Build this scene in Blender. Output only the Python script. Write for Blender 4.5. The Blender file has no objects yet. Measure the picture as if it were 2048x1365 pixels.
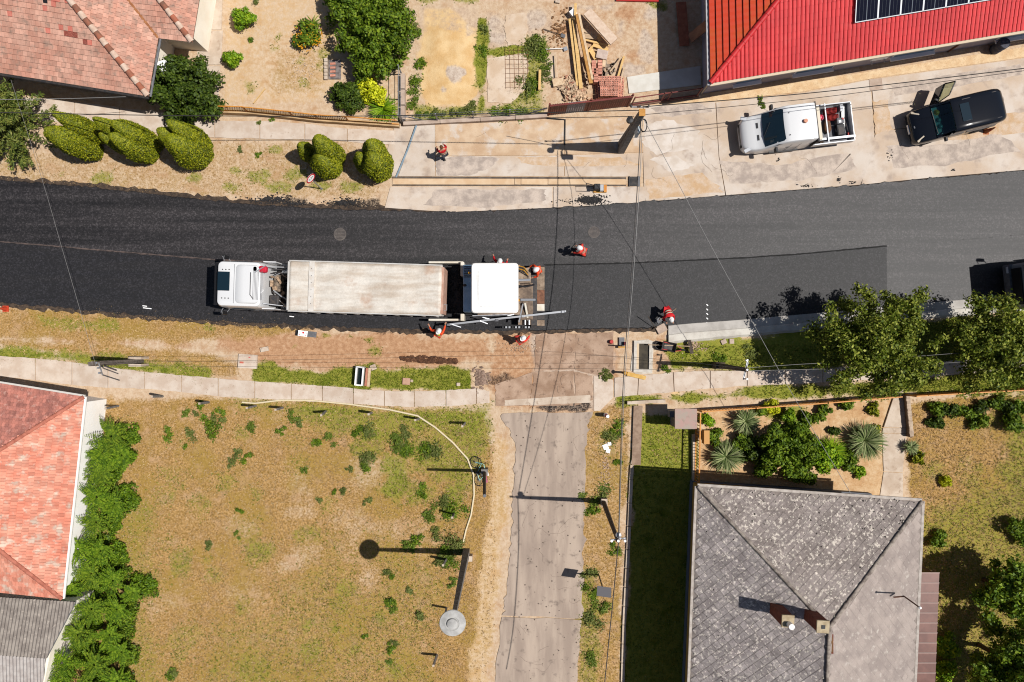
import bpy, bmesh, math, random
import numpy as np
from mathutils import Vector, Matrix, noise as mnoise

# ------------------------------------------------------------------ scene, camera, light
SC = bpy.context.scene
H = 39.4            # height of the camera above the street (m)
S = 35.53           # image scale: image pixels to the metre at street level
COL = SC.collection
R = math.radians

cam_d = bpy.data.cameras.new('camera')
cam = bpy.data.objects.new('camera', cam_d); COL.objects.link(cam)
cam.location = (0, 0, H); cam.rotation_euler = (0, 0, 0)
cam_d.sensor_width = 36.0; cam_d.lens = 36.0 * 1400.0 / 2048.0
cam_d.clip_end = 2000
SC.camera = cam

SUN_EL, SUN_AZ = R(60), R(-3.0)          # azimuth measured from +x
wd = bpy.data.worlds.new('World'); SC.world = wd; wd.use_nodes = True
_nt = wd.node_tree
_sky = _nt.nodes.new('ShaderNodeTexSky'); _sky.sky_type = 'NISHITA'; _sky.sun_disc = False
_sky.sun_elevation = SUN_EL; _sky.sun_rotation = R(93)
_nt.links.new(_sky.outputs[0], _nt.nodes['Background'].inputs[0])
_nt.nodes['Background'].inputs[1].default_value = 0.052
sd = bpy.data.lights.new('sun', 'SUN'); sd.energy = 5.0; sd.angle = R(0.5); sd.color = (1.0, 0.965, 0.915)
sun = bpy.data.objects.new('sun', sd); COL.objects.link(sun)
_dir = Vector((math.cos(SUN_EL)*math.cos(SUN_AZ), math.cos(SUN_EL)*math.sin(SUN_AZ), math.sin(SUN_EL)))
sun.rotation_euler = (-_dir).to_track_quat('-Z', 'Y').to_euler(); sun.location = (30, 0, 60)
SC.view_settings.view_transform = 'Standard'; SC.view_settings.look = 'None'
SC.view_settings.exposure = 0.2; SC.view_settings.gamma = 1.0
SC.view_settings.use_curve_mapping = False
SC.cycles.filter_width = 1.1

# ------------------------------------------------------------------ helpers
def P(px, py, z=0.0):
    """image pixel coordinates of a point at height z -> metres"""
    k = (1 - z / H) / S
    return Vector(((px - 1024) * k, (682.5 - py) * k, z))

ORD = ['first', 'second', 'third', 'fourth', 'fifth', 'sixth', 'seventh', 'eighth', 'ninth', 'tenth', 'eleventh', 'twelfth', 'thirteenth', 'fourteenth', 'fifteenth', 'sixteenth', 'seventeenth', 'eighteenth', 'nineteenth', 'twentieth', 'twenty-first', 'twenty-second', 'twenty-third', 'twenty-fourth']
MW = {}
def link(o):
    COL.objects.link(o); return o

def thing(name, label, cat, loc=(0, 0, 0), rz=0.0, group=None, kind=None):
    o = bpy.data.objects.new(name, None); link(o)
    o.empty_display_size = 0.2
    o.location = loc; o.rotation_euler = (0, 0, rz)
    MW[o] = Matrix.Translation(Vector(loc)) @ Matrix.Rotation(rz, 4, 'Z')
    tag(o, label, cat, group, kind); return o

def tag(o, label=None, cat=None, group=None, kind=None):
    if label: o['label'] = label
    if cat: o['category'] = cat
    if group: o['group'] = group
    if kind: o['kind'] = kind
    return o

def attach(o, parent, world=True):
    if parent is None:
        MW[o] = Matrix.Identity(4); return o
    o.parent = parent
    if world:
        o.matrix_parent_inverse = MW[parent].inverted(); MW[o] = Matrix.Identity(4)
    else:
        MW[o] = MW[parent].copy()
    return o

def mesh_obj(name, me, mat, parent=None, world=True):
    o = bpy.data.objects.new(name, me); link(o)
    if mat is not None and len(me.materials) == 0: me.materials.append(mat)
    return attach(o, parent, world)

class MB:
    """collects simple shapes into one mesh"""
    def __init__(s): s.v = []; s.f = []
    def add(s, vs, fs):
        b = len(s.v); s.v.extend([tuple(x) for x in vs]); s.f.extend([tuple(i + b for i in f) for f in fs]); return s
    def box(s, c, d, rz=0.0, m=None, taper=1.0):
        hx, hy, hz = d[0]/2, d[1]/2, d[2]/2
        vs = [Vector((x*hx*(taper if z > 0 else 1), y*hy*(taper if z > 0 else 1), z*hz)) for z in (-1, 1) for x, y in ((-1, -1), (1, -1), (1, 1), (-1, 1))]
        T = Matrix.Translation(Vector(c)) @ Matrix.Rotation(rz, 4, 'Z')
        if m is not None: T = T @ m
        return s.add([T @ v for v in vs], [(3, 2, 1, 0), (4, 5, 6, 7), (0, 1, 5, 4), (1, 2, 6, 5), (2, 3, 7, 6), (3, 0, 4, 7)])
    def bar(s, a, b, w, h=None):
        """square bar from a to b"""
        a, b = Vector(a), Vector(b); h = h or w
        d = b - a; L = d.length
        if L < 1e-6: return s
        q = d.to_track_quat('X', 'Z').to_matrix().to_4x4()
        T = Matrix.Translation((a + b) / 2) @ q
        vs = [T @ Vector((x*L/2, y*w/2, z*h/2)) for z in (-1, 1) for x, y in ((-1, -1), (1, -1), (1, 1), (-1, 1))]
        return s.add(vs, [(3, 2, 1, 0), (4, 5, 6, 7), (0, 1, 5, 4), (1, 2, 6, 5), (2, 3, 7, 6), (3, 0, 4, 7)])
    def cyl(s, a, b, r0, r1=None, n=10, caps=True):
        a, b = Vector(a), Vector(b); r1 = r0 if r1 is None else r1
        d = b - a
        q = d.to_track_quat('Z', 'X').to_matrix()
        ring = [q @ Vector((math.cos(t*2*math.pi/n), math.sin(t*2*math.pi/n), 0)) for t in range(n)]
        vs = [a + p*r0 for p in ring] + [b + p*r1 for p in ring]
        fs = [(i, (i+1) % n, n+(i+1) % n, n+i) for i in range(n)]
        if caps: fs += [tuple(range(n-1, -1, -1)), tuple(range(n, 2*n))]
        return s.add(vs, fs)
    def tube(s, pts, r, n=6):
        pts = [Vector(p) for p in pts]
        rings = []
        for i, p in enumerate(pts):
            d = (pts[min(i+1, len(pts)-1)] - pts[max(i-1, 0)]).normalized()
            up = Vector((0, 0, 1)) if abs(d.z) < 0.95 else Vector((1, 0, 0))
            a = d.cross(up).normalized(); b = a.cross(d)
            rr = r[i] if isinstance(r, (list, tuple)) else r
            rings.append([p + (a*math.cos(2*math.pi*k/n) + b*math.sin(2*math.pi*k/n))*rr for k in range(n)])
        vs = [v for g in rings for v in g]
        fs = [(i*n+k, i*n+(k+1) % n, (i+1)*n+(k+1) % n, (i+1)*n+k) for i in range(len(pts)-1) for k in range(n)]
        fs += [tuple(range(n-1, -1, -1)), tuple((len(pts)-1)*n + k for k in range(n))]
        return s.add(vs, fs)
    def ball(s, c, r, nu=12, nv=8, zmin=-1.0, jit=0.0, rng=None):
        c = Vector(c); r = Vector(r) if not isinstance(r, (int, float)) else Vector((r, r, r))
        t0 = math.asin(max(-1, zmin))
        vs = []
        for j in range(nv+1):
            t = t0 + (math.pi/2 - t0)*j/nv
            for i in range(nu):
                a = 2*math.pi*i/nu
                k = 1 + (rng.uniform(-jit, jit) if rng else 0)
                vs.append(c + Vector((r.x*math.cos(t)*math.cos(a)*k, r.y*math.cos(t)*math.sin(a)*k, r.z*math.sin(t)*k)))
        fs = [(j*nu+i, j*nu+(i+1) % nu, (j+1)*nu+(i+1) % nu, (j+1)*nu+i) for j in range(nv) for i in range(nu)]
        fs.append(tuple(range(nu-1, -1, -1)))
        return s.add(vs, fs)
    def prism(s, poly, z0, z1):
        """poly: list of (x, y) metres, counter-clockwise or not"""
        pts = [Vector((p[0], p[1])) for p in poly]
        area = sum(pts[i].x*pts[(i+1) % len(pts)].y - pts[(i+1) % len(pts)].x*pts[i].y for i in range(len(pts)))
        if area < 0: pts = pts[::-1]
        n = len(pts)
        z1s = z1 if isinstance(z1, (list, tuple)) else [z1]*n
        vs = [(p.x, p.y, z0) for p in pts] + [(p.x, p.y, z1s[i]) for i, p in enumerate(pts)]
        fs = [tuple(range(n-1, -1, -1)), tuple(range(n, 2*n))] + [(i, (i+1) % n, n+(i+1) % n, n+i) for i in range(n)]
        return s.add(vs, fs)
    def loft(s, loops, caps=True):
        n = len(loops[0])
        vs = [v for l in loops for v in l]
        fs = [(i*n+k, i*n+(k+1) % n, (i+1)*n+(k+1) % n, (i+1)*n+k) for i in range(len(loops)-1) for k in range(n)]
        if caps: fs += [tuple(range(n-1, -1, -1)), tuple((len(loops)-1)*n + k for k in range(n))]
        return s.add(vs, fs)
    def lathe(s, c, prof, n=20):
        c = Vector(c)
        loops = [[c + Vector((r*math.cos(2*math.pi*k/n), r*math.sin(2*math.pi*k/n), z)) for k in range(n)] for r, z in prof]
        return s.loft(loops)
    def mesh(s, name, smooth=None):
        me = bpy.data.meshes.new(name); me.from_pydata(s.v, [], s.f); me.validate()
        bm = bmesh.new(); bm.from_mesh(me); bmesh.ops.recalc_face_normals(bm, faces=bm.faces); bm.to_mesh(me); bm.free()
        if smooth:
            me.polygons.foreach_set('use_smooth', [True]*len(me.polygons))
            me.set_sharp_from_angle(angle=R(smooth))
        return me
    def build(s, name, mat, parent=None, world=True, smooth=None, bevel=0.0, label=None):
        o = mesh_obj(name, s.mesh(name, smooth), mat, parent, world)
        if bevel:
            b = o.modifiers.new('bevel', 'BEVEL'); b.width = bevel; b.segments = 2; b.limit_method = 'ANGLE'
        if label: o['label'] = label
        return o

def np_mesh(name, V, F):
    """V (n,3), F (m,k) arrays with constant k"""
    me = bpy.data.meshes.new(name)
    V = np.asarray(V, dtype=np.float32); F = np.asarray(F, dtype=np.int32)
    k = F.shape[1]
    me.vertices.add(len(V)); me.vertices.foreach_set('co', V.ravel())
    me.loops.add(F.size); me.loops.foreach_set('vertex_index', F.ravel())
    me.polygons.add(len(F)); me.polygons.foreach_set('loop_start', np.arange(0, F.size, k, dtype=np.int32))
    me.polygons.foreach_set('loop_total', np.full(len(F), k, dtype=np.int32))
    me.update(calc_edges=True); return me

def copy_tree(o, parent=None):
    c = o.copy(); link(c)
    if parent is not None:
        c.parent = parent; c.matrix_parent_inverse = o.matrix_parent_inverse.copy()
    for ch in list(o.children): copy_tree(ch, c)
    return c

# ------------------------------------------------------------------ materials
def s2l(c):
    c = c / 255.0
    return c/12.92 if c <= 0.04045 else ((c+0.055)/1.055)**2.4
K = 1.0 / 1.62
def CW(v=.8, w=(1, .97, .93)):
    return (v*w[0], v*w[1], v*w[2], 1.0)
def C(r, g, b, k=None):
    k = K if k is None else k
    return (min(0.82, s2l(r)*k), min(0.82, s2l(g)*k), min(0.82, s2l(b)*k), 1.0)

def nd(nt, t, **kw):
    n = nt.nodes.new(t)
    for k, v in kw.items(): setattr(n, k, v)
    return n

def math_n(nt, op, a, b=None, clamp=False):
    n = nd(nt, 'ShaderNodeMath', operation=op); n.use_clamp = clamp
    for i, x in enumerate((a, b)):
        if x is None: continue
        if isinstance(x, (int, float)): n.inputs[i].default_value = x
        else: nt.links.new(x, n.inputs[i])
    return n.outputs[0]

def mix_c(nt, fac, a, b, mode='MIX'):
    n = nd(nt, 'ShaderNodeMix', data_type='RGBA', blend_type=mode)
    for sock, x in ((n.inputs[0], fac), (n.inputs[6], a), (n.inputs[7], b)):
        if isinstance(x, (int, float)): sock.default_value = x
        elif isinstance(x, tuple): sock.default_value = x
        else: nt.links.new(x, sock)
    return n.outputs[2]

def noise_n(nt, scale, detail=5, rough=0.6, vec=None, stretch=None, rot=0.0):
    g = nd(nt, 'ShaderNodeNewGeometry').outputs['Position'] if vec is None else vec
    if stretch:
        mp = nd(nt, 'ShaderNodeMapping'); nt.links.new(g, mp.inputs[0])
        mp.inputs['Scale'].default_value = stretch; mp.inputs['Rotation'].default_value = (0, 0, rot); g = mp.outputs[0]
    n = nd(nt, 'ShaderNodeTexNoise'); nt.links.new(g, n.inputs['Vector'])
    n.inputs['Scale'].default_value = scale; n.inputs['Detail'].default_value = detail; n.inputs['Roughness'].default_value = rough
    return n.outputs[0]

def ramp(nt, x, lo, hi):
    n = nd(nt, 'ShaderNodeMapRange'); n.clamp = True; n.interpolation_type = 'SMOOTHSTEP'
    nt.links.new(x, n.inputs[0]); n.inputs[1].default_value = lo; n.inputs[2].default_value = hi
    return n.outputs[0]

MATS = {}
def mat(name, c1, c2=None, c3=None, s=1.5, s3=None, lo=0.35, hi=0.65, lo3=0.55, hi3=0.7, fine=0.12, fs=60, rough=0.85, bump=0.0, bs=40,
        rnd=0.0, spec=0.3, metal=0.0, stretch=None, rot=0.0, coat=0.0, obj=False):
    if name in MATS: return MATS[name]
    m = bpy.data.materials.new(name); m.use_nodes = True; nt = m.node_tree
    b = nt.nodes['Principled BSDF']
    vec = nd(nt, 'ShaderNodeTexCoord').outputs['Object'] if obj else None
    col = c1
    if c2: col = mix_c(nt, ramp(nt, noise_n(nt, s, vec=vec, stretch=stretch, rot=rot), lo, hi), c1, c2)
    if c3: col = mix_c(nt, ramp(nt, noise_n(nt, s3 or s*0.5, detail=8, vec=vec), lo3, hi3), col, c3)
    if rnd:
        oi = nd(nt, 'ShaderNodeObjectInfo').outputs['Random']
        gi = nd(nt, 'ShaderNodeNewGeometry').outputs['Random Per Island']
        w = nd(nt, 'ShaderNodeTexWhiteNoise', noise_dimensions='1D')
        nt.links.new(math_n(nt, 'ADD', math_n(nt, 'MULTIPLY', oi, 37.0), math_n(nt, 'MULTIPLY', gi, 91.0)), w.inputs['W'])
        v = math_n(nt, 'ADD', math_n(nt, 'MULTIPLY', w.outputs[0], 2*rnd), 1 - rnd)
        col = mix_c(nt, 1.0, col, v, 'MULTIPLY')
    if fine:
        v = math_n(nt, 'ADD', math_n(nt, 'MULTIPLY', noise_n(nt, fs, 3, 0.7, vec=vec), 2*fine*1.6), 1 - fine*1.6)
        col = mix_c(nt, 1.0, col, v, 'MULTIPLY')
    if isinstance(col, tuple): b.inputs['Base Color'].default_value = col
    else: nt.links.new(col, b.inputs['Base Color'])
    b.inputs['Roughness'].default_value = rough; b.inputs['Metallic'].default_value = metal
    b.inputs['Specular IOR Level'].default_value = spec
    b.inputs['Coat Weight'].default_value = coat
    if bump:
        bn = nd(nt, 'ShaderNodeBump'); bn.inputs['Strength'].default_value = bump; bn.inputs['Distance'].default_value = 0.05
        nt.links.new(noise_n(nt, bs, 5, 0.7, vec=vec), bn.inputs['Height']); nt.links.new(bn.outputs[0], b.inputs['Normal'])
    MATS[name] = m; return m

def leaf_mat(name, cols, trans=0.18, rough=0.6, s=0.7):
    if name in MATS: return MATS[name]
    m = bpy.data.materials.new(name); m.use_nodes = True; nt = m.node_tree; b = nt.nodes['Principled BSDF']
    gi = nd(nt, 'ShaderNodeNewGeometry').outputs['Random Per Island']
    cr = nd(nt, 'ShaderNodeValToRGB'); nt.links.new(gi, cr.inputs[0])
    el = cr.color_ramp.elements
    for i, c in enumerate(cols):
        e = el[i] if i < 2 else el.new(0.5)
        e.color = c
    n = len(cols)
    for i in range(n): el[i].position = i / (n - 1)
    for i, c in enumerate(cols): el[i].color = c
    v = math_n(nt, 'ADD', math_n(nt, 'MULTIPLY', noise_n(nt, s, 3), 0.7), 0.65)
    col = mix_c(nt, 1.0, cr.outputs[0], v, 'MULTIPLY')
    nt.links.new(col, b.inputs['Base Color']); b.inputs['Roughness'].default_value = rough
    b.inputs['Specular IOR Level'].default_value = 0.25
    t = nd(nt, 'ShaderNodeBsdfTranslucent'); nt.links.new(col, t.inputs[0])
    mx = nd(nt, 'ShaderNodeMixShader'); mx.inputs[0].default_value = trans
    nt.links.new(b.outputs[0], mx.inputs[1]); nt.links.new(t.outputs[0], mx.inputs[2])
    nt.links.new(mx.outputs[0], nt.nodes['Material Output'].inputs[0])
    MATS[name] = m; return m

def glass_mat(name, c, rough=0.05):
    return mat(name, c, fine=0, rough=rough, spec=0.6, coat=0.3)

# common materials
m_white = mat('white_paint', CW(.78, (1, .99, .97)), fine=0.03, rough=0.4, spec=0.4)
m_cream = mat('cream_plaster', CW(.8, (1, .93, .8)), CW(.74, (1, .9, .74)), s=0.8, fine=0.05)
m_black = mat('black_plastic', (0.012, 0.012, 0.014, 1), fine=0.05, rough=0.5)
m_rubber = mat('tyre_rubber', (0.015, 0.015, 0.016, 1), fine=0.1, rough=0.9)
m_dark = mat('dark_steel', (0.03, 0.03, 0.033, 1), (0.06, 0.05, 0.045, 1), s=6, fine=0.1, rough=0.6, metal=0.3)
m_steel = mat('galvanised_steel', C(190, 192, 196), C(160, 162, 168), s=5, fine=0.08, rough=0.45, metal=0.5)
m_grey = mat('grey_metal', C(128, 128, 132), C(104, 104, 108), s=4, fine=0.1, rough=0.6)
m_glass = glass_mat('dark_glass', (0.006, 0.016, 0.024, 1))
m_conc = mat('concrete', C(228, 210, 190), C(206, 184, 162), C(186, 162, 140), s=1.1, s3=3.0, fine=0.1, fs=45, bump=0.15)
m_slab = mat('slab_concrete', C(230, 213, 196), C(214, 192, 172), C(190, 166, 146), s=1.6, s3=5.0, lo3=0.6, hi3=0.75, rnd=0.05, fine=0.09, fs=50, bump=0.12)
m_polec = mat('pole_concrete', C(150, 146, 142), C(120, 114, 108), s=5, fine=0.12)
m_wood = mat('new_timber', C(244, 206, 142), C(228, 182, 114), s=5, stretch=(1, 6, 1), fine=0.1, rnd=0.12, rough=0.75)
m_woodp = mat('pale_timber', C(232, 206, 172), C(214, 182, 146), s=6, fine=0.1, rnd=0.12, rough=0.8)
m_woodd = mat('weathered_timber', C(98, 84, 72), C(72, 60, 50), s=8, fine=0.15, rough=0.85)
m_brick = mat('hollow_brick', C(230, 166, 144), C(212, 140, 116), s=7, fine=0.1, rnd=0.15)
m_red = mat('red_plastic', C(200, 40, 36), fine=0.05, rough=0.5)
m_orange = mat('orange_paint', C(232, 158, 62), C(214, 136, 46), s=5, fine=0.06, rough=0.55)
m_yellow = mat('yellow_paint', C(222, 168, 60), C(200, 140, 50), s=6, fine=0.08, rough=0.5)
m_beacon = mat('amber_plastic', C(240, 160, 20), fine=0, rough=0.3)
m_alu = mat('aluminium', C(206, 208, 212), fine=0.05, rough=0.35, metal=0.6)
# ------------------------------------------------------------------ ground with surface masks
rng = random.Random(7); nr = np.random.default_rng(11)

def xy(px, py): return ((px-1024)/S, (682.5-py)/S)
STEP = 0.125
gx = np.concatenate([[-600, -250, -120, -70, -50, -40], np.arange(-33, 33.01, STEP), [40, 50, 70, 120, 250, 600]])
gy = np.concatenate([[-600, -250, -120, -70, -45, -32], np.arange(-23, 23.01, STEP), [32, 45, 70, 120, 250, 600]])
GX, GY = np.meshgrid(gx, gy)
PXg = GX*S + 1024; PYg = 682.5 - GY*S

def vnoise(X, Y, sc, seed=0):
    """smooth value noise, numpy"""
    r = np.random.default_rng(seed); T = r.random((64, 64))
    x, y = X*sc, Y*sc
    xi, yi = np.floor(x).astype(int), np.floor(y).astype(int)
    fx, fy = x-xi, y-yi; fx = fx*fx*(3-2*fx); fy = fy*fy*(3-2*fy)
    a = T[xi % 64, yi % 64]; b = T[(xi+1) % 64, yi % 64]; c = T[xi % 64, (yi+1) % 64]; d = T[(xi+1) % 64, (yi+1) % 64]
    return (a*(1-fx)+b*fx)*(1-fy) + (c*(1-fx)+d*fx)*fy

def sdf(poly, X, Y):
    n = len(poly); ins = np.zeros(X.shape, bool); d = np.full(X.shape, 1e9)
    for i in range(n):
        x0, y0 = poly[i]; x1, y1 = poly[(i+1) % n]
        if y0 != y1:
            c = ((y0 > Y) != (y1 > Y)) & (X < (x1-x0)*(Y-y0)/(y1-y0) + x0); ins ^= c
        ex, ey = x1-x0, y1-y0; L = ex*ex+ey*ey + 1e-9
        t = np.clip(((X-x0)*ex+(Y-y0)*ey)/L, 0, 1)
        d = np.minimum(d, np.hypot(X-x0-t*ex, Y-y0-t*ey))
    return np.where(ins, d, -d)

CH = {k: np.zeros(GX.shape) for k in ('green', 'dry', 'brown', 'grey', 'sand', 'dark')}
WOB = (vnoise(GX, GY, 0.8, 1)-0.5)*18 + (vnoise(GX, GY, 2.3, 2)-0.5)*10
def paint(ch, poly, amt=1.0, f=10, wob=1.0, mode='max'):
    w = np.clip((sdf(poly, PXg, PYg) + WOB*wob + f)/(2*f), 0, 1); w = w*w*(3-2*w)*amt
    if mode == 'max': CH[ch] = np.maximum(CH[ch], w)
    elif mode == 'sub': CH[ch] = CH[ch]*(1-w)
    else: CH[ch] = np.clip(CH[ch]+w, 0, 1)
def rect(a, b, c, d): return [(a, b), (c, b), (c, d), (a, d)]
def blob(cx, cy, rx, ry=None, n=9):
    ry = ry or rx
    return [(cx+rx*math.cos(2*math.pi*i/n)*rng.uniform(.75, 1.2), cy+ry*math.sin(2*math.pi*i/n)*rng.uniform(.75, 1.2)) for i in range(n)]

# big lawns
paint('dry', [(215, 800), (480, 800), (960, 815), (985, 900), (965, 1100), (935, 1440), (60, 1440), (150, 1200), (190, 900)], 0.95, 14)
paint('green', [(470, 790), (700, 815), (985, 800), (985, 880), (950, 1000), (870, 960), (780, 905), (600, 845), (470, 820)], 0.62, 26)
paint('green', [(560, 815), (985, 815), (960, 860), (800, 850)], 0.85, 16)
paint('green', rect(215, 1000, 330, 1440), 0.42, 40)
paint('green', [(640, 1080), (900, 1000), (880, 1440), (350, 1440), (420, 1250)], 0.36, 50)
paint('green', rect(1040, 1400, 1900, 2200), 0.4, 30)
for i in range(60):
    paint('green', blob(rng.uniform(280, 880), rng.uniform(860, 1360), rng.uniform(12, 38)), rng.uniform(.3, .6), 14)
paint('sand', [(930, 1200), (985, 860), (1020, 880), (1010, 1100), (985, 1300), (960, 1440), (880, 1440)], 0.5, 20)
paint('dry', [(930, 1200), (985, 860), (1020, 880), (1010, 1100), (985, 1300), (960, 1440), (880, 1440)], 0.38, 20)
paint('sand', rect(880, 1230, 985, 1440), 0.5, 25)
q2 = random.Random(77)
for i in range(46):
    b_ = blob(q2.uniform(300, 880), q2.gauss(1010, 130), q2.uniform(12, 46), q2.uniform(10, 34))
    paint('dry', b_, q2.uniform(.18, .4), 26, mode='sub'); paint('green', b_, .4, 22, mode='sub')
for i in range(16): paint('brown', blob(q2.uniform(260, 900), q2.uniform(850, 1350), q2.uniform(14, 36)), q2.uniform(.3, .5), 18)
for i in range(26): paint('green', blob(q2.uniform(720, 960), q2.uniform(830, 1010), q2.uniform(12, 34)), q2.uniform(.5, .8), 12)
paint('green', rect(205, 840, 250, 1440), .5, 25)
paint('green', [(1835, 1010), (1900, 1050), (1890, 1150), (1840, 1150)], .6, 20)
# verge between road and left pavement
paint('dry', [(-200, 600), (180, 620), (560, 650), (620, 660), (400, 690), (-200, 680)], 0.8, 12)
paint('green', [(70, 632), (230, 640), (240, 662), (90, 660)], 0.55, 12)
paint('green', [(-200, 685), (60, 690), (230, 712), (420, 740), (420, 762), (150, 730), (-200, 712)], 0.8, 12)
paint('dry', [(-200, 660), (300, 690), (480, 720), (480, 755), (100, 715)], 0.75, 14)
paint('brown', [(90, 668), (400, 680), (420, 700), (100, 690)], 0.55, 8)
paint('brown', [(420, 665), (700, 662), (985, 668), (990, 730), (700, 745), (560, 735), (430, 700)], 0.8, 14)
paint('green', [(505, 725), (560, 735), (640, 750), (740, 730), (760, 745), (900, 735), (945, 735), (945, 785), (700, 775), (500, 765)], 0.95, 8)
for a in ((700, 675), (735, 680), (590, 690), (655, 672), (420, 660), (745, 700)): paint('green', blob(*a, 14, 8), 0.55, 6)
# old junction mouth
paint('brown', [(985, 662), (1230, 662), (1235, 760), (1190, 825), (1000, 825), (975, 770)], 0.75, 10)
paint('grey', [(1060, 665), (1230, 662), (1230, 740), (1190, 825), (1060, 820)], 0.6, 12)
paint('dark', blob(1000, 760, 40, 16), 0.55, 10); paint('dark', blob(1015, 790, 30, 10), 0.4, 8)
paint('dark', [(985, 810), (1180, 800), (1185, 822), (1000, 824)], 0.6, 6)
# strip right of the lane
paint('dry', [(1165, 830), (1260, 800), (1250, 1000), (1240, 1440), (1140, 1440)], 0.7, 10)
paint('green', rect(1150, 1130, 1200, 1440), 0.5, 12); paint('green', blob(1215, 880, 24, 40), 0.4, 14)
paint('sand', rect(1185, 1280, 1235, 1400), 0.6, 14); paint('sand', blob(1210, 1110, 20, 30), 0.5, 10)
paint('green', [(1270, 830), (1395, 820), (1395, 1440), (1240, 1440)], 0.8, 6)
paint('dry', [(1295, 850), (1370, 840), (1360, 920), (1295, 930)], 0.7, 16)
# right verge and hedge strip
paint('green', [(1330, 690), (1420, 682), (1640, 655), (2200, 610), (2200, 715), (1640, 740), (1450, 738), (1340, 742)], 0.85, 8)
paint('green', [(1235, 795), (1360, 790), (1640, 765), (2200, 730), (2200, 785), (1640, 795), (1330, 805), (1235, 810)], 0.85, 8)
paint('brown', rect(1310, 670, 1400, 740), 0.6, 12)
paint('grey', [(1335, 672), (1480, 660), (1460, 700), (1390, 705)], 0.7, 8)
paint('sand', blob(1350, 790, 16, 8), 0.8, 5); paint('sand', blob(1900, 757, 60, 6), 0.6, 5)
# garden by the grey house and lawn beyond the path
paint('sand', [(1400, 815), (1790, 795), (1765, 1000), (1400, 970)], 0.62, 8)
paint('brown', [(1400, 815), (1790, 795), (1765, 1000), (1400, 970)], 0.45, 8)
paint('green', [(1500, 815), (1600, 810), (1640, 850), (1560, 860)], 0.7, 12)
paint('dry', [(1815, 800), (2300, 780), (2300, 1500), (1850, 1500), (1815, 1000)], 0.9, 10)
paint('green', [(1840, 1000), (2300, 900), (2300, 1500), (1850, 1500)], 0.55, 40)
paint('green', [(2000, 780), (2300, 780), (2300, 1500), (2020, 1500)], 0.6, 40)
for i in range(22): paint('green', blob(rng.uniform(1830, 2040), rng.uniform(830, 1200), rng.uniform(14, 34)), rng.uniform(.35, .6), 14)
# upper verge with the conifers
paint('dry', [(-200, 310), (90, 300), (440, 285), (700, 280), (780, 330), (740, 400), (400, 395), (-200, 355)], 0.45, 14)
for a in ((470, 340), (520, 350), (590, 350), (640, 370), (200, 355), (120, 345), (390, 355), (460, 375), (545, 300), (700, 375), (650, 345), (560, 375)):
    paint('green', blob(*a, rng.uniform(14, 26), rng.uniform(8, 15)), 0.6, 8)
paint('brown', blob(300, 345, 80, 20), 0.35, 18); paint('brown', blob(560, 320, 60, 30), 0.35, 20)
# garden top left
paint('sand', [(440, -200), (700, -200), (690, 215), (440, 215)], 0.4, 14)
paint('brown', blob(560, 120, 70, 80), 0.3, 30)
for a in ((555, 75), (600, 120), (610, 165), (640, 140), (545, 100), (640, 185), (500, 180), (470, 60), (660, 60), (650, 110)):
    paint('green', blob(*a, rng.uniform(10, 20)), 0.5, 8)
paint('dry', rect(540, 90, 660, 200), 0.45, 25)
# building yard
paint('sand', [(850, 20), (900, 10), (960, 60), (965, 180), (940, 215), (860, 215), (835, 160)], 0.95, 10)
paint('grey', [(830, 5), (965, 5), (970, 100), (940, 80), (860, 60), (838, 120)], 0.4, 10)
paint('grey', [(962, 20), (1110, 10), (1120, 60), (1060, 105), (970, 100)], 0.4, 14)
paint('green', [(955, 40), (968, 40), (975, 100), (972, 230), (955, 230), (952, 100)], 0.9, 6)
paint('green', [(965, 100), (1060, 92), (1058, 108), (970, 116)], 0.9, 5)
paint('green', [(830, 215), (1090, 205), (1090, 228), (830, 240)], 0.65, 8)
paint('green', [(1040, 80), (1095, 75), (1090, 215), (1020, 215), (1030, 170)], 0.65, 12)
paint('brown', rect(1085, -100, 1320, 200), 0.35, 20)
for a_ in ((1290, 90, 22, 50), (1265, 140, 30, 18), (1180, 15, 60, 12), (1075, 40, 30, 22), (1300, 30, 18, 30), (1110, 140, 14, 40), (1000, 60, 34, 34), (1240, 60, 14, 30)): paint('grey', blob(*a_), .62, 10)
for a_ in ((1255, 30, 26, 20), (1130, 60, 30, 20), (1270, 110, 20, 12), (1205, 200, 50, 8)): paint('brown', blob(*a_), .75, 12)
paint('grey', blob(905, 150, 20, 18), .8, 6); paint('grey', blob(888, 185, 12, 16), .7, 5); paint('grey', blob(935, 60, 16, 26), .7, 8); paint('green', blob(1310, 10, 20, 12), 0.6, 6); paint('green', rect(835, -80, 960, 6), 0.6, 8)
paint('dark', rect(1320, -100, 1420, 160), 0.15, 10)  # cast shadow of the red roofed house, darkened into the ground colour
# crumbs of asphalt along the road edges
paint('dark', [(500, 400), (620, 395), (620, 418), (500, 412)], 0.6, 8); paint('dark', [(650, 405), (760, 398), (770, 420), (650, 422)], 0.6, 8)
paint('dark', [(-200, 345), (300, 378), (300, 392), (-200, 368)], 0.35, 6)
paint('dark', [(430, 636), (1190, 655), (1190, 668), (900, 672), (430, 650)], 0.5, 6)

nV = GX.size; nxg, nyg = len(gx), len(gy)
rough = 0.25 + 0.75*np.clip(CH['brown'] + CH['dry']*0.4, 0, 1)
inner = (np.abs(GX) < 33.5) & (np.abs(GY) < 23.5)
GZ = np.where(inner, ((vnoise(GX, GY, 3.1, 5)-.5)*0.02 + (vnoise(GX, GY, 0.9, 6)-.5)*0.022)*rough - 0.012, -0.012)
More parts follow.
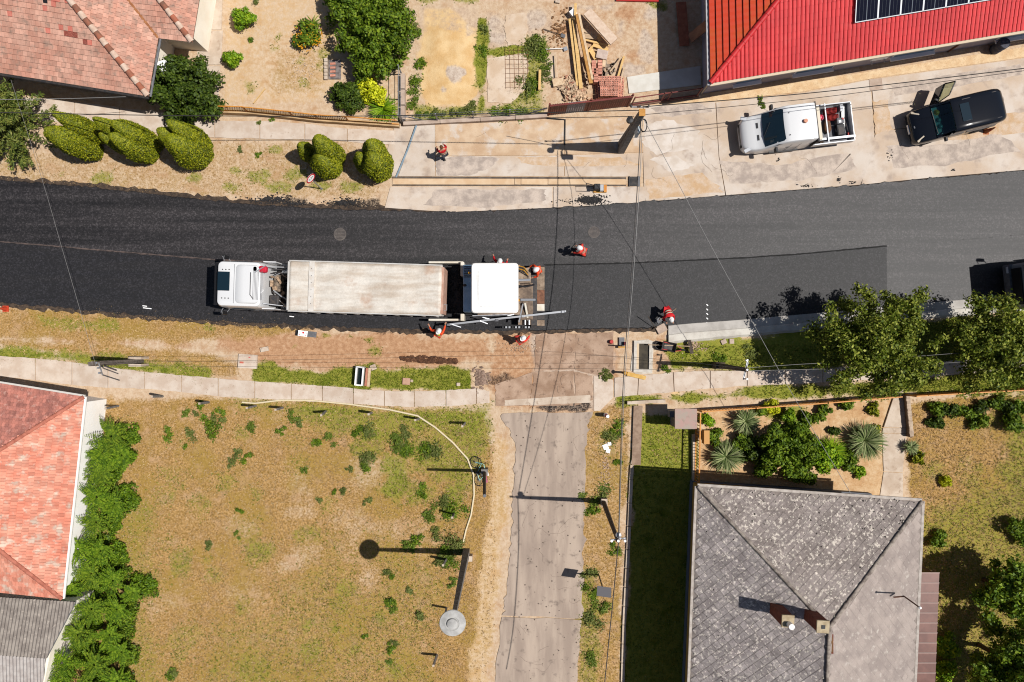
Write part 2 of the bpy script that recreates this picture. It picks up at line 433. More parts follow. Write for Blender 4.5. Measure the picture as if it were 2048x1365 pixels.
# low heap of building sand
GZ += 0.16*np.exp(-(((PXg-900)/46)**2 + ((PYg-110)/78)**2)**2)*(0.8+0.4*vnoise(GX, GY, 1.4, 9))
V = np.stack([GX.ravel(), GY.ravel(), GZ.ravel()], 1)
ii = np.arange(nV).reshape(nyg, nxg)
F = np.stack([ii[:-1, :-1].ravel(), ii[:-1, 1:].ravel(), ii[1:, 1:].ravel(), ii[1:, :-1].ravel()], 1)
me = np_mesh('ground', V, F)
for nm, ks in (('cover_a', ('green', 'dry', 'brown')), ('cover_b', ('grey', 'sand', 'dark'))):
    at = me.color_attributes.new(nm, 'FLOAT_COLOR', 'POINT')
    arr = np.ones((nV, 4), np.float32)
    for j, k in enumerate(ks): arr[:, j] = CH[k].ravel()
    at.data.foreach_set('color', arr.ravel())

gm = bpy.data.materials.new('ground'); gm.use_nodes = True; nt = gm.node_tree; bs = nt.nodes['Principled BSDF']
sa = nd(nt, 'ShaderNodeSeparateColor'); aa = nd(nt, 'ShaderNodeVertexColor', layer_name='cover_a'); nt.links.new(aa.outputs[0], sa.inputs[0])
sb = nd(nt, 'ShaderNodeSeparateColor'); ab = nd(nt, 'ShaderNodeVertexColor', layer_name='cover_b'); nt.links.new(ab.outputs[0], sb.inputs[0])
n_mid = noise_n(nt, 1.1, 8, 0.65); n_small = noise_n(nt, 4.5, 6, 0.7); n_fine = noise_n(nt, 17, 4, 0.7); n_big = noise_n(nt, 0.35, 5); n_clump = noise_n(nt, 9.0, 4, 0.65)
def eff(w, n, gain=3.0, amp=1.3):
    return math_n(nt, 'ADD', math_n(nt, 'MULTIPLY', math_n(nt, 'ADD', math_n(nt, 'ADD', w, -0.5), math_n(nt, 'MULTIPLY', math_n(nt, 'ADD', n, -0.5), amp)), gain), 0.5, True)
base = mix_c(nt, ramp(nt, n_small, .35, .65), C(230, 204, 174), C(212, 180, 146))
base = mix_c(nt, ramp(nt, n_mid, .5, .72), base, C(202, 162, 124))
nmix = math_n(nt, 'ADD', math_n(nt, 'MULTIPLY', n_small, .55), math_n(nt, 'MULTIPLY', n_mid, .45))
nmf = math_n(nt, 'ADD', math_n(nt, 'MULTIPLY', n_fine, .5), math_n(nt, 'MULTIPLY', n_small, .5))
sand = mix_c(nt, ramp(nt, n_mid, .35, .65), C(246, 212, 160), C(228, 186, 128))
base = mix_c(nt, eff(sb.outputs[1], nmix, 2.2), base, sand)
brown = mix_c(nt, ramp(nt, n_small, .35, .65), C(214, 170, 132), C(186, 140, 104))
base = mix_c(nt, eff(sa.outputs[2], nmix, 2.0), base, brown)
grey = mix_c(nt, ramp(nt, n_small, .35, .7), C(230, 212, 194), C(184, 160, 140))
base = mix_c(nt, eff(sb.outputs[0], nmix, 3.0), base, grey)
dry = mix_c(nt, ramp(nt, math_n(nt, 'ADD', math_n(nt, 'MULTIPLY', n_clump, .7), math_n(nt, 'MULTIPLY', n_mid, .3)), .36, .62), C(214, 172, 116), C(150, 116, 56))
dry = mix_c(nt, math_n(nt, 'MULTIPLY', ramp(nt, n_mid, .5, .66), .6), dry, C(226, 186, 146))
dry = mix_c(nt, math_n(nt, 'MULTIPLY', ramp(nt, n_big, .46, .62), .65), dry, C(172, 142, 66))
base = mix_c(nt, eff(sa.outputs[1], nmf, 2.2, 1.6), base, dry)
green = mix_c(nt, ramp(nt, nmf, .35, .6), C(118, 134, 34), C(166, 160, 72))
green = mix_c(nt, ramp(nt, n_mid, .5, .7), green, C(104, 120, 28))
base = mix_c(nt, eff(sa.outputs[0], nmf, 2.4, 1.7), base, green)
base = mix_c(nt, eff(sb.outputs[2], nmf, 3.5, 1.4), base, C(60, 52, 48))
peb = nd(nt, 'ShaderNodeTexVoronoi'); peb.inputs['Scale'].default_value = 7.0
nt.links.new(nd(nt, 'ShaderNodeNewGeometry').outputs['Position'], peb.inputs['Vector'])
pf = math_n(nt, 'MULTIPLY', math_n(nt, 'LESS_THAN', peb.outputs['Distance'], 0.13), math_n(nt, 'GREATER_THAN', n_small, 0.55))
base = mix_c(nt, math_n(nt, 'MULTIPLY', pf, 0.55), base, C(236, 214, 190))
val = math_n(nt, 'ADD', math_n(nt, 'MULTIPLY', noise_n(nt, 45, 4, 0.75), 0.7), 0.65)
nt.links.new(mix_c(nt, 1.0, base, val, 'MULTIPLY'), bs.inputs['Base Color'])
bs.inputs['Roughness'].default_value = 0.95; bs.inputs['Specular IOR Level'].default_value = 0.1
bn = nd(nt, 'ShaderNodeBump'); bn.inputs['Strength'].default_value = 0.6; bn.inputs['Distance'].default_value = 0.06
nt.links.new(nmf, bn.inputs['Height']); nt.links.new(bn.outputs[0], bs.inputs['Normal'])
ground = mesh_obj('ground', me, gm); tag(ground, 'dusty tan ground with dry lawns, soil and weeds', kind='structure')

def lookup(ch, px, py):
    x = (px-1024)/S; y = (682.5-py)/S
    i = np.clip(((x+33)/STEP).round().astype(int)+6, 0, nxg-1); j = np.clip(((y+23)/STEP).round().astype(int)+6, 0, nyg-1)
    return CH[ch][j, i]

# ------------------------------------------------------------------ road
def interp(pts, n=90, x0=-420, x1=2500):
    xs = np.linspace(x0, x1, n)
    p = np.array(pts, float)
    # straight run-out beyond the ends given in image pixels
    l = p[0] + (p[0]-p[1])/abs(p[0][0]-p[1][0])*400; r = p[-1] + (p[-1]-p[-2])/abs(p[-1][0]-p[-2][0])*600
    p = np.vstack([l, p, r])
    ys = np.interp(xs, p[:, 0], p[:, 1])
    k = np.array([1, 2, 3, 2, 1.])/9
    ysp = np.pad(ys, 2, mode='edge'); ys = np.convolve(ysp, k, 'valid')
    return xs, ys
TOP = [(-50, 357), (0, 362), (200, 378), (400, 400), (520, 412), (700, 421), (880, 425), (1000, 423), (1150, 415), (1300, 404), (1500, 389), (1700, 373), (1850, 359), (2048, 343), (2150, 334)]
SEAM = [(-50, 480), (0, 484), (100, 492), (250, 505), (430, 520), (600, 528), (900, 534), (1090, 532), (1260, 528), (1480, 518), (1600, 510), (1772, 494), (2048, 470), (2150, 462)]
BOT = [(-50, 598), (0, 605), (130, 616), (270, 630), (420, 641), (560, 648), (700, 655), (900, 661), (1090, 660), (1180, 657), (1300, 655), (1340, 650), (1475, 641), (1692, 622), (1850, 607), (2048, 590), (2150, 581)]
def strip(name, A, B, z, th, x0, x1, mt, rag_a=0, rag_b=0, n=220, parent=None):
    xa, ya = interp(A, n, x0, x1); xb, yb = interp(B, n, x0, x1)
    q = np.random.default_rng(len(name)+int(z*1000))
    ya = ya + q.normal(0, 1, n)*rag_a; yb = yb + q.normal(0, 1, n)*rag_b
    NW = 6
    rows = []
    for j in range(NW+1):
        t = j/NW
        rows.append(np.stack([(xa-1024)/S, (682.5-(ya*(1-t)+yb*t))/S, np.full(n, z)], 1))
    lowa = rows[0].copy(); lowa[:, 2] = z-th; lowb = rows[-1].copy(); lowb[:, 2] = z-th
    lowa[:, 1] += th*0.8; lowb[:, 1] -= th*0.8
    rows = [lowa] + rows + [lowb]
    V = np.vstack(rows); m = len(rows)
    idx = np.arange(m*n).reshape(m, n)
    F = np.stack([idx[:-1, :-1].ravel(), idx[1:, :-1].ravel(), idx[1:, 1:].ravel(), idx[:-1, 1:].ravel()], 1)
    me = np_mesh(name, V, F); me.shade_flat()
    # end faces
    return mesh_obj(name, me, mt, parent)

def asphalt(name, c1, c2, c3, sparkle, rough, bump, bsc, streak=0.5):
    m = bpy.data.materials.new(name); m.use_nodes = True; nt = m.node_tree; b = nt.nodes['Principled BSDF']
    fine = noise_n(nt, 30, 4, 0.8); st = noise_n(nt, 1.9, 7, 0.68, stretch=(0.035, 1, 1), rot=R(1)); big = noise_n(nt, 0.25, 5)
    col = mix_c(nt, ramp(nt, st, .35, .7), c1, c2)
    col = mix_c(nt, math_n(nt, 'MULTIPLY', ramp(nt, big, .45, .7), 0.6), col, c3)
    vo = nd(nt, 'ShaderNodeTexVoronoi'); vo.inputs['Scale'].default_value = 15.0
    nt.links.new(nd(nt, 'ShaderNodeNewGeometry').outputs['Position'], vo.inputs['Vector'])
    sp = nd(nt, 'ShaderNodeSeparateColor'); nt.links.new(vo.outputs['Color'], sp.inputs[0])
    v = math_n(nt, 'ADD', math_n(nt, 'MULTIPLY', math_n(nt, 'POWER', sp.outputs[0], 3.0), sparkle), 1 - sparkle*0.3)
    v2 = math_n(nt, 'ADD', math_n(nt, 'MULTIPLY', fine, 0.8), 0.6)
    col = mix_c(nt, 1.0, col, v, 'MULTIPLY'); col = mix_c(nt, 1.0, col, v2, 'MULTIPLY')
    nt.links.new(col, b.inputs['Base Color'])
    nt.links.new(math_n(nt, 'ADD', math_n(nt, 'MULTIPLY', fine, 0.15), rough-0.07), b.inputs['Roughness'])
    b.inputs['Specular IOR Level'].default_value = 0.36
    bn = nd(nt, 'ShaderNodeBump'); bn.inputs['Strength'].default_value = bump; bn.inputs['Distance'].default_value = 0.03
    nt.links.new(noise_n(nt, bsc, 3, 0.8), bn.inputs['Height']); nt.links.new(bn.outputs[0], b.inputs['Normal'])
    return m
a_base = asphalt('asphalt_base', (0.011, 0.0105, 0.013, 1), (0.016, 0.0145, 0.016, 1), (0.013, 0.012, 0.014, 1), 1.3, 0.70, 0.5, 26)
a_top = asphalt('asphalt_rolled', (0.0115, 0.0104, 0.0112, 1), (0.038, 0.0335, 0.0345, 1), (0.024, 0.0212, 0.0215, 1), 1.3, 0.51, 0.32, 30)
a_mat = asphalt('asphalt_fresh', (0.011, 0.0102, 0.0115, 1), (0.016, 0.0148, 0.016, 1), (0.018, 0.0165, 0.017, 1), 1.4, 0.58, 0.4, 28)

edge_m = mat('dusty_edge', C(96, 80, 66), C(60, 50, 44), s=4, fine=0.3, fs=20, rough=0.95)
e1 = strip('road_shoulder', [(x, y-9) for x, y in TOP], [(x, y+7) for x, y in BOT], 0.018, 0.03, -420, 2500, edge_m, 2.0, 2.0, 420)
tag(e1, 'ragged strip of asphalt crumbs and dust along the road', kind='structure')
r1 = strip('road', TOP, BOT, 0.035, 0.05, -420, 2500, a_base, 1.2, 1.6, 420); tag(r1, 'asphalt road under repair', kind='structure')
r2 = strip('upper_lane', TOP, SEAM, 0.075, 0.04, -420, 2500, a_top, 1.2, 0.35, 420, r1)
r3 = strip('rolled_lane', SEAM, BOT, 0.0745, 0.04, 1772, 2500, a_top, 0.0, 0.4, 80, r1)
r4 = strip('fresh_asphalt_mat', [(x, y-1) for x, y in SEAM], BOT, 0.088, 0.05, 1060, 1772, a_mat, 0.3, 0.6, 120, r1)
jl = strip('joint_line', [(x, y-2.2) for x, y in SEAM], [(x, y+.2) for x, y in SEAM], 0.0895, 0.015, 1088, 1772, mat('joint_black', (.006, .006, .006, 1), (.012, .011, .011, 1), s=4, fine=.2), 0.35, 0.3, 120, r1)
# thin dusty lip of the upper lane left of the lorry
lip = strip('lane_edge', [(x, y-1.2) for x, y in SEAM], [(x, y+1.0) for x, y in SEAM], 0.079, 0.02, -420, 560, mat('lane_lip', C(112, 96, 90), C(70, 62, 60), s=3, fine=0.3, fs=25), 0.3, 0.5, 160, r1)

def manhole(px, py, r, z, label):
    t = thing('manhole_cover', label, 'manhole cover', P(px, py, z))
    MB().lathe((0, 0, 0), [(r, 0), (r, .008), (r*.86, .012), (r*.84, .006), (0.001, .008)], 24).build('lid', mat('manhole_iron', (0.07, 0.06, 0.056, 1), (0.11, 0.095, 0.085, 1), s=7, fine=.2), t, False)
    b = MB()
    for k in range(-3, 4):
        w = math.sqrt(max(.01, (r*.8)**2-(k*r*.22)**2)); b.box((0, k*r*.22, .012), (2*w, r*.06, .008))
    b.build('tread', m_dark, t, False)
manhole(1188, 465, 0.33, 0.078, 'round iron manhole cover in the lane above the raking worker')
manhole(680, 469, 0.36, 0.078, 'faint round manhole cover in the lane above the lorry box')
# chalk marks
def marks(name, lst, z, label, w=0.05):
    b = MB()
    for (a, c) in lst: b.bar(P(*a, z), P(*c, z), w, 0.006)
    tag(b.build(name, m_white), label, 'paint mark')
marks('paint_mark', [((285, 612), (294, 613))], 0.04, 'short upper white dash on the dark lane left of the lorry')
marks('paint_mark', [((286, 616), (303, 618))], 0.04, 'long lower white dash on the dark lane left of the lorry')
marks('paint_mark', [((579, 633), (588, 634))], 0.04, 'white dash on the dark lane below the lorry box')
marks('paint_mark', [((1413, 609+i*9), (1416, 612+i*9)) for i in range(5)], 0.093, 'row of small white dots on the fresh asphalt near the kerb', 0.05)

# kerb and gutter on the right
KA = [(1338, 653), (1352, 650), (1475, 641), (1692, 622), (1850, 607), (2048, 590), (2150, 581)]
gut = strip('gutter', KA, [(1338, 672), (1352, 668), (1475, 659), (1692, 640), (1850, 625), (2048, 607), (2150, 598)], 0.10, 0.1, 1336, 2500, mat('gutter_concrete', C(206, 200, 192), C(184, 178, 170), s=1.5, fine=0.08), 0, 0, 100)
tag(gut, 'pale concrete gutter strip along the right road edge', kind='structure')
kb = strip('kerb', [(1338, 672), (1352, 668), (1475, 659), (1692, 640), (1850, 625), (2048, 607), (2150, 598)], [(1338, 686), (1352, 681), (1475, 671), (1692, 650), (1850, 635), (2048, 617), (2150, 608)], 0.16, 0.16, 1336, 2500, mat('kerb_concrete', C(232, 226, 214), C(208, 200, 188), s=1.5, fine=0.08), 0, 0.5, 100)
tag(kb, 'raised pale concrete kerb along the right road edge', kind='structure')

# ------------------------------------------------------------------ pavements
def slab_row(parent, T, B, th, mt, gap=0.9, name='slab', jit=0.9):
    T, B = [tuple(map(float, p)) for p in T], [tuple(map(float, p)) for p in B]
    for i in range(len(T)-1):
        a, b, c, d = T[i], T[i+1], B[i+1], B[i]
        pl = []
        for (p, q, sgn) in ((a, b, 1), (b, a, 1)):
            pass
        def mv(p, q, g):
            L = math.hypot(q[0]-p[0], q[1]-p[1]); return (p[0]+(q[0]-p[0])*g/L, p[1]+(q[1]-p[1])*g/L)
        top = [mv(a, b, gap), mv(b, a, gap)]; bot = [mv(c, d, gap), mv(d, c, gap)]
        def edge(p, q, n=7):
            o = [p]
            for k in range(1, n): o.append((p[0]+(q[0]-p[0])*k/n, p[1]+(q[1]-p[1])*k/n + rng.uniform(-jit, jit)))
            return o
        pl = edge(top[0], top[1]) + [top[1]] + edge(bot[0], bot[1]) + [bot[1]]
        MB().prism([xy(*p) for p in pl], -0.02, th + rng.uniform(-.004, .006)).build(name, mt, parent)

def spath(name, label):
    t = thing(name, label, None, kind='structure'); return t
sw1 = spath('pavement_left', 'pale slab footpath along the lower verge')
T = [(-150, 702), (-75, 707), (0, 712), (72, 717), (145, 725), (217, 735), (290, 744), (364, 751), (437, 757), (510, 763), (583, 768), (645, 772), (707, 777), (769, 782), (829, 783), (892, 781), (953, 777), (980, 783)]
B_ = [(-150, 742), (-75, 746), (0, 753), (72, 761), (145, 770), (217, 776), (290, 778), (364, 785), (437, 793), (510, 797), (583, 802), (645, 804), (707, 808), (769, 812), (829, 814), (892, 813), (953, 808), (980, 806)]
slab_row(sw1, T, B_, 0.045, m_slab)
sw2 = spath('pavement_right', 'slab footpath beside the junction and under the trees')
T = [(1228, 756), (1277, 752), (1346, 745), (1420, 742), (1494, 742), (1570, 741), (1645, 737), (1720, 733), (1800, 729), (1880, 724), (1960, 718), (2048, 711), (2130, 704)]
B_ = [(1228, 795), (1275, 790), (1348, 784), (1420, 777), (1494, 772), (1570, 769), (1645, 765), (1720, 761), (1800, 757), (1880, 752), (1960, 746), (2048, 739), (2130, 733)]
slab_row(sw2, T, B_, 0.045, m_slab)
sw3 = spath('pavement_upper', 'concrete footpath in front of the tiled house and garden')
T = [(-60, 190), (60, 196), (150, 204), (240, 216), (330, 225), (430, 242), (520, 243), (610, 248), (695, 258), (790, 262)]
B_ = [(-60, 230), (60, 240), (150, 248), (240, 258), (330, 268), (430, 276), (520, 278), (610, 280), (695, 284), (790, 290)]
slab_row(sw3, T, B_, 0.04, m_slab)
def ragged(poly, amp=1.6, stepn=7):
    o = []
    for i in range(len(poly)):
        a, b = poly[i], poly[(i+1) % len(poly)]
        for k in range(stepn):
            t = k/stepn; o.append((a[0]+(b[0]-a[0])*t+rng.gauss(0, amp), a[1]+(b[1]-a[1])*t+rng.gauss(0, amp*.5)))
    return o
# forecourt: large poured panels
m_fore = mat('forecourt_concrete', C(230, 216, 202), C(214, 190, 166), C(188, 168, 152), s=0.45, s3=1.1, lo3=.5, hi3=.72, fine=0.1, fs=30, rnd=0.03, bump=0.1)
m_fore2 = mat('forecourt_dusty', C(228, 200, 168), C(206, 172, 138), C(224, 208, 192), s=0.9, s3=1.1, lo3=.5, hi3=.65, fine=0.12, fs=26, rnd=0.03)
fc = spath('forecourt', 'worn concrete forecourt with sandy stains above the road')
def panel(poly, mt=m_fore, z=0.03, parent=None, name='panel'):
    MB().prism([xy(*p) for p in poly], -0.02, z + rng.uniform(0, .003)).build(name, mt, parent or fc)
panel([(790, 253), (830, 251), (793, 354), (781, 354), (775, 300)])
panel([(834, 251), (870, 250), (870, 312), (870, 353), (797, 353)])
panel([(870.5, 250), (1128.5, 241), (1128.5, 310.5), (870.5, 312.5)], m_fore2)
panel([(1130, 241), (1288, 236), (1286, 305), (1130, 310)], m_fore2)
panel([(872, 314), (1128, 312), (1128, 353), (872, 353)]); panel([(1130, 312), (1286, 307), (1282, 354), (1130, 353)])
panel([(781, 374), (1105, 374), (1105, 416), (900, 425), (770, 416)]); panel([(1107, 374), (1252, 374), (1290, 374), (1290, 405), (1180, 412), (1107, 416)])
panel([(1288, 374), (1286, 308), (1288, 212), (1430, 205), (1437, 314), (1450, 391), (1291, 404)])
panel([(1432, 206), (1610, 186), (1740, 160), (1750, 300), (1720, 370), (1452, 391), (1438, 313)])
panel([(1742, 160), (1900, 138), (2100, 110), (2100, 230), (1752, 262)]); panel([(1752, 264), (2100, 232), (2100, 336), (1850, 357), (1722, 370)])
panel([(2102, 110), (2400, 70), (2400, 300), (2102, 336)])
grv = MB().prism([xy(*p) for p in [(1290, 212), (1420, 196), (1420, 186), (1700, 150), (2048, 95), (2100, 86), (2100, 108), (1900, 136), (1740, 158), (1605, 184), (1430, 203)]], -0.02, 0.022)
# joints, patches and cracks of the old concrete
def sheet(name, poly, mt, z, parent):
    MB().prism([xy(*p) for p in poly], z-.02, z).build(name, mt, parent)
sheet('grey_patch', ragged([(872, 318), (940, 312), (1000, 316), (985, 332), (940, 352), (874, 352)], 1.6), mat('grey_patch', C(182, 166, 154), C(220, 202, 186), s=1.8, fine=.16, fs=18), .036, fc)
sheet('grey_patch', ragged([(1030, 316), (1120, 314), (1240, 316), (1282, 330), (1200, 334), (1060, 332)], 2.0), mat('tan_patch', C(214, 178, 138), C(226, 202, 178), s=1.8, fine=.16, fs=18), .036, fc)
sheet('grey_patch', ragged([(1288, 360), (1400, 345), (1445, 384), (1300, 400)], 2.5), MATS['tan_patch'], .036, fc)
sheet('grey_patch', ragged([(872, 378), (1000, 380), (1090, 378), (1090, 402), (960, 416), (850, 410)], 2.5), MATS['grey_patch'], .0365, fc)
sheet('grey_patch', ragged([(1745, 205), (1775, 200), (1780, 262), (1752, 270)], 2.0), MATS['tan_patch'], .036, fc)
sheet('grey_patch', ragged([(1870, 255), (2030, 225), (2100, 230), (2100, 262), (1900, 282)], 2.5), MATS['tan_patch'], .036, fc)
sheet('grey_patch', ragged([(1290, 250), (1335, 240), (1400, 262), (1380, 300), (1310, 310), (1290, 290)], 2.5), mat('pale_patch', C(238, 226, 214), C(220, 204, 188), s=1.4, fine=.1), .036, fc)
sheet('grey_patch', ragged([(1440, 322), (1560, 330), (1700, 305), (1712, 338), (1600, 362), (1462, 368)], 3.0), MATS['grey_patch'], .0362, fc)
sheet('grey_patch', ragged([(1770, 290), (1880, 292), (2000, 268), (2040, 300), (1900, 330), (1790, 336)], 3.0), MATS['grey_patch'], .0362, fc)
sheet('grey_patch', ragged([(1300, 318), (1350, 312), (1390, 332), (1340, 346)], 2.5), MATS['pale_patch'], .0364, fc)
sheet('grey_patch', ragged([(1300, 216), (1400, 208), (1425, 224), (1330, 236)], 2.0), MATS['grey_patch'], .0362, fc)
sheet('grey_patch', ragged([(1780, 172), (1900, 150), (2040, 128), (2044, 150), (1900, 176), (1790, 192)], 2.0), MATS['grey_patch'], .0362, fc)
def cracks(n, x0, y0, x1, y1, z, parent, seed, L=26, w=.012):
    q = random.Random(seed); b = MB()
    for i in range(n):
        x, y = q.uniform(x0, x1), q.uniform(y0, y1); a = q.uniform(0, 6.28)
        for k in range(q.randint(4, 9)):
            a += q.gauss(0, .45); x2, y2 = x+math.cos(a)*L/6, y+math.sin(a)*L/6
            if not (x0 < x2 < x1 and y0 < y2 < y1): break
            b.bar(P(x, y, z), P(x2, y2, z), w*q.uniform(.6, 1.6), .004); x, y = x2, y2
    o = b.build('crack_lines', mat('crack_dark', C(112, 94, 82), fine=.1), parent); o['kind'] = 'stuff'
cracks(9, 1300, 215, 1740, 370, .037, fc, 3, 40, .008); cracks(5, 880, 255, 1270, 350, .037, fc, 4, 30, .008); cracks(6, 1760, 180, 2048, 330, .037, fc, 5, 40, .008)
tag(grv.build('gravel_strip', mat('gravel', C(244, 214, 172), C(230, 192, 146), C(214, 178, 140), s=2.0, s3=8, fine=0.2, fs=25)), 'sandy gravel strip along the red roofed house', kind='structure')
# drainage channel
dc = thing('drain_channel', 'long straight concrete drainage channel ending at a grate', 'drain', P(1020, 364))
MB().bar(P(786, 355.5, .03), P(1252, 357.0, .03), 0.1, 0.09).build('side_rail', mat('channel_edge', C(120, 108, 98), C(96, 84, 76), s=3, fine=.15), dc)
MB().bar(P(786, 370.8, .03), P(1252, 371.2, .03), 0.06, 0.09).build('side_rail', MATS['channel_edge'], dc)
for a, b in ((786, 1028), (1029.5, 1041), (1042.5, 1095), (1096.5, 1250)):
    MB().bar(P(a, 363.5, .012), P(b, 364, .012), 0.33, 0.04).build('channel_plank', mat('channel_bed', C(238, 208, 172), C(226, 190, 150), s=1.5, fine=.08, rnd=.05), dc)
gt = thing('drain_grate', 'square black iron grate at the end of the drainage channel', 'grate', P(1266, 363))
MB().prism([xy(*p) for p in rect(1257, 353.5, 1280, 373)], 0.0, 0.015).build('frame', m_black, gt)
for k in range(7): MB().bar(P(1260, 356+k*2.4, .05), P(1275, 356+k*2.4, .05), 0.03, 0.04).build('grate_bar', m_dark, gt)
MB().bar(P(1258.5, 353, .05), P(1258.5, 373.5, .05), 0.05, 0.06).build('rim', m_dark, gt); MB().bar(P(1277, 353, .05), P(1277, 373.5, .05), 0.09, 0.06).build('rim', m_grey, gt)
# thin pipe across the forecourt
tag(MB().tube([P(833, 250, .06), P(815, 300, .06), P(792, 355, .06)], 0.055, 6).build('drain_pipe', mat('blue_pipe', C(150, 170, 184), C(130, 150, 165), s=4)), 'long thin blue grey pipe lying slanted across the forecourt', 'pipe')
# trench patch line (asphalt joint) and tar heap by the road
tag(MB().tube([P(1092, 236, .05), P(1130, 240, .05), P(1129, 290, .05)], 0.05, 6).build('cable', m_black), 'short black hose bent at a right angle by the sheet fence', 'hose')
def lumps(name, px, py, rx, ry, n, size, mt, label, hmax=0.06, kind='stuff', zb=0.0):
    b = MB(); q = random.Random(int(px*7+py))
    for i in range(n):
        a = q.uniform(0, 6.28); d = min(1.5, abs(q.gauss(0, .5))+.25*q.random())*(1+.25*math.sin(3*a+px)+.2*math.sin(5*a+py)); r = size*q.uniform(.4, 1.3)
        p = P(px+math.cos(a)*rx*d, py+math.sin(a)*ry*d)
        b.ball((p.x, p.y, zb + hmax*max(0, 1-d)*q.uniform(.4, 1)), (r, r*q.uniform(.6, 1), r*.6), 5, 3, jit=.2, rng=q)
    return tag(b.build(name, mt), label, name.replace('_', ' '), kind=kind)
m_tar = mat('asphalt_crumbs', (0.012, 0.011, 0.012, 1), (0.03, 0.028, 0.028, 1), s=8, fine=.2)
lumps('asphalt_heap', 1180, 401, 36, 9, 900, 0.045, m_tar, 'loose heap of black asphalt spilled by the road below the drain channel', 0.1, zb=.03)
for (x, y, rx, ry, n) in ((545, 400, 46, 9, 420), (690, 406, 40, 9, 380), (590, 408, 30, 6, 160), (1610, 372, 20, 4, 24), (1676, 360, 8, 5, 30), (1704, 366, 8, 4, 20), (1780, 310, 10, 10, 14), (1905, 340, 6, 4, 12), (1555, 320, 10, 8, 10)):
    lumps('asphalt_crumbs', x, y, rx, ry, n, 0.045, m_tar, 'scatter of black asphalt crumbs beside the road', 0.03, zb=.03)

# side street
m_lane = mat('old_asphalt_lane', C(202, 182, 164), C(174, 155, 140), C(142, 126, 114), s=1.2, s3=1.8, lo3=.54, hi3=.72, stretch=(1, .18, 1), fine=0.12, fs=40, rough=.9)
ln = spath('side_street', 'narrow pale worn side street running down from the junction')
panel(ragged([(1000, 826), (1186, 824), (1172, 870), (1170, 1000), (1168, 1090), (1165, 1237), (1004, 1231), (1013, 1190), (1022, 1100), (1027, 1000), (1030, 885)], 2.4, 9), m_lane, 0.025, ln, 'panel')
panel(ragged([(1003, 1234), (1164, 1240), (1156, 1300), (1148, 1500), (975, 1500), (990, 1365)]), m_lane, 0.025, ln, 'panel')
jm = spath('junction_mouth', 'patched old concrete at the mouth of the side street')
m_old = mat('old_patched_concrete', C(200, 170, 146), C(168, 136, 112), C(134, 106, 88), s=1.0, s3=2.6, lo3=.56, hi3=.7, fine=.16, fs=26, rough=.92, rnd=.04)
for pl in ([(1072, 672), (1090, 668), (1150, 668), (1148, 740), (1070, 742)], [(1151, 668), (1228, 664), (1226, 758), (1149, 740)], [(1068, 744), (1147, 742), (1147, 812), (1060, 812)], [(1149, 743), (1184, 752), (1186, 800), (1150, 812)], [(990, 770), (1066, 744), (1058, 812), (992, 812)]):
    panel(ragged(pl, 1.2), m_old, 0.018, jm, 'panel')
panel([(1188, 752), (1226, 760), (1226, 796), (1200, 822), (1188, 822)], m_slab, 0.024, jm, 'panel')
panel(ragged([(1010, 800), (1180, 790), (1182, 806), (1010, 812)], .8), m_conc, 0.028, jm, 'panel')
cracks(12, 1035, 840, 1165, 1225, .029, ln, 6, 40, .007); cracks(5, 1005, 1250, 1150, 1365, .029, ln, 7, 40, .007); cracks(12, 1060, 675, 1220, 800, .024, jm, 8, 22)
q_ = random.Random(3); sp_ = MB()
for i in range(120):
    x, y = q_.uniform(1030, 1162), q_.uniform(840, 1360); r_ = q_.uniform(.01, .045)
    if x < 1003+max(0, (1231-y))*.08: continue
    sp_.lathe(P(x, y, .028), [(r_, 0), (r_*.9, .004), (.001, .004)], 7)
so_ = sp_.build('tar_spots', mat('tar_spot', C(92, 78, 68), fine=.1), ln); so_['kind'] = 'stuff'
# dark soil heap in the verge
b = MB()
pts = [(799, 713), (830, 711), (870, 714), (912, 715), (920, 724), (905, 733), (850, 729), (805, 724)]
for i in range(160):
    q = rng.random(); px = 802+q*112; py = 717+q*6+rng.uniform(-6, 6)*(1-abs(q-.5))
    p = P(px, py); r = rng.uniform(.05, .12); b.ball((p.x, p.y, .01), (r*1.4, r, r*.8), 6, 3, jit=.25, rng=rng)
tag(b.build('soil_heap', mat('damp_soil', C(116, 78, 54), C(88, 58, 40), s=5, fine=.2)), 'low ridge of dark damp soil on the verge below the paver', 'soil', kind='stuff')
# broken concrete patch beside the footpath
lumps('rubble_patch', 963, 757, 15, 22, 170, 0.1, mat('rubble_grey', C(172, 146, 128), C(140, 114, 98), s=5, rnd=.2, fine=.15), 'patch of broken concrete rubble at the end of the footpath', 0.1)
# edging kerb of the grey house plot
ed = thing('edging_kerb', 'low concrete edging running down beside the shaded grass strip', 'kerb', P(1262, 1000))
pl = [(1282, 815), (1276, 880), (1264, 930), (1262, 960), (1256, 1100), (1248, 1250), (1243, 1440)]
for a, c in zip(pl[:-1], pl[1:]):
    n = max(1, int((c[1]-a[1])/36))
    for k in range(n):
        p = P(a[0]+(c[0]-a[0])*k/n, a[1]+(c[1]-a[1])*k/n, .05); q = P(a[0]+(c[0]-a[0])*(k+.97)/n, a[1]+(c[1]-a[1])*(k+.97)/n, .05)
        MB().bar(p, q, .2, .14).build('kerbstone', m_conc, ed)
ws = thing('low_wall', 'low L-shaped concrete wall at the corner of the grey house plot', 'wall', P(1290, 805))
MB().bar(P(1254, 806, .1), P(1330, 802, .1), .18, .25).build('coping', m_conc, ws)
MB().bar(P(1276, 812, .08), P(1272, 930, .08), .5, .12).build('base_strip', mat('edge_concrete', C(176, 150, 128), C(150, 124, 104), s=3), ws)  # base strip in a browner concrete than the coping
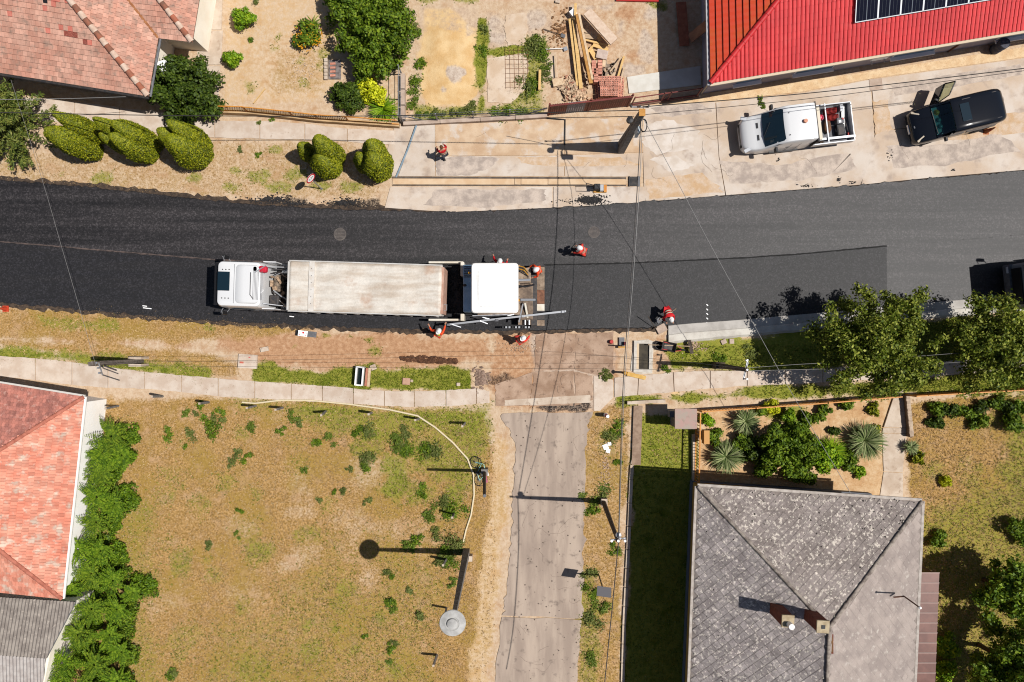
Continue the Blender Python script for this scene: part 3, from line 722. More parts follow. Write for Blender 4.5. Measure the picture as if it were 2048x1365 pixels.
# garden path with steps
gp = spath('garden_path', 'straight concrete garden path with two steps')
panel([(1785, 797), (1806, 795), (1814, 855), (1766, 855)], m_conc, .09, gp, 'slab')
MB().prism([xy(*p) for p in [(1765, 856.5), (1812, 856.5), (1812, 866), (1764, 866)]], -.02, .055).build('step', m_conc, gp)
panel([(1764, 867.5), (1812, 867.5), (1806, 930), (1805, 945), (1767, 943)], m_conc, .025, gp, 'slab'); panel([(1767, 944.5), (1805, 946.5), (1806, 1010), (1757, 1010)], m_conc, .025, gp, 'slab')
panel([(1788, 765), (1804, 762), (1806, 786), (1782, 788)], m_conc, .03, gp, 'slab')
rw = thing('retaining_wall', 'low stone edged wall beside the garden path', 'wall', P(1815, 830))
b = MB().prism([xy(*p) for p in [(1804, 791), (1810, 791), (1818, 873), (1812, 873)]], 0, .4).build('wall_body', mat('rough_wall', C(160, 134, 110), C(128, 106, 88), s=4, fine=.15), rw)
for k in range(16):
    t = k/16; MB().box(Vector((*xy(1807+t*8, 793.5+t*80), .43)), (.22+rng.uniform(-.03, .03), .145, .08), R(5)).build('coping_stone', mat('coping_stone', C(206, 184, 160), C(180, 156, 134), s=5, rnd=.1), rw)
# concrete strip beside the tiled house
hp = spath('house_path', 'concrete path strip along the cream wall of the tiled house')
for a, c in (((398, 447), (-60, 60)), ((397, 446), (62, 130)), ((394, 441), (132, 205))):
    panel([(a[0], c[0]), (a[1], c[0]), (a[1]-4, c[1]), (a[0]-4, c[1])], m_conc, .02, hp, 'slab')
# yard pads
yp = spath('yard_pads', 'pale concrete pads in the building yard')
m_pad = mat('pad_concrete', C(236, 214, 190), C(220, 192, 162), C(204, 180, 156), s=1.2, s3=3, fine=.1)
panel(ragged([(974, 118), (1050, 106), (1058, 130), (1050, 180), (1020, 208), (976, 205)], 1.0), m_pad, .02, yp, 'pad')
panel(ragged([(1012, 30), (1050, 26), (1055, 60), (1050, 92), (1015, 90), (1008, 60)], 1.5), m_pad, .02, yp, 'pad')
panel(ragged([(1092, 110), (1112, 105), (1115, 155), (1095, 158)], 1), m_pad, .02, yp, 'pad')
panel([(1254, 155), (1400, 133), (1402, 170), (1258, 188)], mat('clean_pad', C(238, 234, 224), C(224, 218, 206), s=1.5, fine=.05), .05, yp, 'pad')
# ------------------------------------------------------------------ roofs and houses
def V3(p, z): return Vector((p[0], p[1], z))
class Slope:
    """plane roof slope: eave A->B, polygon (3D points)"""
    def __init__(s, A, B, poly):
        s.A = A; s.u = (B-A).normalized(); s.poly = poly
        far = max(poly, key=lambda p: ((p-A) - s.u*((p-A).dot(s.u))).length)
        s.n = s.u.cross(far-A).normalized()
        if s.n.z < 0: s.n = -s.n
        s.v = s.n.cross(s.u)
        if (far-A).dot(s.v) < 0: s.v = -s.v
        s.uv = [((p-A).dot(s.u), (p-A).dot(s.v)) for p in poly]
        U = [p[0] for p in s.uv]; Vv = [p[1] for p in s.uv]
        s.u0, s.u1, s.v0, s.v1 = min(U), max(U), min(Vv), max(Vv)
    def at(s, u, v, h=0.0): return s.A + s.u*u + s.v*v + s.n*h
    def inside(s, u, v):
        c = False; q = s.uv; n = len(q)
        for i in range(n):
            x0, y0 = q[i]; x1, y1 = q[(i+1) % n]
            if (y0 > v) != (y1 > v) and u < (x1-x0)*(v-y0)/(y1-y0)+x0: c = not c
        return c
    def vrange(s, u):
        vs = []; q = s.uv; n = len(q)
        for i in range(n):
            x0, y0 = q[i]; x1, y1 = q[(i+1) % n]
            if (x0 <= u) != (x1 <= u): vs.append(y0+(y1-y0)*(u-x0)/(x1-x0))
        return (min(vs), max(vs)) if len(vs) >= 2 else None
    def slab(s, mb, t=0.06, lift=0.0):
        n = len(s.poly); a = [p + s.n*lift for p in s.poly]; b = [p + s.n*(lift-t) for p in s.poly]
        mb.add(a+b, [tuple(range(n)), tuple(range(2*n-1, n-1, -1))] + [(i, (i+1) % n, n+(i+1) % n, n+i) for i in range(n)])
    def frame(s):
        m = Matrix.Identity(4)
        for i in range(3): m[i][0] = s.u[i]; m[i][1] = s.v[i]; m[i][2] = s.n[i]
        return m

def tile_slopes(roof, slopes, w, l, th, mt, name, keep, centre, stagger=0.5, diamond=False, tilt=0.06, gap=0.012, pick=None):
    """tiles over slopes: the 'keep' largest-looking ones as objects, the rest one mesh"""
    hw, hl = (w-gap)/2, (l-gap)/2
    if diamond: base = [(-w*.707+gap, 0), (0, -w*.707+gap), (w*.707-gap, 0), (0, w*.707-gap)]
    else: base = [(-hw, -hl), (hw, -hl), (hw, hl*1.25), (-hw, hl*1.25)]
    def verts():
        lo = min(b[1] for b in base); hi = max(b[1] for b in base)
        zz = [th*(1-(b[1]-lo)/(hi-lo)*0.8) for b in base]
        return [(b[0], b[1], 0.0) for b in base] + [(b[0], b[1], z) for b, z in zip(base, zz)]
    tv = verts(); tf = [(4, 5, 6, 7), (0, 1, 5, 4), (1, 2, 6, 5), (2, 3, 7, 6), (3, 0, 4, 7)]
    spots = []
    for si, s in enumerate(slopes):
        if diamond:
            d = w*0.707; nv = int((s.v1-s.v0)/d)+2; nu = int((s.u1-s.u0)/(2*d))+3
            for j in range(nv):
                for i in range(nu):
                    u = s.u0 + i*2*d + (d if j % 2 else 0); v = s.v0 + j*d
                    if v-d > s.v0-.03 and all(s.inside(u+du*d*.4, v+dv*d*.4) for du, dv in ((0, -1), (0, 1), (-1, 0), (1, 0))): spots.append((si, u, v))
        else:
            nv = int((s.v1-s.v0)/l)+1; nu = int((s.u1-s.u0)/w)+2
            for j in range(nv):
                off = (stagger*w if j % 2 else 0)
                for i in range(nu):
                    u = s.u0+i*w+off; v = s.v0+(j+.5)*l
                    if s.inside(u, v): spots.append((si, u, v))
    def inframe(p):
        k = H/(H-p.z); return abs(p.x*k) < 28.7 and abs(p.y*k) < 19.1
    pos = [slopes[a].at(u, v) for a, u, v in spots]
    order = sorted(range(len(spots)), key=lambda i: (not inframe(pos[i]), (pos[i]-centre).length))
    keepset = set(order[:keep]) if keep else set()
    me = bpy.data.meshes.new(name); me.from_pydata(tv, [], tf); me.materials.append(mt)
    V = []; F = []
    q = random.Random(5)
    for i, (si, u, v) in enumerate(spots):
        s = slopes[si]; m = s.frame(); m.translation = s.at(u, v, 0.004+q.uniform(0, .006))
        m = m @ Matrix.Rotation(q.gauss(0, .012), 4, 'Z') @ Matrix.Rotation(q.gauss(0, .012), 4, 'X')
        if i in keepset:
            o = bpy.data.objects.new(name, me); link(o); attach(o, roof); o.matrix_basis = m
        else:
            b = len(V); V.extend([tuple(m @ Vector(x)) for x in tv]); F.extend([tuple(k+b for k in f) for f in tf])
    if V:
        me2 = bpy.data.meshes.new(name+'_field'); me2.from_pydata(V, [], F)
        o = mesh_obj(name+'_field', me2, mt, roof); o['kind'] = 'stuff'

def profile_slope(s, period, prof, row=None, step=0.0, lift=0.01, du=1.0):
    """sheet with a repeating profile across u and steps along v; prof = list of (fraction, height)"""
    us = []; hs = []
    k = math.floor(s.u0/period)
    while k*period < s.u1:
        for f, h in prof: us.append((k+f)*period); hs.append(h)
        k += 1
    V = []; F = []; prev = None
    row = row or (s.v1-s.v0)
    for u, h in zip(us, hs):
        if u < s.u0+.001 or u > s.u1-.001: prev = None; continue
        vr = s.vrange(u)
        if vr is None: prev = None; continue
        col = []
        nrow = int(math.ceil((s.v1-s.v0)/row))
        for r in range(nrow):
            a, b = s.v0+r*row, s.v0+(r+1)*row
            for v, st in ((a, step), (b, 0.0)):
                vv = min(max(v, vr[0]), vr[1]); col.append(len(V)); V.append(tuple(s.at(u, vv, lift+h+st)))
        if prev and len(prev) == len(col):
            for i in range(len(col)-1): F.append((prev[i], col[i], col[i+1], prev[i+1]))
        prev = col
    me = bpy.data.meshes.new('sheet'); me.from_pydata(V, [], F); me.validate(); return me

def ridge_caps(roof, a, b, n, r, mt, name='ridge_tile', lift=0.02, mt2=None):
    a, b = Vector(a), Vector(b)
    for i in range(n):
        p = a.lerp(b, (i+.02)/n); q = a.lerp(b, (i+1.02)/n)
        up = Vector((0, 0, lift))
        m = MB(); d = (q-p).normalized(); sd_ = d.cross(Vector((0, 0, 1))).normalized(); nn = sd_.cross(d)
        loops = []
        for pt, rr in ((p, r*1.08), (q, r*.92)):
            loops.append([pt+up + sd_*rr*math.cos(t) + nn*rr*.75*math.sin(t) for t in [math.pi*k/6 for k in range(7)]])
        m.loft(loops, caps=True)
        m.build(name, (mt2 if (mt2 and i % 2) else mt), roof, smooth=50)

def wall_prism(poly, z1, z0=-0.1): return MB().prism(poly, z0, z1)

m_fascia = mat('white_fascia', C(228, 222, 214), fine=.05)
# --- tiled house, top left -------------------------------------------------
tp = 0.478
hT = thing('tiled_house', 'house with weathered pink clay tile roof and cream walls, top left corner', 'house', P(150, 60))
ez = 2.7
E1 = P(297, 193, ez); f = Vector((-.987, .156, 0)); g = Vector((.16, .987, 0)).normalized()
I = P(317, 77, ez); W = P(385, 85, ez); dH = Vector((-.584, .812, .709*tp))
fw = (I-W).normalized()
dW = Vector((-.584, .812, .709*tp))
m_tileA = mat('old_clay_tiles', C(226, 176, 154), C(210, 152, 130), C(186, 150, 132), s=.9, s3=3.0, lo3=.5, hi3=.68, rnd=0.17, fine=.16, fs=22)
Tm = E1+dH*9; E0 = E1+f*16
sF = Slope(E0, E1, [E0, E1, Tm, Tm+f*9])
sE = Slope(E1, I, [E1, I, I+dH*7, Tm])
sWf = Slope(I, W, [I, W, W+dW*7, I+dH*7])
Wg = W+g*14
sWe = Slope(W, Wg, [W, Wg, Wg+f*5+Vector((0, 0, 5*tp)), W+dW*7])
rb = MB()
for s in (sF, sE, sWf, sWe): s.slab(rb, .1)
roofT = rb.build('roof', mat('roof_underlay', C(196, 136, 112), C(168, 112, 92), s=3, fine=.1), hT)
tile_slopes(roofT, [sF, sE, sWf, sWe], .235, .26, .045, m_tileA, 'roof_tile', 300, P(180, 110, 3.5))
m_mort = mat('ridge_mortar', C(232, 206, 186), C(214, 182, 160), s=5, fine=.1)
ridge_caps(roofT, E1+Vector((0, 0, .05)), Tm+Vector((0, 0, .05)), 26, .15, m_mort, mt2=mat('ridge_clay', C(190, 112, 84), C(122, 92, 76), s=1.1, fine=.1))
ridge_caps(roofT, W+Vector((0, 0, .05)), W+dW*7+Vector((0, 0, .05)), 20, .14, m_mort, mt2=MATS['ridge_clay'])
q_ = random.Random(2); rt_ = MB()
for (cu, cv, n_) in ((11.3, 3.9, 9), (12.4, 2.4, 8), (8.6, 3.0, 3), (12.9, 2.2, 5)):
    for i in range(n_):
        u_ = round((cu+q_.gauss(0, .35))/.235)*.235; v_ = round((cv+q_.gauss(0, .13))/.26)*.26+.13
        if sF.inside(u_, v_): rt_.add([sF.at(u_+x, v_+y, .062) for x, y in ((-.11, -.125), (.11, -.125), (.11, .12), (-.11, .12))]+[sF.at(u_+x, v_+y, .01) for x, y in ((-.11, -.125), (.11, -.125), (.11, .12), (-.11, .12))], [(0, 1, 2, 3), (0, 4, 5, 1), (1, 5, 6, 2), (2, 6, 7, 3), (3, 7, 4, 0)])
rt_.build('replacement_tiles', mat('new_red_tile', C(228, 140, 122), C(218, 122, 104), s=4, fine=.1, rnd=.1), roofT)['kind'] = 'stuff'
MB().bar(I+Vector((0, 0, .04)), I+dH*6+Vector((0, 0, .04)), .12, .05).build('valley_gutter', mat('valley_rust', C(190, 130, 84), C(160, 100, 64), s=5), roofT)
for (u, v) in ((16-4.9, 3.9), (16-7.6, 3.6)):
    MB().box((0, 0, 0), (.22, .3, .02)).build('roof_vent', m_black, roofT).matrix_basis = Matrix.Translation(sF.at(u, v, .045)) @ sF.frame()
inn = 0.55
wp = [E1 + f*inn*.9 + g*inn, I + f*inn + g*inn, W + f*.45 + g*inn, W + f*.45 + g*13.5, E1 + f*15 + g*13, E1 + f*15 + g*inn]
MB().prism([(p.x, p.y) for p in wp], -.1, ez-.05).build('wall', m_cream, hT)
so = [E1, I, W, Wg, Wg+f*8, E0+g*9, E0]
MB().prism([(p.x, p.y) for p in [E1+f*.06+g*.06, I+f*.06+g*.06, W+f*.06+g*.06, Wg+f*.06, Wg+f*8, E0+g*9, E0+g*.06]], ez-.16, ez-.10).build('soffit', m_woodd, hT)
MB().cyl(E0+Vector((0, 0, -.05))-g*.08, E1+Vector((0, 0, -.05))-g*.08, .07, n=8).build('gutter', m_dark, hT)
MB().cyl(E1+Vector((0, 0, -.05))-f*.08, I+Vector((0, 0, -.05))-f*.08, .06, n=8).build('gutter', m_grey, hT)
b = MB(); b.box((0, 0, 1.2), (1.1, .08, 1.3), 0); wnd = b.build('window', m_white, hT); wnd.location = (0, 0, 0)
wnd.matrix_basis = Matrix.Translation(E1+f*4+g*(inn-.02)-Vector((0, 0, ez))) @ Matrix.Rotation(math.atan2(f.y, f.x), 4, 'Z')
# satellite dish on the wall
dd = thing('satellite_dish', 'white oval satellite dish on the corner of the tiled house', 'satellite dish', P(327, 133, 2.2))
dm = MB()
loops = []
for r, z in ((.02, -.09), (.2, -.07), (.34, -.02), (.42, .03), (.42, .045), (.34, 0), (.2, -.05), (.02, -.07)):
    loops.append([Vector((r*math.cos(t*math.pi/10), r*.85*math.sin(t*math.pi/10), z)) for t in range(20)])
dm.loft(loops); o = dm.build('reflector', m_white, dd, False, smooth=40); o.rotation_euler = (R(-18), R(12), R(15))
MB().tube([(0, -.3, 0), (.1, -.6, .25), (.12, -.62, .3)], .015).build('feed_arm', m_grey, dd, False)
MB().tube([(-.05, 0, -.05), (-.35, .05, -.15), (-.6, .05, -.3)], .03).build('bracket', m_grey, dd, False)

# --- red roofed house, top right -------------------------------------------
hR = thing('red_roof_house', 'grey walled house with bright red metal tile roof, top right', 'house', P(1700, 60))
ez = 3.2; tp = math.tan(R(25))
a = Vector((.986, .167, 0)).normalized(); bdir = Vector((-.02, 1, 0)).normalized()
E1 = P(1420, 167, ez); dH = Vector((.638, .770, .653*tp))
Fr = E1+a*26; Le = E1+bdir*17
tA = Vector((-a.y, a.x, 0)); tB = Vector((bdir.y, -bdir.x, 0))
sFr = Slope(E1, Fr, [E1, Fr, Fr + tA*.653*8.5+Vector((0, 0, .653*8.5*tp)), E1+dH*8.5])
sLe = Slope(E1, Le, [E1, E1+dH*8.5, Le + tB*.653*8.5+Vector((0, 0, .653*8.5*tp)), Le])
m_redr = mat('red_metal_tile', C(232, 54, 56), C(214, 46, 50), C(222, 78, 76), s=.6, s3=1.6, lo3=.55, hi3=.8, fine=.1, rough=.5, spec=.3)
m_brn = mat('orange_red_tile', C(226, 74, 44), C(214, 92, 40), s=.7, fine=.12, fs=20, rough=.6, lo=.45, hi=.7)
rb = MB(); sFr.slab(rb, .1, -.03); sLe.slab(rb, .1, -.03)
roofR = rb.build('roof', m_redr, hR)
prof = [(0, 0.0), (.08, .0), (.2, .035), (.5, .05), (.8, .035), (.92, 0.0)]
o = mesh_obj('roof_sheet', profile_slope(sFr, .222, prof, .36, .022), m_redr, roofR); o['label'] = 'bright red ribbed sheet'
prof2 = [(0, -.02), (.05, -.02), (.09, .04), (.5, .055), (.93, .035), (.97, -.02)]
per = .335
for k in range(int(math.ceil(sLe.v1/per))):
    v0, v1 = k*per, (k+1)*per
    # one course of tiles parallel to the eave
    c = MB(); V = []; F = []
    us = np.arange(0, sLe.u1, .17)
    pr = None
    for i, u in enumerate(us):
        vr = sLe.vrange(u+.001)
        if not vr: continue
        hh = .02*(1 if i % 2 else 0)
        va, vb = max(v0+.01, vr[0]), min(v1, vr[1])
        if vb - va < .02: pr = None; continue
        cur = (len(V), len(V)+1, len(V)+2)
        V += [tuple(sLe.at(u, va+.035, -.03)), tuple(sLe.at(u, va+.04, .09+hh)), tuple(sLe.at(u, vb, .03+hh))]
        if pr: F += [(pr[0], cur[0], cur[1], pr[1]), (pr[1], cur[1], cur[2], pr[2])]
        pr = cur
    if F:
        me = bpy.data.meshes.new('tile_course'); me.from_pydata(V, [], F); mesh_obj('tile_course', me, m_brn, roofR)
ridge_caps(roofR, E1+Vector((0, 0, .06)), E1+dH*8.5+Vector((0, 0, .06)), 22, .13, m_redr, 'hip_cap')
gl = Vector((0, 0, -.06))
MB().bar(E1+gl-tA*.08, Fr+gl-tA*.08, .13, .1).build('gutter', mat('cream_gutter', C(232, 212, 184), fine=.05), hR)
MB().bar(E1+gl-tB*.08-tA*.1, Le+gl-tB*.08, .12, .1).build('gutter', mat('grey_gutter', C(196, 196, 200), fine=.05), hR)
i0 = .6
wp = [E1+tA*i0+tB*i0, E1+a*25.5+tA*i0, E1+a*25.5+tA*9, E1+bdir*16+tB*9, E1+bdir*16+tB*i0]
m_gw = mat('grey_render', C(196, 186, 196), C(180, 172, 184), s=.8, fine=.05)
MB().prism([(p.x, p.y) for p in wp], -.1, ez-.1).build('wall', m_gw, hR)
wx = Matrix.Rotation(math.atan2(a.y, a.x), 4, 'Z')
def on_wall(d, z, out=0.0): 
    p = E1 + a*d + tA*(i0-out); return Vector((p.x, p.y, z))
for (d, wdt) in ((6.6, 2.2), (12.2, 2.4), (2.9, 1.5), (17.8, 1.8)):
    z = 1.35
    wn = MB().box((0, 0, 0), (wdt, .12, 1.4)).build('window', m_white, hR); wn.matrix_basis = Matrix.Translation(on_wall(d, z, .02)) @ wx
    pn = MB().box((0, 0, 0), (wdt-.16, .03, 1.24)).build('pane', mat('blue_shutter', C(120, 150, 180), C(100, 130, 160), s=3), wn); pn.matrix_parent_inverse = Matrix.Identity(4); pn.location = (0, -.062, 0)
    sl = MB().box((0, 0, 0), (wdt+.1, .22, .05)).build('sill', m_white, wn); sl.matrix_parent_inverse = Matrix.Identity(4); sl.location = (0, -.14, -.75)
MB().cyl(on_wall(.5, 0, .08), on_wall(.5, 3.0, .08), .05, n=8).build('downpipe', mat('cream_pipe', C(226, 204, 176)), hR)
MB().cyl(on_wall(14.6, 0, .08), on_wall(14.6, 3.0, .08), .05, n=8).build('downpipe', mat('brown_pipe', C(130, 84, 64)), hR)
ac = thing('wall_unit', 'white box unit on brackets on the grey wall under the red roof', 'air conditioner', on_wall(9.7, 1.9, .25), math.atan2(a.y, a.x))
MB().box((0, 0, 0), (.9, .28, .6)).build('case', m_white, ac, False, bevel=.02)
for sx in (-.35, .35): MB().bar((sx, .25, -.33), (sx, -.3, -.33), .05).build('bracket', m_alu, ac, False)
# solar panels
m_cell = mat('solar_cell', (0.006, 0.007, 0.015, 1), fine=0, rough=.12, spec=.15); m_gr = mat('cell_lines', C(120, 126, 136), fine=0)
p0 = None
kk = P(1724, 46, 4.7)
rel = kk - E1; su, sv = rel.dot(sFr.u), rel.dot(sFr.v)
words = ['leftmost', 'second from left', 'third from left', 'fourth from left', 'fifth from left', 'sixth from left', 'seventh from left', 'eighth from left']
for i in range(8):
    t = thing('solar_panel', 'dark solar panel with silver frame on the red roof, %s in its row' % words[i], 'solar panel', (0, 0, 0), group='solar panels on the red roof')
    M_ = Matrix.Translation(sFr.at(su+.57+i*1.16, sv+.9, .16)) @ sFr.frame()
    t.matrix_basis = M_; MW[t] = M_
    MB().box((0, 0, 0), (1.12, 1.78, .035)).build('cells', m_cell, t, False)
    fr = MB(); [fr.box((sx*.56, 0, .0), (.04, 1.8, .06)) for sx in (-1, 1)]; [fr.box((0, sy*.89, 0), (1.12, .04, .06)) for sy in (-1, 1)]
    fr.build('frame', m_alu, t, False)
    ln_ = MB(); ln_.box((0, 0, .021), (.035, 1.74, .006)); ln_.box((0, .35, .021), (1.08, .03, .006))
    for q in (-.37, -.19, .19, .37): ln_.box((q, 0, .02), (.005, 1.74, .005))
    ln_.build('grid_lines', m_gr, t, False)
    MB().box((0, -.3, -.08), (1.2, .05, .09)).build('mounting_rail', m_alu, t, False)

# --- grey slate house, bottom right ----------------------------------------
hG = thing('slate_house', 'house with grey lichen speckled diamond slate hip roof, bottom right', 'house', P(1620, 1200))
ez = 4.44
E1 = P(1395, 973, ez); E2 = P(1844, 1003, ez)
sdv = (P(1380, 1365, ez)-E1).normalized(); sdv2 = (P(1828, 1365, ez)-E2).normalized()
def hip_apex(A, B, dA, dB, tpv):
    """corners A, B of one eave with side eaves dA, dB: hips meet at the point equally far from the three eaves"""
    ab = (B-A).normalized(); ha = (ab+dA).normalized(); hb = (dB-ab).normalized()
    den = ha.x*hb.y-ha.y*hb.x; w = B-A; t = (w.x*hb.y-w.y*hb.x)/den
    Q = A+ha*t; dist = abs((Q-A).cross(ab).z)
    return Vector((Q.x, Q.y, A.z+tpv*dist)), dist
A1, dist_ = hip_apex(E1, E2, sdv, sdv2, .47)
rd = (sdv+sdv2).normalized(); A2 = A1+rd*8.0
perp = Vector((-rd.y, rd.x, 0))
E4 = E1+sdv*((A2-E1).dot(sdv)+dist_); E3 = E2+sdv2*((A2-E2).dot(sdv2)+dist_)
def fit(s, p): return p
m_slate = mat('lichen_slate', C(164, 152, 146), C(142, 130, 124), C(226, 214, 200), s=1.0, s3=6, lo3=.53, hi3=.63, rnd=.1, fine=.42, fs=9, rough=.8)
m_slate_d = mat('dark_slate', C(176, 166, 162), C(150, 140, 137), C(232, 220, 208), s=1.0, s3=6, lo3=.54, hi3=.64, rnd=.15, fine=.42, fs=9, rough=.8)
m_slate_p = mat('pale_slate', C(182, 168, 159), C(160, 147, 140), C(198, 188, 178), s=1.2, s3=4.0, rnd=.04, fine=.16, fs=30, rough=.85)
sL = Slope(E1, E4, [E1, A1, A2, E4]); sFn = Slope(E1, E2, [E1, E2, A1]); sRt = Slope(E2, E3, [E2, E3, A2, A1]); sBk = Slope(E3, E4, [E3, E4, A2])
rb = MB(); [s.slab(rb, .1) for s in (sL, sFn, sRt, sBk)]
roofG = rb.build('roof', mat('slate_bed', C(168, 156, 148), C(146, 134, 126), s=3, fine=.3, fs=14), hG)
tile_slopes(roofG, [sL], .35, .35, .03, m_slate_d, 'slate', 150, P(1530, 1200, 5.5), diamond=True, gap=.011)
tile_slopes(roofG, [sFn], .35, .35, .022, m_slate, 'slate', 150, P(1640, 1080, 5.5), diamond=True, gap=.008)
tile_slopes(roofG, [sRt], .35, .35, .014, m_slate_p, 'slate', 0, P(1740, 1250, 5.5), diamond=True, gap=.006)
q_ = random.Random(9)
for nm, mt_, n_, r0, r1 in (('lichen_spots', mat('lichen', C(232, 222, 208), C(206, 196, 182), s=6), 1700, .018, .055), ('moss_spots', mat('moss_dark', (.02, .018, .014, 1)), 190, .015, .05)):
    b_ = MB()
    for i in range(n_):
        s_ = (sL, sFn, sFn, sL, sL)[i % 5]; u_, v_ = q_.uniform(s_.u0, s_.u1), q_.uniform(s_.v0, s_.v1)
        if nm == 'moss_spots': s_ = sFn if i % 4 else sL; u_, v_ = q_.uniform(s_.u0, s_.u1), abs(q_.gauss(0, 1.6))
        if not s_.inside(u_, v_): continue
        r_ = q_.uniform(r0, r1); k_ = q_.randint(5, 7); ph_ = q_.uniform(0, 6)
        ring = [s_.at(u_+r_*q_.uniform(.5, 1.2)*math.cos(ph_+6.283*j/k_), v_+r_*q_.uniform(.5, 1.2)*math.sin(ph_+6.283*j/k_), .032) for j in range(k_)]
        b_.add(ring+[s_.at(u_, v_, .044)], [(j, (j+1) % k_, k_) for j in range(k_)])
    o_ = b_.build(nm, mt_, roofG); o_['kind'] = 'stuff'
m_ridge = mat('ridge_mortar_grey', C(176, 164, 152), C(120, 108, 100), s=4, fine=.2)
for p, q, n in ((E1, A1, 20), (E2, A1, 18), (A1, A2, 20)): ridge_caps(roofG, p+Vector((0, 0, .03)), q+Vector((0, 0, .03)), n, .085, m_ridge, 'ridge_tile', .01)
up = Vector((0, 0, -.04))
for p, q in ((E1, E2), (E2, E3), (E1, E4)):
    o_ = (q-p).normalized().cross(Vector((0, 0, 1))); 
    if (p+o_ - A1).length < (p-A1).length: o_ = -o_
    MB().bar(p+up+o_*.07, q+up+o_*.07, .13, .1).build('gutter', mat('pale_gutter', C(206, 196, 186), C(180, 168, 158), s=4), hG)
lx = Vector((1, 0, 0)); ly = Vector((0, -1, 0))
wp = [E1+lx*.8+ly*.6, E2-lx*.5+ly*.55, E3-lx*.5-ly*.5, E4+lx*.8-ly*.5]
MB().prism([(p.x, p.y) for p in wp], -.1, ez-.06).build('wall', mat('ochre_render', C(226, 178, 90), C(206, 160, 80), s=1, fine=.06), hG)
MB().prism([(p.x+dx, p.y+dy) for p, dx, dy in zip(wp, (-.05, .05, .05, -.05), (.05, .05, -.05, -.05))], -.1, .45).build('plinth', mat('plinth_render', C(120, 124, 134), fine=.1), hG)
def chim(px, py, z, w, hgt, label, capc, pipe):
    top = P(px, py, z); t = thing('chimney', label, 'chimney', (top.x, top.y, z-hgt), R(-3))
    MB().box((0, 0, hgt/2), (w, w, hgt)).build('stack', mat('chimney_brick', C(140, 78, 58), C(112, 60, 46), s=6, fine=.15), t, False)
    MB().box((0, 0, hgt+.03), (w*1.12, w*1.12, .09)).build('cap', mat('chimney_cap', C(206, 188, 156), C(176, 156, 124), s=4), t, False)
    if pipe: MB().cyl((.05, -.12, hgt+.07), (.05, -.12, hgt+.4), .13, n=14).build('flue_pipe', m_white, t, False)
    else: MB().box((0, 0, hgt+.08), (.17, .17, .03)).build('flue_opening', m_black, t, False)
    return t
chim(1575, 1242, 7.5, .5, 2.6, 'brown brick chimney with white flue pipe on the slate roof', None, True)
chim(1645, 1253, 8.0, .5, 2.2, 'brown brick chimney with square opening next to the slate roof apex', None, False)
sk = thing('roof_hatch', 'small brown roof hatch with rust red frame below the chimneys', 'roof hatch', P(1645, 1284, 6.75))
rel = P(1645, 1284, 6.75)
MB().box((0, 0, 0), (.9, .9, .25), 0, Matrix.Rotation(R(-18), 4, 'Y')).build('frame', mat('rust_frame', C(150, 72, 52), C(120, 60, 44), s=5), sk, False)
MB().box((.03, -.03, .13), (.72, .7, .05), 0, Matrix.Rotation(R(-18), 4, 'Y')).build('lid', mat('brown_lid', C(150, 112, 76), C(128, 92, 62), s=5), sk, False)
# aerial mast
am = thing('aerial_mast', 'thin brown aerial mast bent over the right slope of the slate roof', 'aerial', P(1790, 1195, 5.2))
top = P(1840, 1216, 7.6); bs_ = P(1808, 1193, 5.6)
MB().tube([bs_, top], .035).build('mast', mat('mast_brown', C(110, 76, 60)), am); MB().ball(top, .07, 8, 6).build('cap', m_white, am)
MB().tube([bs_, P(1787, 1195, 5.5)], .04).build('foot_bar', MATS['mast_brown'], am)
# row of brown solar collectors along the right eave
m_poly = mat('brown_panel', C(136, 92, 80), C(116, 76, 66), s=1.5, fine=.06, rough=.4)
cp = thing('lean_to_roof', 'narrow brown panelled canopy roof along the right side of the slate house', 'canopy', P(1855, 1260))
for i in range(15):
    y0 = 1146+i*20; x0 = 1838-i*.75
    MB().prism([((p.x), p.y) for p in [P(x0, y0, 3.0), P(x0+41, y0, 3.0), P(x0+40, y0+19.2, 3.0), P(x0-.7, y0+19.2, 3.0)]], 2.92, 2.99).build('panel', m_poly, cp)
    MB().bar(P(x0, y0, 3.02), P(x0+41, y0, 3.02), .035, .04).build('glazing_bar', mat('pink_bar', C(216, 190, 180)), cp)
for y0 in (1150, 1290, 1430): MB().bar(P(1872, y0, 2.9), Vector((P(1872, y0, 2.9).x, P(1872, y0, 2.9).y, 0)), .08).build('post', m_woodd, cp)

# --- red tiled house, bottom left ------------------------------------------
hB = thing('white_wall_house', 'house with bright pink red tile roof and white side wall, bottom left', 'house', P(60, 1000))
ez = 2.8; tp = .47
E1 = P(169, 794, ez); E2 = P(125, 1198, ez)
nl = Vector((-.987, .158, 0)).normalized(); sl_ = Vector((-.994, .104, 0)).normalized()
ab = (E2-E1).normalized()
def hipv(d1, d2):
    h = (d1+d2).normalized(); return Vector((h.x, h.y, tp*abs(h.cross(d1).z)))
dn = hipv(ab, nl); ds = hipv(-ab, sl_)
N0 = E1+nl*10; S0 = E2+sl_*10
kN, kS = 6.2, 6.2*abs(dn.z/ds.z)
def inward(base, d, other, dist):
    n_ = Vector((-d.y, d.x, 0)); n_ = n_ if n_.dot(other) > 0 else -n_
    return base+n_*dist+Vector((0, 0, tp*dist))
dist_ = kN*dn.z/tp
sBe = Slope(E1, E2, [E1, E2, E2+ds*kS, E1+dn*kN]); sBn = Slope(E1, N0, [E1, E1+dn*kN, inward(N0, nl, ab, dist_), N0]); sBs = Slope(E2, S0, [E2, S0, inward(S0, sl_, -ab, dist_), E2+ds*kS])
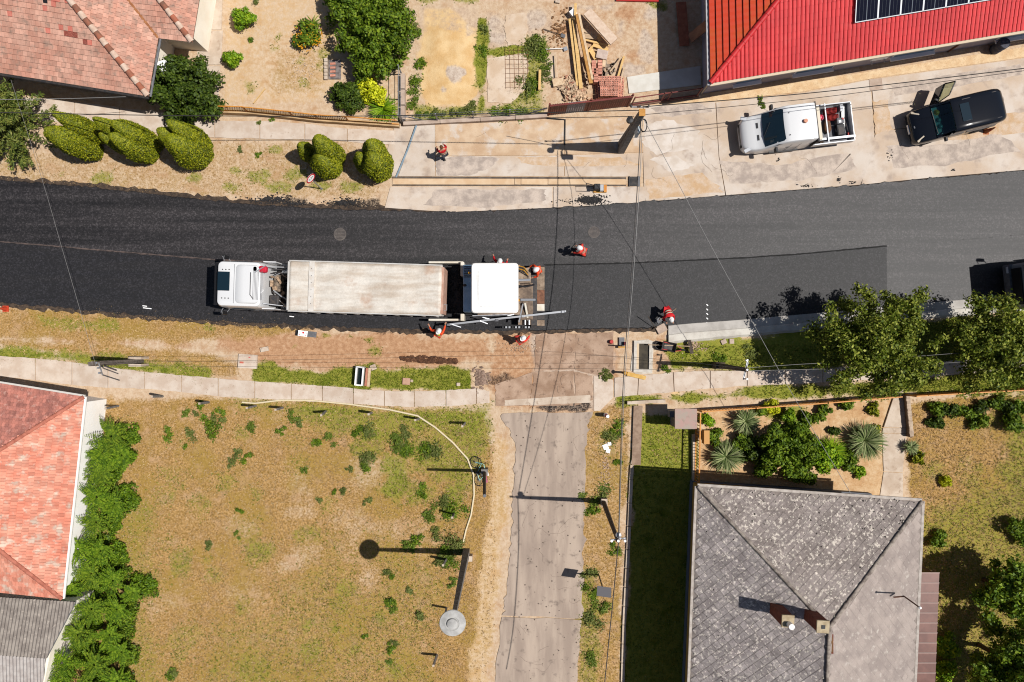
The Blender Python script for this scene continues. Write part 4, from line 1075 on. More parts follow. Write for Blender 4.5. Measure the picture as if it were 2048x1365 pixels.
m_tileB = mat('pink_red_tiles', C(238, 166, 140), C(228, 140, 114), C(226, 200, 180), s=1.3, s3=2.2, lo3=.5, hi3=.68, rnd=0.18, fine=.1, fs=40)
rb = MB(); [s.slab(rb, .1) for s in (sBe, sBn, sBs)]
roofB = rb.build('roof', mat('roof_bed_red', C(200, 118, 102), C(172, 100, 86), s=3), hB)
tile_slopes(roofB, [sBe, sBs], .17, .3, .03, m_tileB, 'roof_tile', 0, P(60, 1000, 3), stagger=.5)
tile_slopes(roofB, [sBn], .17, .22, .03, mat('mottled_tiles', C(216, 140, 122), C(176, 116, 104), C(224, 170, 154), s=2.5, s3=4, rnd=.22, fine=.12), 'roof_tile', 0, P(60, 850, 3))
ridge_caps(roofB, E1+Vector((0, 0, .02)), E1+dn*kN+Vector((0, 0, .02)), 16, .1, mat('hip_clay', C(206, 128, 106), C(178, 104, 84), s=4))
ridge_caps(roofB, E2+Vector((0, 0, .02)), E2+ds*kS+Vector((0, 0, .02)), 16, .1, MATS['hip_clay'])
wp = [E1+Vector((-.45, -.35, 0)), N0+Vector((0, -.35, 0)), S0+Vector((0, .3, 0)), E2+Vector((-.45, .3, 0))]
m_ww = mat('white_render', CW(.82, (1, .98, .94)), CW(.8, (1, .95, .88)), s=.8, fine=.03)
MB().prism([(p.x, p.y) for p in wp], -.1, ez-.06).build('wall', m_ww, hB)
MB().bar(E1+Vector((.03, 0, -.05)), E2+Vector((.03, 0, -.05)), .1, .09).build('gutter', m_ww, hB); MB().bar(E1+Vector((0, .05, -.05)), N0+Vector((0, .05, -.05)), .1, .09).build('gutter', m_fascia, hB)
pl_ = spath('house_apron', 'pale concrete apron at the foot of the white wall')
panel([(206, 800), (214, 798), (172, 1215), (160, 1215)], mat('apron_conc', C(240, 222, 200), C(222, 196, 168), s=1.5), .03, pl_, 'slab')
# --- corrugated shed ---------------------------------------------------------
hC = thing('corrugated_shed', 'low shed with grey corrugated roof below the pink tiled house', 'shed', P(50, 1280))
A = P(-260, 1178, 2.3); B = P(152, 1204, 2.3); Rr = P(93, 1317, 2.75); Rl = P(-300, 1290, 2.75)
sC1 = Slope(A, B, [A, B, Rr, Rl])
cr = [(0, 0), (.25, .03), (.5, .055), (.75, .03)]
roofC = MB(); sC1.slab(roofC, .06, -.02); roofC = roofC.build('roof', m_grey, hC)
mesh_obj('roof_sheet', profile_slope(sC1, .18, cr), mat('corrugated_grey', C(168, 158, 148), C(140, 130, 122), C(190, 178, 166), s=2, s3=6, fine=.16), roofC)
L0 = P(70, 1490, 2.2); L1 = P(-300, 1470, 2.2)
sC2 = Slope(L0, L1, [L0, L1, Rl, Rr]); 
mesh_obj('roof_sheet', profile_slope(sC2, .18, cr), mat('corrugated_pale', C(198, 190, 184), C(178, 168, 162), s=3, fine=.2, fs=30), roofC)
MB().prism([(p.x, p.y) for p in (B+Vector((-.25, -.1, 0)), Rr+Vector((-.2, 0, 0)), L0+Vector((-.2, 0, 0)), L1, A)], -.1, 2.15).build('wall', m_cream, hC)
# ------------------------------------------------------------------ vegetation
def leaf_quads(P0, Nn, size, r, aspect=.6, spin=None):
    n = len(P0)
    t = r.normal(size=(n, 3)); a = np.cross(Nn, t); a /= np.linalg.norm(a, axis=1, keepdims=True)+1e-9
    b = np.cross(Nn, a)
    sz = size*(0.6+0.8*r.random((n, 1)))
    V = np.stack([P0 - a*sz, P0 - b*sz*aspect + Nn*sz*.12, P0 + a*sz, P0 + b*sz*aspect + Nn*sz*.12], 1).reshape(-1, 3)
    return V, np.arange(n*4).reshape(n, 4)

def blob_leaves(blobs, n, size, seed, shell=.35, upb=.35, nj=.7, zmin=-.5, aspect=.6, spread=.09):
    r = np.random.default_rng(seed)
    c = np.array([b[0] for b in blobs], float); rad = np.array([b[1] for b in blobs], float)
    w = (rad[:, 0]*rad[:, 1])**1.0; w /= w.sum()
    k = r.choice(len(blobs), n, p=w)
    d = r.normal(size=(n, 3)); d[:, 2] += upb; d /= np.linalg.norm(d, axis=1, keepdims=True)
    d[:, 2] = np.maximum(d[:, 2], zmin)
    P0 = c[k] + d*rad[k]*(1 - shell*r.random((n, 1))**1.5 + spread*r.normal(size=(n, 1))) + r.normal(size=(n, 3))*size*.5
    N = d + nj*r.normal(size=(n, 3)); N[:, 2] += .25; N /= np.linalg.norm(N, axis=1, keepdims=True)
    ok = P0[:, 2] > .02
    return leaf_quads(P0[ok], N[ok], size, r, aspect)

def crown_blobs(c, rad, nb, br, seed, inner=.5):
    q = random.Random(seed); o = []
    for i in range(nb):
        while True:
            d = Vector((q.uniform(-1, 1), q.uniform(-1, 1), q.uniform(-.7, 1)))
            if inner*.7 < d.length < 1: break
        d = d.normalized()*q.uniform(inner, .98)
        r = br*q.uniform(.5, 1.25)
        o.append(((c[0]+d.x*rad[0], c[1]+d.y*rad[1], max(r*.6, c[2]+d.z*rad[2])), (r, r*q.uniform(.8, 1.1), r*q.uniform(.6, .85))))
    return o

LV_dark = leaf_mat('leaf_dark', [C(46, 67, 16), C(74, 97, 25), C(106, 125, 37)])
LV_mid = leaf_mat('leaf_mid', [C(69, 97, 16), C(106, 136, 27), C(150, 171, 42)])
LV_bright = leaf_mat('leaf_bright', [C(97, 141, 18), C(134, 174, 25), C(183, 206, 42)])
LV_yel = leaf_mat('leaf_yellow', [C(174, 185, 18), C(227, 231, 31), C(255, 255, 63)])
LV_olive = leaf_mat('leaf_olive', [C(70, 84, 6), C(126, 136, 8), C(178, 176, 30)], trans=.08, s=2.5)
LV_oak = leaf_mat('leaf_street_tree', [C(66, 88, 18), C(122, 138, 34), C(190, 194, 84)], trans=.25)
LV_pine = leaf_mat('leaf_conifer', [C(66, 86, 30), C(104, 118, 44), C(150, 152, 70)], trans=.08)
LV_blue = leaf_mat('leaf_yucca', [C(84, 108, 52), C(136, 152, 92), C(200, 204, 150)], trans=.12)
LV_fern = leaf_mat('leaf_feathery', [C(66, 98, 12), C(104, 138, 20), C(148, 174, 40)], trans=.15)
m_bark = mat('bark', C(104, 84, 66), C(74, 58, 46), s=8, fine=.2)

def bush(name, label, cat, px, py, r, hgt, n, lm, size=.09, nb=12, br=None, group=None, zc=None, seed=None, rx=None, ry=None):
    seed = seed or int(px*13+py*7)
    g = P(px, py); rx = rx or r; ry = ry or r
    t = thing(name, label, cat, (g.x, g.y, 0), group=group)
    bl = crown_blobs((0, 0, zc if zc is not None else hgt*.5), (rx, ry, hgt*.5), nb, br or r*.42, seed)
    bl.append(((0, 0, hgt*.4), (rx*.62, ry*.62, hgt*.36)))
    V, F = blob_leaves(bl, n, size, seed)
    mesh_obj('foliage', np_mesh('foliage', V, F), lm, t, False)
    MB().tube([(0, 0, 0), (.03, .02, hgt*.4), (0, .05, hgt*.7)], [.05*r, .04*r, .015], 6).build('stem', m_bark, t, False)
    return t

# street trees with trunk and limbs
def tree(name, label, px, py, hgt, c, rad, nb, br, n, lm, size, seed, tr=.16, group=None):
    g = P(px, py); t = thing(name, label, 'tree', (g.x, g.y, 0), group=group)
    q = random.Random(seed); bl = crown_blobs(c, rad, nb, br, seed, .12)
    V, F = blob_leaves(bl, n, size, seed, shell=.95, upb=.1, nj=1.0, zmin=-1, spread=.16)
    mesh_obj('crown', np_mesh('crown', V, F), lm, t, False)
    z0 = c[2]-rad[2]*.7
    tk = MB().tube([(0, 0, -.1), (.03, .02, z0*.5), (0, .04, z0), (c[0]*.5, c[1]*.5, c[2])], [tr*1.3, tr, tr*.85, tr*.3], 9).build('trunk', m_bark, t, False, smooth=60)
    for i in range(9):
        b = bl[q.randrange(len(bl))][0]
        MB().tube([(0, .03, z0*q.uniform(.8, 1.1)), (b[0]*.5, b[1]*.5, z0*.5+b[2]*.5+.1), b], [tr*.45, tr*.28, .02], 6).build('limb', m_bark, t, False)
tree('street_tree', 'broad leafy street tree on the verge whose shadow reaches the fresh asphalt', 1690, 686, 6, (0, 0, 3.6), (3.3, 3.15, 2.1), 170, .52, 46000, LV_oak, .078, 21)
tree('street_tree', 'leafy street tree at the right edge in front of the waiting truck', 1922, 692, 6, (0, 0, 3.4), (3.3, 2.6, 2.0), 170, .52, 46000, LV_oak, .078, 22)
tree('garden_tree', 'upper dark leafy tree in the lower right corner of the lawn', 1968, 1160, 5, (0, 0, 2.6), (2.0, 2.2, 1.7), 60, .45, 13000, LV_mid, .1, 23, .12)
tree('garden_tree', 'lower dark leafy tree in the bottom right corner', 1958, 1290, 5, (0, 0, 2.8), (2.1, 2.6, 1.8), 70, .45, 15000, LV_mid, .1, 24, .12)

# clipped leaning conifers
def thuja(label, lobes, seed, group='clipped conifers on the upper verge'):
    g = P(lobes[0][0], lobes[0][1]); t = thing('clipped_conifer', label, 'conifer', (g.x, g.y, 0), group=group)
    r = np.random.default_rng(seed)
    for i, (px, py, rad, h) in enumerate(lobes):
        c = P(px, py)-g
        ph = [r.uniform(0, 6.28) for _ in range(4)]
        def prof(z, a):
            tt = z/h
            k = math.sin(math.pi*min(1, (tt+.12)/1.12)**.75)**.62
            return rad*k*(1+.07*math.sin(3*a+ph[0]+4*tt)+.05*math.sin(5*a+ph[1]-6*tt)+.05*math.sin(9*tt+ph[2]))
        loops = []
        nz = 14
        for j in range(nz+1):
            z = .05+(h*.985-.05)*j/nz
            loops.append([Vector((c.x+prof(z, a)*.93*math.cos(a), c.y+prof(z, a)*.93*math.sin(a), z)) for a in [2*math.pi*k/18 for k in range(18)]])
        MB().loft(loops).build('inner_mass', mat('conifer_inner', C(92, 98, 8), C(60, 68, 6), s=3, fine=.3, fs=20), t, False, smooth=60)
        n = int(5200*rad*h/2.6)+1500
        zz = h*r.random(n)**.85; aa = r.uniform(0, 2*math.pi, n)
        rr = np.array([prof(z, a) for z, a in zip(zz, aa)])*(1+.045*r.normal(size=n))
        P0 = np.stack([c.x+rr*np.cos(aa), c.y+rr*np.sin(aa), zz], 1)
        N = np.stack([np.cos(aa), np.sin(aa), .4+1.6*(zz/h)**3], 1) + .45*r.normal(size=(n, 3)); N /= np.linalg.norm(N, axis=1, keepdims=True)
        V, F = leaf_quads(P0, N, .056, r, .45)
        mesh_obj('foliage', np_mesh('foliage', V, F), LV_olive, t, False)
    MB().cyl((0, 0, 0), (0, 0, .7), .09, .06, 8).build('trunk', m_bark, t, False)
thuja('olive clipped conifer next to the big dark conifer, first in the row', [(190, 304, .68, 4.2), (206, 276, .5, 4.3), (165, 300, .5, 3.2)], 1)
thuja('olive clipped conifer with a split crown, middle of the row of three', [(303, 313, .6, 4.1), (276, 284, .46, 4.2), (312, 293, .58, 4.4), (262, 300, .4, 3.0)], 2)
thuja('olive clipped conifer with a small brown patch, nearest the dark shrub', [(404, 316, .82, 3.9), (414, 293, .52, 4.5), (386, 302, .62, 3.9)], 3)
thuja('three-lobed olive conifer beside the round road sign', [(674, 320, .6, 4.3), (664, 339, .72, 2.9), (628, 316, .44, 2.7)], 4)
thuja('olive clipped conifer standing closest to the forecourt', [(764, 341, .78, 3.3), (738, 336, .5, 2.8), (764, 322, .6, 3.7)], 5)
# feathery big conifer
g = P(52, 262); t = thing('spreading_conifer', 'large dark green feathery conifer at the left edge', 'conifer', (g.x, g.y, 0))
r = np.random.default_rng(8); Vs = []; Fs = []; off = 0; tw = MB()
for i in range(190):
    a = r.uniform(0, 2*math.pi); z = r.uniform(.4, 5.6); L = (2.15*(1-z/6.4)+.45)*r.uniform(.75, 1.1)
    dv = np.array([math.cos(a), math.sin(a), .12]); n = 95
    s_ = r.random(n)**.7
    P0 = np.array([0, 0, z]) + dv*L*s_[:, None] + r.normal(size=(n, 3))*np.array([.12, .12, .05])*(1.2-s_[:, None]*.6)
    N = np.array([0, 0, 1.]) + .6*r.normal(size=(n, 3)); N /= np.linalg.norm(N, axis=1, keepdims=True)
    v, f_ = leaf_quads(P0, N, .11, r, .28); Vs.append(v); Fs.append(f_+off); off += len(v)
    if i % 3 == 0: tw.tube([(0, 0, z), tuple(np.array([0, 0, z])+dv*L*.9)], [.03, .008], 4)
mesh_obj('foliage', np_mesh('foliage', np.vstack(Vs), np.vstack(Fs)), LV_pine, t, False)
tw.tube([(0, 0, 0), (0, 0, 5.8)], [.14, .02], 8); tw.build('trunk', m_bark, t, False)

bush('dark_shrub', 'large dark green leafy shrub at the corner of the tiled house', 'shrub', 396, 196, 1.95, 2.9, 15000, LV_dark, .085, 70, .42, seed=3)
bush('round_bush', 'round bright green bush in the upper garden, the larger of two', 'bush', 494, 44, .68, 1.0, 2200, LV_bright, .07, 9)
bush('round_bush', 'round bright green bush in the upper garden, the smaller one lower down', 'bush', 471, 121, .56, .8, 1700, LV_bright, .07, 8)
bush('overgrown_shrub', 'big dense green shrub mass at the top edge beside the sand', 'shrub', 760, 72, 2.4, 2.4, 25000, LV_mid, .08, 150, .4, rx=2.35, ry=2.95)
bush('overgrown_shrub', 'dense green shrub at the top edge left of the big shrub mass', 'shrub', 715, 30, 1.6, 2.2, 9500, LV_mid, .085, 60, .4)
bush('dark_bush', 'dark green bush by the orange fence', 'bush', 695, 200, .95, 1.0, 3600, LV_dark, .075, 26, .28)
bush('yellow_bush', 'yellow green bush below the big shrub mass', 'bush', 752, 192, .75, .9, 2400, LV_yel, .08, 9)
bush('leafy_plant', 'yellowish leafy plant left of the yellow green bush', 'plant', 722, 178, .42, .5, 900, LV_bright, .08, 6)
# flowering bush
fb = bush('flowering_bush', 'bush dotted with orange yellow flowers in the upper garden', 'bush', 620, 76, .72, .8, 1600, LV_mid, .08, 9)
q = random.Random(4); fl = MB()
for i in range(130):
    a = q.uniform(0, 6.28); d = math.sqrt(q.random())*.85; fl.ball((d*math.cos(a), d*math.sin(a)-.1, .75-.35*d+q.uniform(-.05, .1)), (.04, .04, .03), 6, 3)
fl.build('flowers', mat('flower', C(240, 186, 30), C(236, 150, 20), s=6, fine=0), fb, False)['kind'] = 'stuff'

def rosette(name, label, cat, px, py, nf, L, w, lm, droop=.5, z0=.15, leaflets=0, hgt=.6, seed=0, group=None, upr=.5):
    r = random.Random(seed or int(px+py*3)); g = P(px, py)
    t = thing(name, label, cat, (g.x, g.y, 0), group=group)
    V = []; F = []
    for i in range(nf):
        a = r.uniform(0, 6.28); l = L*r.uniform(.65, 1.1); el = r.uniform(.05, 1.0)**.8*upr*math.pi/2
        pts = []
        n = 6
        for k in range(n+1):
            s_ = k/n
            h = l*s_*math.sin(el) - droop*l*s_*s_*.5
            d = l*s_*math.cos(el*(1-.5*s_))
            pts.append(Vector((d*math.cos(a), d*math.sin(a), max(.03, z0+hgt*.3*r.random()*0+h))))
        sd_ = Vector((-math.sin(a), math.cos(a), 0))
        if not leaflets:
            b = len(V)
            for k, p in enumerate(pts):
                ww = w*math.sin(math.pi*min(.97, .15+.85*k/n))**.6
                V += [p-sd_*ww, p+Vector((0, 0, -ww*.5)), p+sd_*ww]
            for k in range(n):
                F += [(b+3*k, b+3*k+1, b+3*k+4, b+3*k+3), (b+3*k+1, b+3*k+2, b+3*k+5, b+3*k+4)]
        else:
            for k in range(1, leaflets+1):
                s_ = .04+.95*k/leaflets; i0 = min(n-1, int(s_*n)); p = pts[i0].lerp(pts[i0+1], s_*n-i0)
                dv = Vector((math.cos(a), math.sin(a), 0)); ll = w*math.sin(math.pi*(.2+.75*s_))*(.8+.4*r.random())
                for sg in (-1, 1):
                    tip = p+sd_*sg*ll+dv*ll*.35+Vector((0, 0, -.12*ll)); m = (p+tip)/2; hw = dv*w*.16
                    b = len(V); V += [p, m+hw, tip, m-hw]; F.append((b, b+1, b+2, b+3))
    me = bpy.data.meshes.new('leaves'); me.from_pydata([tuple(v) for v in V], [], F)
    mesh_obj('leaves', me, lm, t, False)
    MB().cyl((0, 0, 0), (0, 0, z0*.9), .03, .02, 6).build('stem', m_bark, t, False)
    return t
rosette('ornamental_grass', 'clump of long arching green grass below the yellow bush', 'grass clump', 768, 222, 260, 1.0, .018, LV_bright, .9, .1, upr=.95)
rosette('palm_like_plant', 'spiky plant above the flowering bush', 'plant', 628, 50, 26, .6, .03, LV_mid, .8)
for px, py, n, L, lab in ((1487, 842, 120, .85, 'blue green yucca in the fenced garden near the square pillar'), (1722, 880, 190, 1.15, 'large yucca beside the garden path steps'), (1448, 912, 150, 1.0, 'pale yucca by the orange side fence'),
                          (1655, 900, 110, .9, 'yellowish yucca left of the large one'), (1816, 893, 50, .5, 'small yucca at the right edge of the garden path')):
    rosette('yucca', lab, 'yucca', px, py, int(n*3), L, .019, LV_blue if px != 1655 else LV_bright, .55, .25, upr=.9, group='yuccas in the garden')
bush('garden_shrub', 'tall green shrub in the middle of the fenced garden', 'shrub', 1560, 888, 1.5, 2.2, 10000, LV_mid, .08, 60, .34, rx=1.8, ry=1.45)
for px_, py_, r_, lab_ in ((1522, 925, .75, 'leafy green bush at the lower left foot of the tall garden shrub'), (1598, 936, .8, 'leafy green bush at the lower right foot of the tall garden shrub'), (1592, 858, .6, 'leafy green bush above the tall garden shrub'), (1480, 880, .6, 'leafy green bush between the two left yuccas'), (1690, 920, .6, 'leafy green bush below the large yucca')):
    bush('garden_bush', lab_, 'bush', px_, py_, r_, r_*1.2, int(3600*r_), (LV_mid, LV_bright)[int(px_) % 2], .075, 22, r_*.28)
bush('garden_shrub', 'green shrub between the tall shrub and the yuccas', 'shrub', 1636, 910, .9, 1.4, 3200, LV_bright, .09, 12)
bush('garden_shrub', 'dark low shrub between the pale yucca and the tall shrub', 'shrub', 1500, 905, .7, .9, 2000, LV_dark, .09, 9)
for px, py, r_, lm, lab in ((1412, 838, .4, LV_bright, 'low leafy plant in the garden corner by the pillar'), (1425, 870, .5, LV_mid, 'low leafy plant beside the orange fence box'), (1540, 818, .45, LV_yel, 'yellowish low plant along the garden fence'),
                        (1575, 832, .5, LV_bright, 'bright low plant below the garden fence'), (1612, 838, .45, LV_mid, 'green low plant right of the bright one'), (1520, 822, .35, LV_mid, 'small dark plant along the garden fence'),
                        (1742, 820, .36, LV_olive, 'round olive plant near the garden path'), (1747, 858, .3, LV_olive, 'small olive plant beside the steps'), (1666, 862, .25, LV_dark, 'small reddish dark plant on the bare garden soil'),
                        (1642, 822, .4, LV_mid, 'low green plant at the right end of the fence bed'), (1690, 808, .4, LV_mid, 'small hedge plant behind the orange fence'), (1715, 943, .3, LV_bright, 'small bright plant at the garden foot'),
                        (1830, 915, .35, LV_olive, 'dry olive tuft right of the garden path'), (1884, 962, .35, LV_yel, 'yellow green tuft on the right lawn'), (1870, 1078, .5, LV_mid, 'green bush on the right lawn beside the slate roof'),
                        (1945, 845, .5, LV_mid, 'mid green bush on the right lawn, left of a pair'), (2010, 838, .6, LV_mid, 'green bush on the right lawn, right of a pair'), (1862, 845, .4, LV_dark, 'small dark bush right of the path wall'),
                        (2035, 1060, .9, LV_mid, 'green bush at the right edge of the lawn'), (1885, 1290, .8, LV_bright, 'bright green bush below the brown canopy'), (1878, 1330, .7, LV_bright, 'bright green bush at the bottom edge by the canopy')):
    bush('garden_plant', lab, 'plant', px, py, r_, r_*1.3, int(2400*r_), lm, .075, 7)
for i in range(7):
    bush('hedge_plant', 'plant in the loose hedge on the right lawn, %s from the garden path' % ORD[i], 'plant', 1860+i*30+rng.uniform(-5, 5), 818+rng.uniform(-8, 8)-i*1.5, .46, .55, 800, (LV_mid, LV_dark)[i % 2], .07, 9, .2, group='loose hedge on the right lawn')
# feathery hedge along the white wall
hedge = [(244, 868, 1.35, .5), (228, 900, 1.1, .5), (262, 905, .9, .4), (225, 940, 1.0, .5), (218, 985, 1.2, .6), (248, 1000, .9, .4), (215, 1035, 1.1, .5), (186, 1085, 1.1, .8), (225, 1090, 1.0, .6), (205, 1135, 1.0, .5),
         (245, 1150, 1.0, .4), (172, 1165, .9, .7), (212, 1200, 1.2, .8), (255, 1205, 1.0, .5), (282, 1175, .6, .3), (185, 1250, 1.1, .8), (240, 1255, .9, .5), (160, 1300, 1.4, 1.0), (215, 1310, 1.1, .7), (262, 1290, .8, .4), (140, 1345, 1.3, .9), (200, 1360, 1.1, .6), (255, 1345, .9, .5)]
for i, (px, py, L, z0) in enumerate(hedge):
    rosette('feathery_shrub', 'feathery green shrub in the hedge along the white wall, %s from the top' % ORD[i], 'shrub', px, py, 30, L*1.0, .19, LV_fern if i % 3 else LV_mid, .5, z0+.5, 16, seed=i+3, group='feathery hedge', upr=.7)
    bush('hedge_undergrowth', 'low leafy growth at the foot of the feathery hedge, %s from the top' % ORD[i], 'shrub', px+rng.uniform(-10, 16), py+rng.uniform(-5, 18), .8, .45, 2400, (LV_fern, LV_mid, LV_fern)[i % 3], .06, 30, .24, group='hedge undergrowth')
# weeds
LV_weedb = leaf_mat('leaf_weed_bluish', [C(92, 108, 46), C(122, 134, 62), C(152, 156, 82)], trans=.2)
LV_weedm = leaf_mat('leaf_weed', [C(84, 110, 28), C(112, 134, 40), C(140, 156, 58)], trans=.12)
def weed(label, px, py, r_, lm, seed, group):
    q = np.random.default_rng(seed); g = P(px, py); t = thing('weed_clump', label, 'weed', (g.x, g.y, 0), group=group)
    n = int(120+1500*r_*r_+200*r_); nc = q.integers(3, 7); c = q.normal(size=(nc, 2))*r_*.62
    k = q.integers(0, nc, n); p = c[k]+q.normal(size=(n, 2))*r_*.3*(.5+q.random((nc, 1))[k])
    h = .05+.55*r_*q.random(n)*np.exp(-(p**2).sum(1)/(r_*r_*.7))
    P0 = np.stack([p[:, 0], p[:, 1], h], 1); N = np.array([0, 0, 1.])+.75*q.normal(size=(n, 3)); N /= np.linalg.norm(N, axis=1, keepdims=True)
    V, F = leaf_quads(P0, N, .055+.03*r_, q, .36)
    mesh_obj('foliage', np_mesh('foliage', V, F), lm, t, False)
weeds = [(425, 856, .55), (435, 838, .35), (400, 810, .25), (372, 828, .2), (390, 828, .15), (440, 825, .2), (375, 870, .25), (333, 870, .3), (505, 852, .25), (475, 910, .2), (495, 916, .25), (465, 925, .2), (640, 880, .25), (655, 880, .25), (735, 860, .35), (720, 865, .3), (738, 918, .4), (730, 935, .25),
         (790, 885, .45), (805, 880, .4), (820, 910, .45), (870, 905, .5), (855, 900, .4), (610, 940, .15), (688, 982, .22), (668, 985, .12), (735, 1005, .18), (850, 990, .3), (862, 1035, .4), (895, 1010, .45), (905, 1020, .4), (870, 1070, .3), (832, 1083, .4), (812, 1088, .25), (905, 1085, .5), (893, 1098, .35), (882, 1125, .35), (900, 1125, .3),
         (905, 1165, .22), (775, 1148, .22), (783, 1155, .15), (820, 1180, .2), (783, 1200, .3), (785, 1220, .18), (838, 1230, .3), (780, 1300, .28), (788, 1285, .18), (730, 1270, .14), (778, 1325, .16), (345, 1345, .22), (340, 1352, .25), (700, 940, .15), (560, 860, .2), (590, 830, .25), (600, 850, .2), (370, 895, .1), (420, 1090, .2), (480, 1020, .12), (475, 1070, .15), (640, 1000, .15),
         (1235, 858, .3), (1220, 872, .3), (1230, 920, .2), (1185, 1000, .35), (1205, 990, .3), (1190, 1020, .3), (1180, 1150, .3), (1178, 1180, .35), (1208, 1215, .35), (1180, 1240, .4), (1230, 1100, .25), (1215, 760, .3), (1330, 735, .25), (1180, 1320, .3), (1500, 700, .3), (1450, 712, .3),
         (480, 300, .12), (518, 310, .12), (545, 240, .1), (520, 246, .1), (500, 80, .15), (508, 5, .2), (1522, 202, .14), (1524, 213, .12), (1075, 92, .5), (1085, 105, .4), (1055, 175, .4), (1070, 165, .35), (1092, 128, .3), (880, 228, .35), (850, 222, .4), (910, 225, .3), (1010, 222, .35), (1040, 222, .3), (940, 218, .3), (832, 165, .4), (838, 60, .35), (840, 130, .35), (828, 200, .3), (968, 60, .2), (962, 100, .2), (1090, 150, .25)]
for i, (px, py, r_) in enumerate(weeds):
    if py > 790 and px < 990: lab, grp = 'green weed clump growing in the dry lawn', 'weeds in the dry lawn'
    elif py > 690: lab, grp = 'green weed clump beside the side street or right footpath', 'weeds by the side street'
    elif px > 800 and px < 1300: lab, grp = 'green weed clump in the building yard', 'weeds in the building yard'
    else: lab, grp = 'small green weed on the upper garden or forecourt', 'weeds in the upper garden'
    weed(lab, px, py, r_*(1.0 if px < 900 else 1.15), (LV_mid, LV_weedb, LV_mid, LV_weedm, LV_weedb)[i % 5], i+50, grp)
# grass: dry straw and green blades
def grass(name, chan, n, col, label, h, seed, boxes):
    r = np.random.default_rng(seed); pts = []
    for (a, b, c, d), m in boxes:
        x = r.uniform(a, c, m); y = r.uniform(b, d, m); w = lookup(chan, x, y)
        k = r.random(m) < w**1.5; pts.append(np.stack([x[k], y[k]], 1))
    p = np.vstack(pts); n = len(p)
    X = (p[:, 0]-1024)/S; Y = (682.5-p[:, 1])/S
    V = []; 
    base = np.stack([X, Y, np.full(n, -.01)], 1)
    nb = 3; out = []
    for k in range(nb):
        a = r.uniform(0, 2*np.pi, n); hh = h*r.uniform(.5, 1.3, n); le = hh*r.uniform(.4, 1.3, n)
        d = np.stack([np.cos(a), np.sin(a), np.zeros(n)], 1); s_ = np.stack([-np.sin(a), np.cos(a), np.zeros(n)], 1)
        wd_ = (.012+.014*r.random((n, 1)))
        o = base + d*.03*r.random((n, 1))
        tip = o + d*le[:, None] + np.array([0, 0, 1])*hh[:, None]
        out.append(np.stack([o-s_*wd_, o+s_*wd_, tip], 1))
    V = np.stack(out, 1).reshape(-1, 3); F = np.arange(len(V)).reshape(-1, 3)
    tag(mesh_obj(name, np_mesh(name, V, F), col), label, 'grass', kind='stuff')
m_straw = leaf_mat('straw_blades', [C(176, 142, 88), C(214, 178, 126), C(240, 208, 160)], trans=.15)
m_blade = leaf_mat('green_blades', [C(92, 112, 20), C(132, 144, 40), C(178, 176, 78)], trans=.2)
grass('dry_grass', 'dry', 0, m_straw, 'short dry straw coloured grass of the lawns', .06, 31, [((200, 795, 990, 1400), 34000), ((1810, 780, 2080, 1400), 14000), ((-40, 600, 620, 765), 9000), ((-40, 280, 800, 400), 8000), ((1150, 800, 1400, 1400), 9000)])
grass('green_grass', 'green', 0, m_blade, 'short green grass on verges and lawn edges', .075, 32, [((200, 790, 990, 1400), 42000), ((1810, 780, 2080, 1400), 16000), ((-40, 600, 990, 790), 26000), ((-40, 280, 800, 400), 7000), ((1150, 690, 1800, 1400), 40000), ((1640, 640, 2080, 800), 14000), ((800, -10, 1330, 250), 12000), ((430, 0, 700, 220), 5000)])
# ------------------------------------------------------------------ poles and wires
up = Vector((0, 0, 1))
# concrete utility pole on the forecourt
base = P(1242, 296); tp_ = 6.45
pl = thing('utility_pole', 'tall grey concrete utility pole on the forecourt with cable coil', 'utility pole', base)
top = P(1284, 226, tp_) - base
loops = []
for k in range(9):
    t_ = k/8; c = Vector((top.x*t_, top.y*t_, tp_*t_)); w = .2*(1-t_)+.12*t_; d_ = .34*(1-t_)+.16*t_
    loops.append([c+Vector((x*w, y*d_, 0)) for x, y in ((-1, -.8), (-.8, -1), (.8, -1), (1, -.8), (1, .8), (.8, 1), (-.8, 1), (-1, .8))])
MB().loft(loops).build('shaft', m_polec, pl, False)
for k in range(1, 14):
    t_ = k/15; MB().box((top.x*t_-.2*(1-t_)-.12*t_, top.y*t_+.0, tp_*t_), (.03, .1, .22)).build('recess', m_dark, pl, False)
MB().box(top+Vector((0, 0, .03)), (.3, .34, .06)).build('cap', mat('cap_ochre', C(226, 168, 92), C(206, 146, 74), s=5), pl, False)
MB().bar(top+Vector((-.5, .3, -.1)), top+Vector((.35, .3, -.1)), .05).build('cross_arm', m_steel, pl, False)
for sx in (-.5, -.1, .3): MB().cyl(top+Vector((sx, .3, -.1)), top+Vector((sx, .3, .08)), .035, .05, 8).build('insulator', m_dark, pl, False)
MB().lathe(top+Vector((-.5, -.2, -.55)), [(.02, 0), (.16, .02), (.16, .2), (.02, .22)], 14).build('joint_box', m_black, pl, False)
MB().box(top+Vector((0, -.55, -1.2)), (.13, .3, .9)).build('meter_box', mat('pale_box', C(214, 224, 228)), pl, False)
for q in range(3):
    MB().tube([top+Vector((.18+.16*math.cos(t), -.42+.3*math.sin(t), -.6+.03*q)) for t in [2*math.pi*k/16+q*.2 for k in range(17)]], .022, 5).build('cable_coil', m_black, pl, False)
